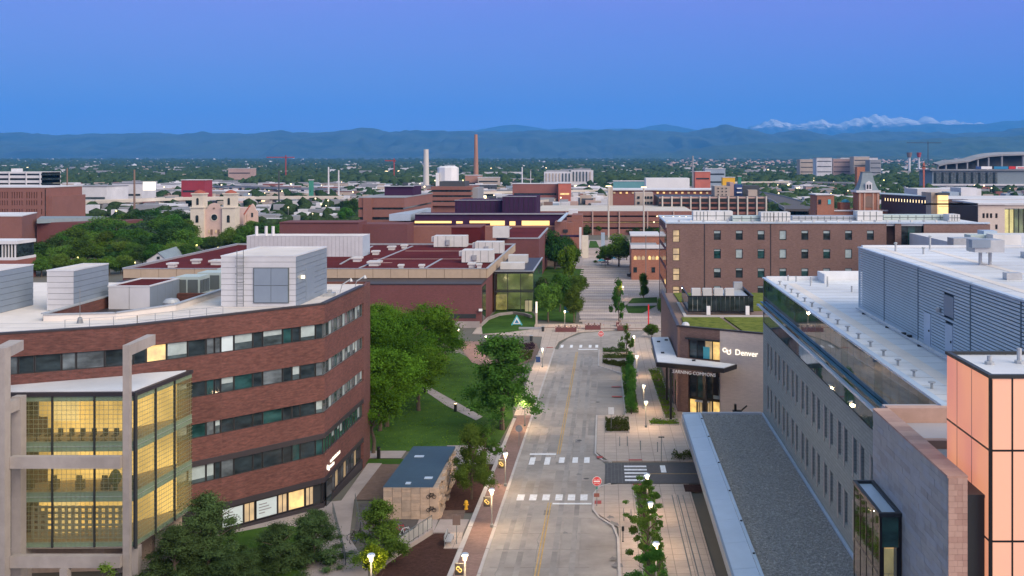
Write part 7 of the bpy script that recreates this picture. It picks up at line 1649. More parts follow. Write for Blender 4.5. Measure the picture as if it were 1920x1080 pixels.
q.build('side_gable','church_pink',ch); q = MB(); q.box(xm_-.5,xm_+.5,531.8,531.97,PZ(407,532),PZ(399,532)); q.build('window','glass_dark',ch)
# brick blocks far left
b1 = thing('brick_offices','dark red brick office block with tall narrow windows at the far left','building',(PX(40,560),560,gz(560)))
q = MB(); x0,x1 = PX(-60,560),PX(84,560); ops = []
for (pa_,pb_) in ((360,372),(376,385),(392,402)):
    k = 0; px = -6
    while px < 80:
        if k % 6 != 5: ops.append((PX(px,560)-x0,PX(px+2,560)-x0,PZ(pb_,560),PZ(pa_,560)))
        px += 4.6; k += 1
punched(q,(x0,560),(x1,560),gz(560)-1,PZ(352,560),ops,.8); q.box(x0,x1,561,600,gz(560)-1,PZ(352,560)-.1); q.build('wall','arts_brick',b1)
q = MB(); q.box(x0,x1,560.82,560.95,gz(560),PZ(355,560)); q.build('window_band','glass_dark',b1); q = MB(); q.box(x0-.3,x1+.3,559.7,600,PZ(352,560)+.01,PZ(350,560)); q.build('coping','city_white',b1)
q = MB(); q.box(PX(84,562)+.01,PX(98,562),562,598,gz(560)-1,PZ(368,562)); q.build('wall','arts_brick',b1)
b2 = thing('brick_school','lower red brick building with a long skylight wing before the tree belt','building',(PX(30,470),470,gz(470)))
q = MB(); q.prism([(PX(-80,470),470),(PX(41,470),470),(PX(69,505),505),(PX(-80,505),505)],gz(470)-1,PZ(406,470)); q.build('wall','arts_brick',b2)
q = MB(); q.prism([(PX(-80,470),469.8),(PX(41.3,470),469.8),(PX(69.3,505),505.2),(PX(-80,505),505.2)],PZ(406,470)+.01,PZ(404.5,470)); q.build('coping','city_white',b2)
q = MB(); q.box(PX(69,500),PX(216,500),500,530,gz(500)-1,PZ(417,500)); q.build('wall','maroon_brick',b2)
q = MB(); q.prism([(PX(69,495),495),(PX(150,495),520),(PX(158,520),524),(PX(69,520),524)],PZ(419,495),PZ(411,495)); q.build('skylight','slate',b2)
b3 = thing('white_pavilion','white framed pavilion with dark glazing at the left edge above the roofs','building',(PX(10,340),340,gz(340)))
q = MB(); q.box(PX(-40,340),PX(30,340),340,352,PZ(458,340),PZ(452,340)); q.box(PX(-40,340),PX(30,340),340,352,PZ(488,340),PZ(483,340)); q.build('frame','city_white',b3)
q = MB(); q.box(PX(-40,340),PX(29,340),341,351,PZ(483,340),PZ(458,340)); q.build('glazing','glass_dark',b3); q = MB(); q.box(PX(-40,340),PX(30,340),340,352,gz(340)-1,PZ(488,340)); q.build('base','city_red',b3)
for k in range(5): px = 2+k*6; q = MB(); q.box(PX(px,340),PX(px+1.4,340),340.3,340.9,PZ(483,340),PZ(458,340)); q.build('mullion','city_white',b3)
b4 = thing('gable_house','small grey roofed house with a white gable in the trees behind the hall','house',(PX(320,370),370,gz(370)))
x0,x1 = PX(275,365),PX(307,365); zb_,ze,zp = gz(365)-1,PZ(488,365),PZ(474,365); xm_ = PX(297,365)
q = MB(); q.face((x0,365,zb_),(x1+1.5,365,zb_),(x1+1.5,365,ze),(xm_,365,zp),(x0,365,ze)); q.box(x0,x1+10,365.05,382,zb_,ze-.4); q.build('wall','city_white',b4)
q = MB(); q.box(xm_-.5,xm_+.5,364.8,364.97,PZ(486,365),PZ(481,365)); q.build('window','glass_dark',b4)
q = MB(); x3 = PX(356,395); q.face((x1+1.8,364.5,ze-.3),(x3,392,ze-.3),(PX(345,398),398,zp+.6),(xm_,364.5,zp+.2)); q.face((x0-.4,364.5,ze-.3),(xm_,364.5,zp+.2),(PX(345,398),398,zp+.6),(PX(315,400),400,ze-.3)); q.build('roof','slate',b4)
t = thing('white_office','white concrete office block with three rows of dark ribbon windows at far left','building',(PX(40,800),800,gz(800)))
for (a,b) in ((322,325.5),(329,334),(338,343),(346,352)): q = MB(); q.box(PX(-30,800),PX(76,800),800,830,PZ(b,800),PZ(a,800)); q.build('floor_band','city_white',t)
q = MB(); q.box(PX(-30,800),PX(76,800),801.5,829,gz(800)-1,PZ(323,800)); q.build('window_band','glass_dark',t); q = MB(); pbox(q,21,32,316,805,8); q.build('roof_box','city_white',t)
for px in (16,48,74): q = MB(); q.box(PX(px,799.5),PX(px+2,799.5),799.4,800,gz(800),PZ(322,800)); q.build('pier','city_white',t)
# orange brick house by the plaza
oh = thing('orange_brick_house','orange brick house with arched lit windows and white parapet beside the plaza','house',(PX(1210,330),330,gz(330)))
Yo = 340; q = MB(); q.box(PX(1184,Yo),PX(1237,Yo),Yo,Yo+26,gz(Yo)-1,PZ(468,Yo)); q.build('wall','orange_brick',oh)
q = MB(); q.box(PX(1184,Yo)-.3,PX(1237,Yo),Yo-.3,Yo+.4,PZ(466,Yo),PZ(459,Yo)); q.build('parapet','city_white',oh); q = MB(); q.box(PX(1184,Yo),PX(1237,Yo),Yo+.5,Yo+26,PZ(468,Yo)+.02,PZ(466,Yo)); q.build('roof','city_grey',oh)
q = MB(); q.box(PX(1184,Yo+27),PX(1237,Yo+27),Yo+27,Yo+45,gz(Yo)-1,PZ(443,Yo+27)); q.build('wall','orange_brick',oh); q = MB(); q.box(PX(1182,Yo+27),PX(1238,Yo+27),Yo+26.6,Yo+45,PZ(443,Yo+27)+.01,PZ(440,Yo+27)); q.build('cornice','city_white',oh)
for k,px in enumerate((1191,1198,1206,1218,1225,1232)):
    x = PX(px,Yo); q = MB(); q.face((x-.5,Yo-.05,PZ(487,Yo)),(x+.5,Yo-.05,PZ(487,Yo)),(x+.5,Yo-.05,PZ(482,Yo)),(x,Yo-.05,PZ(479,Yo)),(x-.5,Yo-.05,PZ(482,Yo))); q.build('window','lit' if k in (0,3,5) else 'lit_soft',oh)
for px in (1191,1225): q = MB(); q.box(PX(px,Yo)-.6,PX(px,Yo)+.6,Yo-.1,Yo-.02,PZ(511,Yo),PZ(501,Yo)); q.build('window','glass_dark',oh)
q = MB(); q.tube((PX(1211,Yo-2),Yo-2,gz(Yo)),(PX(1211,Yo-2),Yo-2,PZ(440,Yo)),.12,6); q.build('downlight_pole','pole_grey',label='slim pole standing before the orange brick house',cat='pole')
# stone gate pieces at the plaza end
for (a,b,t_,b_,Yq,mt,l) in ((1086,1090,427,468,430,'city_white','thin white fin wall at the end of the plaza'),(1091,1103,442,466,420,'church_trim','small stone gate block with a dark opening at the plaza end'),(1127,1134,437,448,430,'city_blue','pale blue domed kiosk at the plaza end')):
    q = MB(); q.box(PX(a,Yq),PX(b,Yq),Yq,Yq+3,gz(Yq)-.3,PZ(t_,Yq)); q.cur = 0; q.build('gate_block' if 'gate' in l else ('fin_wall' if 'fin' in l else 'kiosk'),mt,label=l,cat='kiosk' if 'kiosk' in l else 'wall')
for i,(px,py,mt) in enumerate(((1128,499,'sign_teal'),(1139,497,'cloth_red'),(1148,494,'sign_blue'),(1135,503,'city_purple'))):
    x,y = G(px,py); t = thing('parasol',['teal parasol leftmost in the plaza café','red parasol in the plaza café','blue parasol nearest the large plaza tree','purple parasol at the front of the plaza café'][i],'parasol',(x,y,gz(y))); q = MB(); q.tube((x,y,gz(y)),(x,y,gz(y)+2.3),.05,5); q.build('pole','pole_grey',t); q = MB(); q.lathe((x,y,gz(y)+2.1),[(1.7,0),(.9,.45),(.05,.75)],8); q.build('canopy',mt,t)
# clock tower brewery
tv = thing('brewery_tower','orange brick brewery tower with a slate mansard roof and white dormer','tower',(PX(1628,420),420,gz(420)))
Yt = 420; q = MB(); q.box(PX(1609,Yt),PX(1649,Yt),Yt,Yt+8.6,gz(Yt)-1,PZ(361,Yt)); q.build('wall','orange_brick',tv)
q = MB(); q.box(PX(1605,Yt),PX(1651,Yt),Yt-.6,Yt+9.2,PZ(361,Yt),PZ(357,Yt)); q.build('cornice','city_white',tv)
q = MB(); x0,x1 = PX(1610,Yt),PX(1648,Yt); zb_,zt2 = PZ(357,Yt),PZ(322,Yt); cx_ = (x0+x1)/2; w0,w1 = (x1-x0)/2,1.9
prof = [(w0,0),(w0*.78,(zt2-zb_)*.25),(w0*.62,(zt2-zb_)*.55),(w1,(zt2-zb_)*.97),(w1*1.15,(zt2-zb_)*.98),(w1*1.15,zt2-zb_)]
for j in range(len(prof)-1):
    (r0,z0),(r1,z1) = prof[j],prof[j+1]; cyq = Yt+4.3
    for (sx0,sy0,sx1,sy1) in ((-1,-1,1,-1),(1,-1,1,1),(1,1,-1,1),(-1,1,-1,-1)): q.face((cx_+sx0*r0,cyq+sy0*r0,zb_+z0),(cx_+sx1*r0,cyq+sy1*r0,zb_+z0),(cx_+sx1*r1,cyq+sy1*r1,zb_+z1),(cx_+sx0*r1,cyq+sy0*r1,zb_+z1))
q.build('mansard','slate',tv)
q = MB(); q.box(cx_-1.3,cx_+1.3,Yt-.1,Yt+2.5,zb_+.1,PZ(344,Yt)); q.face((cx_-1.6,Yt-.15,PZ(344,Yt)),(cx_+1.6,Yt-.15,PZ(344,Yt)),(cx_,Yt-.15,PZ(339,Yt))); q.build('dormer','city_white',tv)
for dx_ in (-.55,.55): q = MB(); q.box(cx_+dx_-.32,cx_+dx_+.32,Yt-.18,Yt-.11,zb_+.6,PZ(346,Yt)); q.build('window','glass_dark',tv)
q = MB(); pts = [(cx_-2,Yt-.1,PZ(389,Yt)),(cx_+2,Yt-.1,PZ(389,Yt))]+[(cx_+2*math.cos(k*math.pi/8),Yt-.1,PZ(376,Yt)+2*math.sin(k*math.pi/8)) for k in range(9)]; q.face(*pts); q.build('arched_window','city_brown',tv)
for px in (1612,1621,1637,1646): q = MB(); q.box(PX(px,Yt)-.3,PX(px,Yt)+.3,Yt-.25,Yt-.02,gz(Yt),PZ(362,Yt)); q.build('pilaster','city_orange' if False else 'stone_red',tv)
q = MB(); q.box(PX(1530,425),PX(1680,425),425,440,gz(425)-1,PZ(394,425)); q.box(PX(1531,425),PX(1563,425),424,438,gz(425)-1,PZ(366,424)); q.build('wing','orange_brick',tv)
q = MB(); q.box(PX(1530,423),PX(1564,423),423.6,438.5,PZ(366,424)+.02,PZ(364,424)); q.box(PX(1560,424),PX(1680,424),424.6,425,PZ(396,425),PZ(393.5,425)); q.build('cornice','city_white',tv)
for (px,py) in ((1537,378),(1555,378),): q = MB(); q.box(PX(px,424)-.6,PX(px,424)+.6,423.8,423.97,PZ(py+5,424),PZ(py-4,424)); q.build('window','sign_teal' if px>1550 else 'glass_dark',tv)
q = MB(); q.box(PX(1576,428),PX(1594,428),428,434,0,PZ(380,428)); q.build('roof_house','orange_brick',tv); q = MB(); q.lathe((PX(1585,431),431,PZ(379,431)),[(2.0,0),(1.2,.9),(.1,1.3)],8); q.build('cap','copper',tv)
q = MB(); q.box(PX(1607,450),PX(1622,450),450,454,gz(450),PZ(313,450)); q.build('brewery_chimney','orange_brick',label='square orange brick chimney behind the slate mansard tower',cat='chimney')
# dark science building, stair lantern, beige hall at the right
ds = thing('dark_hall','long dark purple hall with a row of small lit windows beside the brewery tower','building',(PX(1700,400),400,gz(400)))
a,b = (PX(1652,430),430),(PX(1746,395),395); q = MB(); dd_,ll_ = dirn(a,b); ops = [(ll_*(.08+k*.057),ll_*(.08+k*.057)+.5,PZ(379,412),PZ(373.5,412)) for k in range(16)]
punched(q,a,b,gz(400)-1,PZ(367,412),ops,.3); q.build('wall','city_purple',ds); 
for o_ in ops: q = MB(); q.seg(a,b,o_[0]+.03,o_[1]-.03,o_[2],o_[3],.1,.16); q.build('window','lamp_far',ds)
q = MB(); q.prism([a,b,(b[0]+2,b[1]+40),(a[0]+2,a[1]+30)],PZ(367,412)-.4,PZ(366,412)); q.build('roof','city_blue',ds)
q = MB(); pbox(q,1746,1760,361,392,12); q.build('concrete_bay','city_beige',ds); 
q = MB(); pbox(q,1761,1778,366,390,8); q.build('stair_lantern','lit_hall_bright',ds); q = MB(); pbox(q,1759,1781,362,389,10,pyb=366); q.build('lantern_cap','city_dark',ds)
for py in (376,386): q = MB(); q.box(PX(1760,389.6),PX(1779,389.6),389.4,389.9,PZ(py+.8,390),PZ(py,390)); q.build('floor_band','frame_dark',ds)
q = MB(); pbox(q,1780,1815,374,392,30); q.build('wall','city_purple',ds)
for (px,py) in ((1791,385),(1791,401),): q = MB(); q.box(PX(px,391.5),PX(px+9,391.5),391.4,391.9,PZ(py+6,391.5),PZ(py,391.5)); q.build('window','lit',ds)
q = MB(); q.box(PX(1779,398),PX(2100,398),398,440,PZ(376,398)-2,PZ(373,398)); q.build('roof','city_white',ds)
q = MB(); pbox(q,1802,1832,352,440,14); q.build('roof_box','city_white',ds); q = MB(); pbox(q,1780,1798,360,438,10); q.build('roof_box','city_blue',ds); q = MB(); q.box(PX(1720,460),PX(1840,460),460,480,0,PZ(354,460)); q.build('roof_slab','city_white',ds)
be = thing('beige_hall','beige stone hall with square windows and a yellow lit glass corner at the right edge','building',(PX(1870,350),350,gz(350)))
Yb_ = 350; x0,x1 = PX(1834,Yb_),PX(1884,Yb_); ops = [(PX(px,Yb_)-x0,PX(px+4.6,Yb_)-x0,PZ(py+9,Yb_),PZ(py,Yb_)) for px,py in ((1842,400),(1849,400),(1856,400),(1866,400),(1866,421))]
q = MB(); punched(q,(x0,Yb_),(x1,Yb_),gz(Yb_)-1,PZ(384,Yb_),ops,.5); q.build('wall','light_stone',be); q = MB(); q.box(x0,x1,Yb_+.5,Yb_+30,gz(Yb_),PZ(386,Yb_)); q.build('core','frame_dark',be)
q = MB(); q.seg((PX(1806,372),372),(x0,Yb_),0,dirn((PX(1806,372),372),(x0,Yb_))[1],gz(Yb_)-1,PZ(384,Yb_),0,.5); q.build('wall','light_stone',be)
for k in range(4): px = 1811+k*5.5; q = MB(); yy_ = 371-(px-1806)/28*21; q.box(PX(px,yy_),PX(px+3,yy_),yy_-1.6,yy_-1.2,PZ(409,yy_),PZ(399,yy_)); q.build('window','glass_mid',be)
q = MB(); q.prism([(PX(1804,373),373),(x0-.3,Yb_-.6),(110,Yb_-.6),(PX(2000,Yb_),Yb_-.6),(PX(2000,Yb_),Yb_+34),(PX(1804,373),Yb_+34)],PZ(384,Yb_)+.02,PZ(381,Yb_)); q.build('roof','city_white',be)
for k in range(6):
    px = 1884+k*9; q = MB(); q.box(PX(px,Yb_),PX(px+8.4,Yb_),Yb_+.3,Yb_+.5,gz(Yb_),PZ(391,Yb_)); q.build('glass_panel','clear_glass',be); q = MB(); q.box(PX(px+8.4,Yb_),PX(px+9,Yb_),Yb_,Yb_+.6,gz(Yb_),PZ(391,Yb_)); q.build('mullion','frame_dark',be)
q = MB(); q.box(PX(1884,Yb_),PX(1960,Yb_),Yb_+.01,Yb_+.5,PZ(391,Yb_),PZ(385,Yb_)); q.build('wall','light_stone',be)
q = MB(); q.box(PX(1884,356),PX(1901,356),356,357,gz(Yb_),PZ(393,356)); q.build('inner_wall','lit_hall_bright',be); q = MB(); q.box(PX(1901,356),PX(2000,356),356,357,gz(Yb_),PZ(393,356)); q.build('inner_wall','lit_dim',be)
# stadium
st = thing('stadium','large steel and glass stadium with a curved upper deck at the right edge','stadium',(PX(1860,1450),1500,gz(1450)))
Ys = 1450
q = MB(); pbox(q,1748,1990,320,Ys,60); q.build('wall','slate',st)
for k in range(26):
    px = 1751+k*4.6; q = MB(); q.box(PX(px,Ys),PX(px+4.0,Ys),Ys-.6,Ys-.1,PZ(344,Ys),PZ(323,Ys)); q.build('glass_panel','glass_grey' if k%3 else 'glass_dark',st)
q = MB(); q.box(PX(1743,Ys),PX(1990,Ys),Ys-3,Ys+60,PZ(320,Ys)+.1,PZ(317.5,Ys)); q.build('deck_edge','city_grey',st); q = MB(); q.box(PX(1745,Ys),PX(1990,Ys),Ys-2,Ys-.1,PZ(348,Ys),PZ(345,Ys)); q.build('base_edge','city_white',st)
top = [(1760,309),(1775,305),(1795,303),(1815,301),(1835,295),(1855,291),(1880,289),(1920,288),(1990,288)]
for i in range(len(top)-1):
    (a,ta),(b,tb) = top[i],top[i+1]; q = MB(); ya,yb = Ys+6,Ys+6; v_ = [(PX(a,ya),ya,PZ(ta,ya)),(PX(b,yb),yb,PZ(tb,yb)),(PX(b,yb),yb,PZ(tb+3.2,yb)),(PX(a,ya),ya,PZ(ta+3.2,ya))]
    w_ = [(x,y+26,z+3) for x,y,z in v_]; q.face(v_[3],v_[2],v_[1],v_[0]); q.face(v_[0],v_[1],w_[1],w_[0]); q.face(v_[3],w_[3],w_[2],v_[2]); q.face(*w_); q.build('roof_rim','city_grey',st)
    q = MB(); q.face((PX(a,ya+12),ya+12,PZ(317,ya)),(PX(b,ya+12),ya+12,PZ(317,ya)),(PX(b,ya+20),ya+20,PZ(tb+3,ya)),(PX(a,ya+20),ya+20,PZ(ta+3,ya))); q.build('seating_underside','city_dark',st)
    q = MB(); q.box(PX(a,ya)-1,PX(a,ya)+1,ya+2,ya+6,PZ(317,ya),PZ(ta+3,ya)); q.build('strut','city_grey',st)
for (a,b,mt) in ((1828,1838,'city_navy'),(1838,1858,'sign_white'),(1862,1888,'sign_blue'),(1890,1902,'sign_red'),(1903,1925,'sign_white')): q = MB(); q.box(PX(a,Ys),PX(b,Ys),Ys-4,Ys-3.2,PZ(317,Ys),PZ(312,Ys)); q.build('banner',mt,st)
q = MB(); q.box(PX(1906,Ys),PX(1921,Ys),Ys-4.6,Ys-4.1,PZ(315.5,Ys),PZ(313.8,Ys)); q.build('banner_print','sign_red',st)
# chimneys, tank, far landmarks
q = MB(); Y=1500; q.tube((PX(799,Y),Y,gz(Y)),(PX(799,Y),Y,PZ(280,Y)),4.6,14,3.6); q.build('white_chimney','stack_white',label='pale concrete chimney left of the white tank',cat='chimney')
q = MB(); Y=1650; q.tube((PX(892.5,Y),Y,gz(Y)),(PX(892.5,Y),Y,PZ(252,Y)),4.6,14,2.6); q.build('brick_chimney','stack_brick',label='tall tapering brick chimney rising to the mountain line',cat='chimney')
t = thing('white_tank','big white faceted industrial tank between the two chimneys','tank',(PX(837,1350),1350,gz(1350)))
q = MB(); Y=1350; q.tube((PX(837,Y),Y+14,gz(Y)),(PX(837,Y),Y+14,PZ(314,Y)),14.2,10); q.build('body','tank_white',t); q = MB(); q.tube((PX(837,Y),Y+14,PZ(314,Y)),(PX(837,Y),Y+14,PZ(311.5,Y)),13.6,10,10); q.build('cap','tank_white',t); q = MB(); pbox(q,817,822,324,1348,10); q.build('stair_bay','tank_white',t)
def mast(px,Y,t_,r,mt,lab,nm='mast',cat='mast'): q = MB(); q.tube((PX(px,Y),Y,gz(Y)),(PX(px,Y),Y,PZ(t_,Y)),r,6,r*.7); q.build(nm,mt,label=lab,cat=cat)
mast(616,1100,313,1.1,'city_white','pale mast left of a shorter one above the viaduct end'); mast(635,1100,319,1.1,'city_white','shorter pale mast right of another above the viaduct end')
mast(126,760,315,.7,'city_brown','dark pole beyond the far left brick offices'); mast(252,760,318,.9,'city_brown','dark pole left of the glowing billboard box'); mast(523,900,320,.8,'city_dark','dark pole under the red tower crane')
mast(979,1200,313,1.0,'city_white','pale mast left of the white apartment slabs'); mast(995,1200,320,.6,'city_white','thin pale mast nearest the white apartment slabs'); mast(1299,1300,292,1.4,'city_grey','grey pole left of the orange building')
def crane(px,Y,t_,a,b,mt,lab):
    t = thing('tower_crane',lab,'crane',(PX(px,Y),Y,gz(Y))); x = PX(px,Y); z = PZ(t_,Y); q = MB(); q.box(x-1,x+1,Y-1,Y+1,gz(Y),z); q.build('mast',mt,t); q = MB(); q.box(PX(a,Y),PX(b,Y),Y-1,Y+1,z-6,z-4); q.box(x-2,x+2,Y-1.5,Y+1.5,z-8,z-6.01); q.build('jib',mt,t)
crane(536,2400,291,500,552,'red_steel','red tower crane under the left mountains'); crane(739,2200,297,722,742,'red_steel','red tower crane left of the white chimney'); crane(1740,3500,265,1700,1765,'city_dark','dark tower crane against the right hills'); crane(1732,1300,305,1730,1733,'city_orange','orange lattice mast left of the stadium')
ap = thing('apartment_slabs','pair of pale apartment slabs with vertical window strips','apartment block',(PX(1065,1700),1700,gz(1700)))
for (a,b,t_,Y) in ((1020,1070,322,1700),(1071,1112,319,1720)):
    q = MB(); pbox(q,a,b,t_,Y,30); q.build('wall','city_white',ap)
    k = a+3
    while k < b-3: q = MB(); q.box(PX(k,Y),PX(k+2.4,Y),Y-1,Y-.1,PZ(340,Y),PZ(t_+3,Y)); q.build('window_strip','city_beige' if int(k)%2 else 'glass_mid',ap); k += 6.2
    q = MB(); q.box(PX(a+4,Y),PX(b-4,Y),Y+3,Y+20,PZ(t_,Y),PZ(t_-3,Y)); q.build('penthouse','city_grey',ap)
wt = None
for (px,w,mt,l) in ((1705,7,'city_brown','brown topped water tower left of the red topped one'),(1723,6,'red_steel','red topped water tower among the right trees')):
    Y = 3200; t = thing('water_tower',l,'water tower',(PX(px,Y),Y,gz(Y))); q = MB(); q.tube((PX(px,Y),Y,gz(Y)),(PX(px,Y),Y,PZ(295,Y)),w*Y/F*.32,10); q.build('shaft','city_white',t); q = MB(); q.tube((PX(px,Y),Y,PZ(295,Y)),(PX(px,Y),Y,PZ(286,Y)),w*Y/F*.5,10,w*Y/F*.75); q.build('bowl',mt,t)
# special coloured boxes in the city
def cbox_(px0,px1,t_,Y,dp,mt,lab,nm='building',cat='building',b_=None,rows=1,lit_=None):
    t = thing(nm,lab,cat,((PX(px0,Y)+PX(px1,Y))/2,Y,gz(Y))); q = MB(); pbox(q,px0,px1,t_,Y,dp,pyb=b_); q.build('wall',mt,t); H_ = PZ(t_,Y); h = H_-gz(Y)
    q = MB(); q.box(PX(px0,Y)-.5,PX(px1,Y)+.5,Y-.5,Y+dp,H_+.02,H_+.7); q.build('roof','city_white' if mt not in ('city_white','tank_white') else 'city_grey',t)
    for r_ in range(rows): z = H_-(r_+.65)*h/(rows+.3); q = MB(); q.box(PX(px0,Y)+1.5,PX(px1,Y)-1.5,Y-.25,Y-.02,z-.9,z+.9); q.build('window_strip',lit_ or 'glass_dark',t)
    return t
cbox_(340,384,338,1050,20,'city_scarlet','long scarlet building behind the church towers'); q = MB(); pbox(q,268,288,341,900,4,pyb=357); q.build('lit_billboard','screen_white' if False else 'sign_glow',label='glowing white billboard box beyond the viaduct',cat='billboard')
cbox_(105,200,350,880,40,'city_white','long white lit warehouse behind the left brick offices',lit_='glass_mid'); cbox_(210,266,344,950,30,'city_white','white warehouse left of the glowing billboard'); cbox_(428,470,316,1900,30,'city_pink','pale pink apartment row beyond the church',rows=2)
cbox_(579,585,338,1050,6,'city_green','small bright green box beyond the viaduct end'); cbox_(1303,1332,322,1250,20,'city_orange','vivid orange building left of the grey tower',rows=2); cbox_(1322,1360,317,1300,24,'city_blue','pale grey tower right of the vivid orange building',rows=3)
cbox_(1355,1378,333,1150,12,'hydrant','small yellow building right of the grey tower'); cbox_(1384,1390,331,1150,6,'city_green','small green box beside the yellow building'); cbox_(1150,1208,340,1150,20,'city_teal','low teal roofed shed left of the white warehouse box'); cbox_(961,1046,345,1000,16,'city_red','long low red brick row below the apartment slabs'); cbox_(1047,1070,344,990,16,'city_orange','orange red lit house at the end of the brick row',lit_='lit')
cbox_(872,900,329,1500,30,'city_orange' if False else 'stack_brick','brown brick mill at the foot of the brick chimney'); cbox_(896,935,333,1480,20,'city_beige','beige mill annex right of the brick chimney',rows=2); cbox_(1060,1075,300,2900,20,'city_white','tiny white block on the skyline above the slabs') if False else None
for i,(a,b,t_,Y,mt) in enumerate(((1500,1530,299,2400,'city_beige'),(1531,1560,296,2300,'city_white'),(1562,1600,298,2400,'city_pink'),(1601,1630,294,2350,'city_beige'),(1576,1646,296,2600,'city_white'),(1631,1652,300,2300,'city_grey'))):
    cbox_(a,b,t_,Y,40,mt,['beige apartment block leftmost in the right hand row','white apartment block second in the right hand row','pink brick apartment block behind the brewery chimney','tall beige apartment block right of the brewery chimney','long white roofed block behind the apartment row','grey block at the right end of the apartment row'][i],rows=4,cat='apartment block')
# general city fabric
rc = random.Random(77); placed = []
cols_ = ['city_white']*4+['city_beige']*3+['city_grey']*3+['city_red','city_brown','city_pink','city_blue','city_dark']
words = {'city_white':'white','city_beige':'beige','city_grey':'grey','city_red':'brick red','city_brown':'brown','city_pink':'pinkish','city_blue':'blue grey','city_dark':'dark'}
MESH = {}
def city(px,Y,w,h,d,mt,zone):
    key = (mt,round(w/6),round(h/2.5)); x = PX(px,Y); g = gz(Y)
    t = bpy.data.objects.new('city_building',None); COL.objects.link(t); t.location = (x,Y,g); ORG[t] = (x,Y,g)
    tag(t,f'{"long" if w>34 else ("mid sized" if w>20 else "small")} {words[mt]} flat roofed building {zone}','building',f'flat roofed buildings {zone}')
    if key not in MESH:
        W_,H_ = max(1,key[1])*6,max(1,key[2])*2.5; a = MB(); a.box(-W_/2,W_/2,0,W_*.5,-1,H_); b = MB(); b.box(-W_/2-.3,W_/2+.3,-.3,W_*.5+.3,H_+.01,H_+.7); b.box(-W_*.2,W_*.05,W_*.1,W_*.2,H_+.7,H_+2.2); c = MB(); k = -W_/2+2
        while k < W_/2-2.5: c.box(k,k+1.8,-.15,-.02,H_*.5,H_*.5+1.4); k += 4.2
        ms = []
        for mb_,m_,nm in ((a,mt,'wall'),(b,'city_white' if key[1]%2 else 'city_grey','roof'),(c,'lit' if key[1]%3==0 and key[2]%2 else 'glass_dark','windows')):
            me = bpy.data.meshes.new(nm); me.from_pydata(mb_.v,[],mb_.f); me.materials.append(M[m_]); ms.append((nm,me))
        MESH[key] = ms
    for nm,me in MESH[key]:
        o = bpy.data.objects.new({'windows':'window_row'}.get(nm,nm),me); COL.objects.link(o); o.parent = t
        if nm == 'windows': o['kind'] = 'stuff'
zones = [((-40,360),(1060,1700),46,'beyond the left viaduct'),((360,800),(1080,1800),50,'between church and white chimney'),((860,1250),(1020,2000),42,'around the apartment slabs'),((1240,1560),(900,2300),34,'beyond the right parking garage'),((1500,1750),(900,1500),6,'left of the stadium'),((1400,1930),(3000,7000),26,'on the right hill foot'),((-40,1400),(1900,3600),62,'scattered in the far tree plain')]
for (pa_,pb_),(ya,yb),n,zn in zones:
    for k in range(n):
        for _ in range(30):
            Y = ya+(yb-ya)*rc.random()**1.2; px = rc.uniform(pa_,pb_); sc = 1+Y/5000; w = rc.uniform(12,44)*sc; hw = w/2*F/Y
            if any(abs(px-p)<(hw+q_)*.9 and abs(Y-y_)<26 for p,q_,y_ in placed): continue
            if 790<px<900 and Y<1500: continue
            if 1205<px<1300 and Y<1000: continue
            placed.append((px,hw,Y)); city(px,Y,w,rc.uniform(4,11 if Y<2500 else 9),w*.5,rc.choice(cols_),zn); break
# distant trees: one mass
r = np.random.RandomState(99)
def blobs(name, n, f, mt, smin, smax, seed, label=None):
    r = np.random.RandomState(seed); X_,Y_ = f(r,n); s = smin+(smax-smin)*r.rand(n); s = s*(1+Y_/9000); h = s*(.55+.35*r.rand(n)); z = np.interp(Y_,GYP,GZP)
    phi = (1+5**.5)/2; ic = np.array([(-1,phi,0),(1,phi,0),(-1,-phi,0),(1,-phi,0),(0,-1,phi),(0,1,phi),(0,-1,-phi),(0,1,-phi),(phi,0,-1),(phi,0,1),(-phi,0,-1),(-phi,0,1)])/np.sqrt(1+phi*phi)
    fc = np.array([(0,11,5),(0,5,1),(0,1,7),(0,7,10),(0,10,11),(1,5,9),(5,11,4),(11,10,2),(10,7,6),(7,1,8),(3,9,4),(3,4,2),(3,2,6),(3,6,8),(3,8,9),(4,9,5),(2,4,11),(6,2,10),(8,6,7),(9,8,1)])
    J = 1+.28*r.randn(n,12,1); V = ic[None]*J*np.stack([s*.5,s*.5,h*.5],1)[:,None,:]+np.stack([X_,Y_,z+h*.42],1)[:,None,:]
    Fc = (fc[None]+np.arange(n)[:,None,None]*12).reshape(-1,3); me = bpy.data.meshes.new(name); me.vertices.add(n*12); me.vertices.foreach_set('co',V.ravel()); me.loops.add(Fc.size); me.loops.foreach_set('vertex_index',Fc.ravel().astype(np.int32))
    me.polygons.add(len(Fc)); me.polygons.foreach_set('loop_start',np.arange(len(Fc))*3); me.polygons.foreach_set('loop_total',np.full(len(Fc),3)); me.update(); me.materials.append(M[mt]); o = bpy.data.objects.new(name,me); COL.objects.link(o); o['kind'] = 'stuff'; return o
def fld(y0,y1,p0,p1,e=1.6):
    def f(r,n): Y_ = y0+(y1-y0)*r.rand(n)**e; px = p0+(p1-p0)*r.rand(n); return (px-VX)*Y_/F,Y_
    return f
blobs('distant_woods',24000,fld(1800,12500,-60,1990,1.4),'leaf_far',9,19,1)
blobs('city_trees',300,fld(600,1060,80,700,1.0),'leaf_far',6,11,7)
blobs('city_trees',900,fld(1060,1900,-60,1990,1.3),'leaf_far',7,14,2)
blobs('city_trees',900,fld(700,2600,1380,1760,1.2),'leaf_far',7,14,3)
blobs('distant_houses',500,fld(2000,13500,-60,1990,1.3),'city_white',9,16,4)
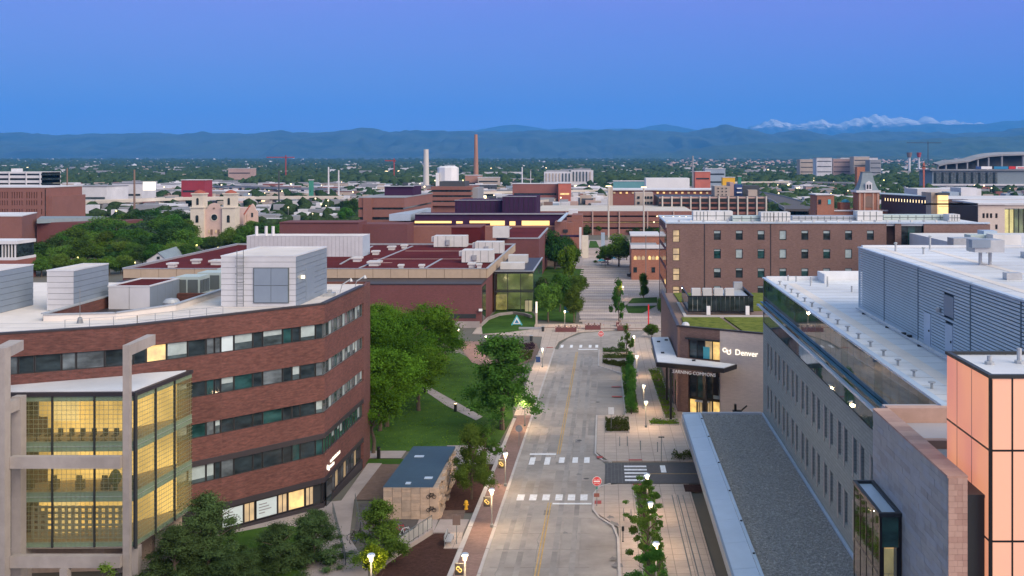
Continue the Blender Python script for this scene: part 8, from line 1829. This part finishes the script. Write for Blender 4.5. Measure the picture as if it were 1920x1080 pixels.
blobs('distant_houses',700,fld(5000,13500,1250,1990,1.0),'city_pink',12,20,5)
def small_boxes(name, n, f, mt, seed, lo=7, hi=18, hb=3.5, hr=5):
    r = np.random.RandomState(seed); X_,Y_ = f(r,n); w = (lo+(hi-lo)*r.rand(n)**2)*(1+Y_/9000); d = w*(.5+.5*r.rand(n)); h = hb+hr*r.rand(n)**2; z = np.interp(Y_,GYP,GZP)
    cu = np.array([(-1,0,-.2),(1,0,-.2),(1,1,-.2),(-1,1,-.2),(-1,0,1),(1,0,1),(1,1,1),(-1,1,1)]); V = cu[None]*np.stack([w/2,d,h],1)[:,None,:]+np.stack([X_,Y_,z],1)[:,None,:]
    fc = np.array([(4,5,6,7),(0,1,5,4),(1,2,6,5),(3,0,4,7)]); Fc = (fc[None]+np.arange(n)[:,None,None]*8).reshape(-1,4)
    me = bpy.data.meshes.new(name); me.from_pydata(V.reshape(-1,3).tolist(),[],Fc.tolist()); me.materials.append(M[mt]); o = bpy.data.objects.new(name,me); COL.objects.link(o); o['kind'] = 'stuff'
for i,(mt,n) in enumerate((('city_white',1500),('city_beige',1000),('city_grey',800),('city_red',380),('city_pink',420),('city_brown',300),('city_dark',260),('city_blue',200))):
    small_boxes('distant_buildings',n,fld(900,3400,-60,1990,1.2),mt,200+i); small_boxes('distant_buildings',n//3,fld(1060,1500,-60,1240,1.0),mt,300+i,5,11)
for i,(mt,n,p0) in enumerate((('city_white',420,-60),('city_beige',500,-60),('city_grey',500,-60),('city_white',400,1250),('city_pink',500,1250),('city_beige',300,1250))): small_boxes('distant_buildings',n,fld(2500,13500,p0,1990,1.1),mt,500+i,10,34,9,9)
small_boxes('distant_buildings',40,fld(650,900,120,640,1.0),'city_white',601,8,22,4,3); small_boxes('distant_buildings',30,fld(650,900,120,640,1.0),'city_grey',602,8,22,4,3)
small_boxes('lit_signs',160,fld(2500,12000,-60,1990,1.1),'lamp_far',401,3,7,9,7)
lit_ = small_boxes('lit_signs',260,fld(900,4200,-60,1990,1.0),'lamp_far',400,1.5,4)
# far lamps as countable points
lm = MB(); lm.lathe((0,0,0),[(.5,0),(.9,.5),(.9,1.3),(.4,1.8)],6); me_l = None
rl = random.Random(5)
pm = bpy.data.meshes.new('pole'); pq = MB(); pq.tube((0,0,0),(0,0,10),.15,5); pm.from_pydata(pq.v,[],pq.f); pm.materials.append(M['pole_grey'])
lms = {}
for key_,mt,sc in (('w','lamp_far',1.0),('y','lamp_yellow',1.0),('s','sign_white',1.0)):
    me = bpy.data.meshes.new('lamp_head'); me.from_pydata([(x*sc,y*sc,z*sc) for x,y,z in lm.v],[],lm.f); me.materials.append(M[mt]); lms[key_] = me
for (p0,p1),(y0,y1),n,zn,kk in (((0,640),(560,1500),34,'beyond the left roofs','w'),((40,430),(345,560),14,'in the left tree belt','y'),((640,1240),(650,1800),26,'in the central city','w'),((1240,1900),(650,2300),44,'on the right side of the city','w')):
    for k in range(n):
        Y = rl.uniform(y0,y1); px = rl.uniform(p0,p1); s = .55*(Y/700)**.8*rl.uniform(.6,1.2); h_ = 9 if Y > 560 else 5
        t = bpy.data.objects.new('street_lamp',None); COL.objects.link(t); t.location = (PX(px,Y),Y,gz(Y)); ORG[t] = tuple(t.location); tag(t,f'distant lit lamp post {zn}','street lamp',f'distant lamps {zn}')
        a = bpy.data.objects.new('pole',pm); COL.objects.link(a); a.parent = t; a.scale = (1,1,h_/10); b = bpy.data.objects.new('lamp_head',lms[kk if rl.random()<.8 else 'y']); COL.objects.link(b); b.parent = t; b.location = (0,0,h_); b.scale = (s,s,s)

# ------------------------------------------------------------------ labels that share a text say which one by their order from the left
ones = 'zeroth first second third fourth fifth sixth seventh eighth ninth tenth eleventh twelfth thirteenth fourteenth fifteenth sixteenth seventeenth eighteenth nineteenth'.split()
def ordinal(n):
    if n < 20: return ones[n]
    tens = {2:'twenty',3:'thirty',4:'forty',5:'fifty'}[n//10]; return (tens[:-1]+'ieth') if n % 10 == 0 else tens+' '+ones[n % 10]
bylab = {}
for o in COL.objects:
    if o.parent is None and 'label' in o and 'category' in o: bylab.setdefault(o['label'],[]).append(o)
for lab_,os_ in bylab.items():
    if len(os_) > 1:
        os_.sort(key=lambda o: o.location.x/max(1,o.location.y))
        for i,o in enumerate(os_): o['label'] = f'{lab_}, {ordinal(i+1)} from left'
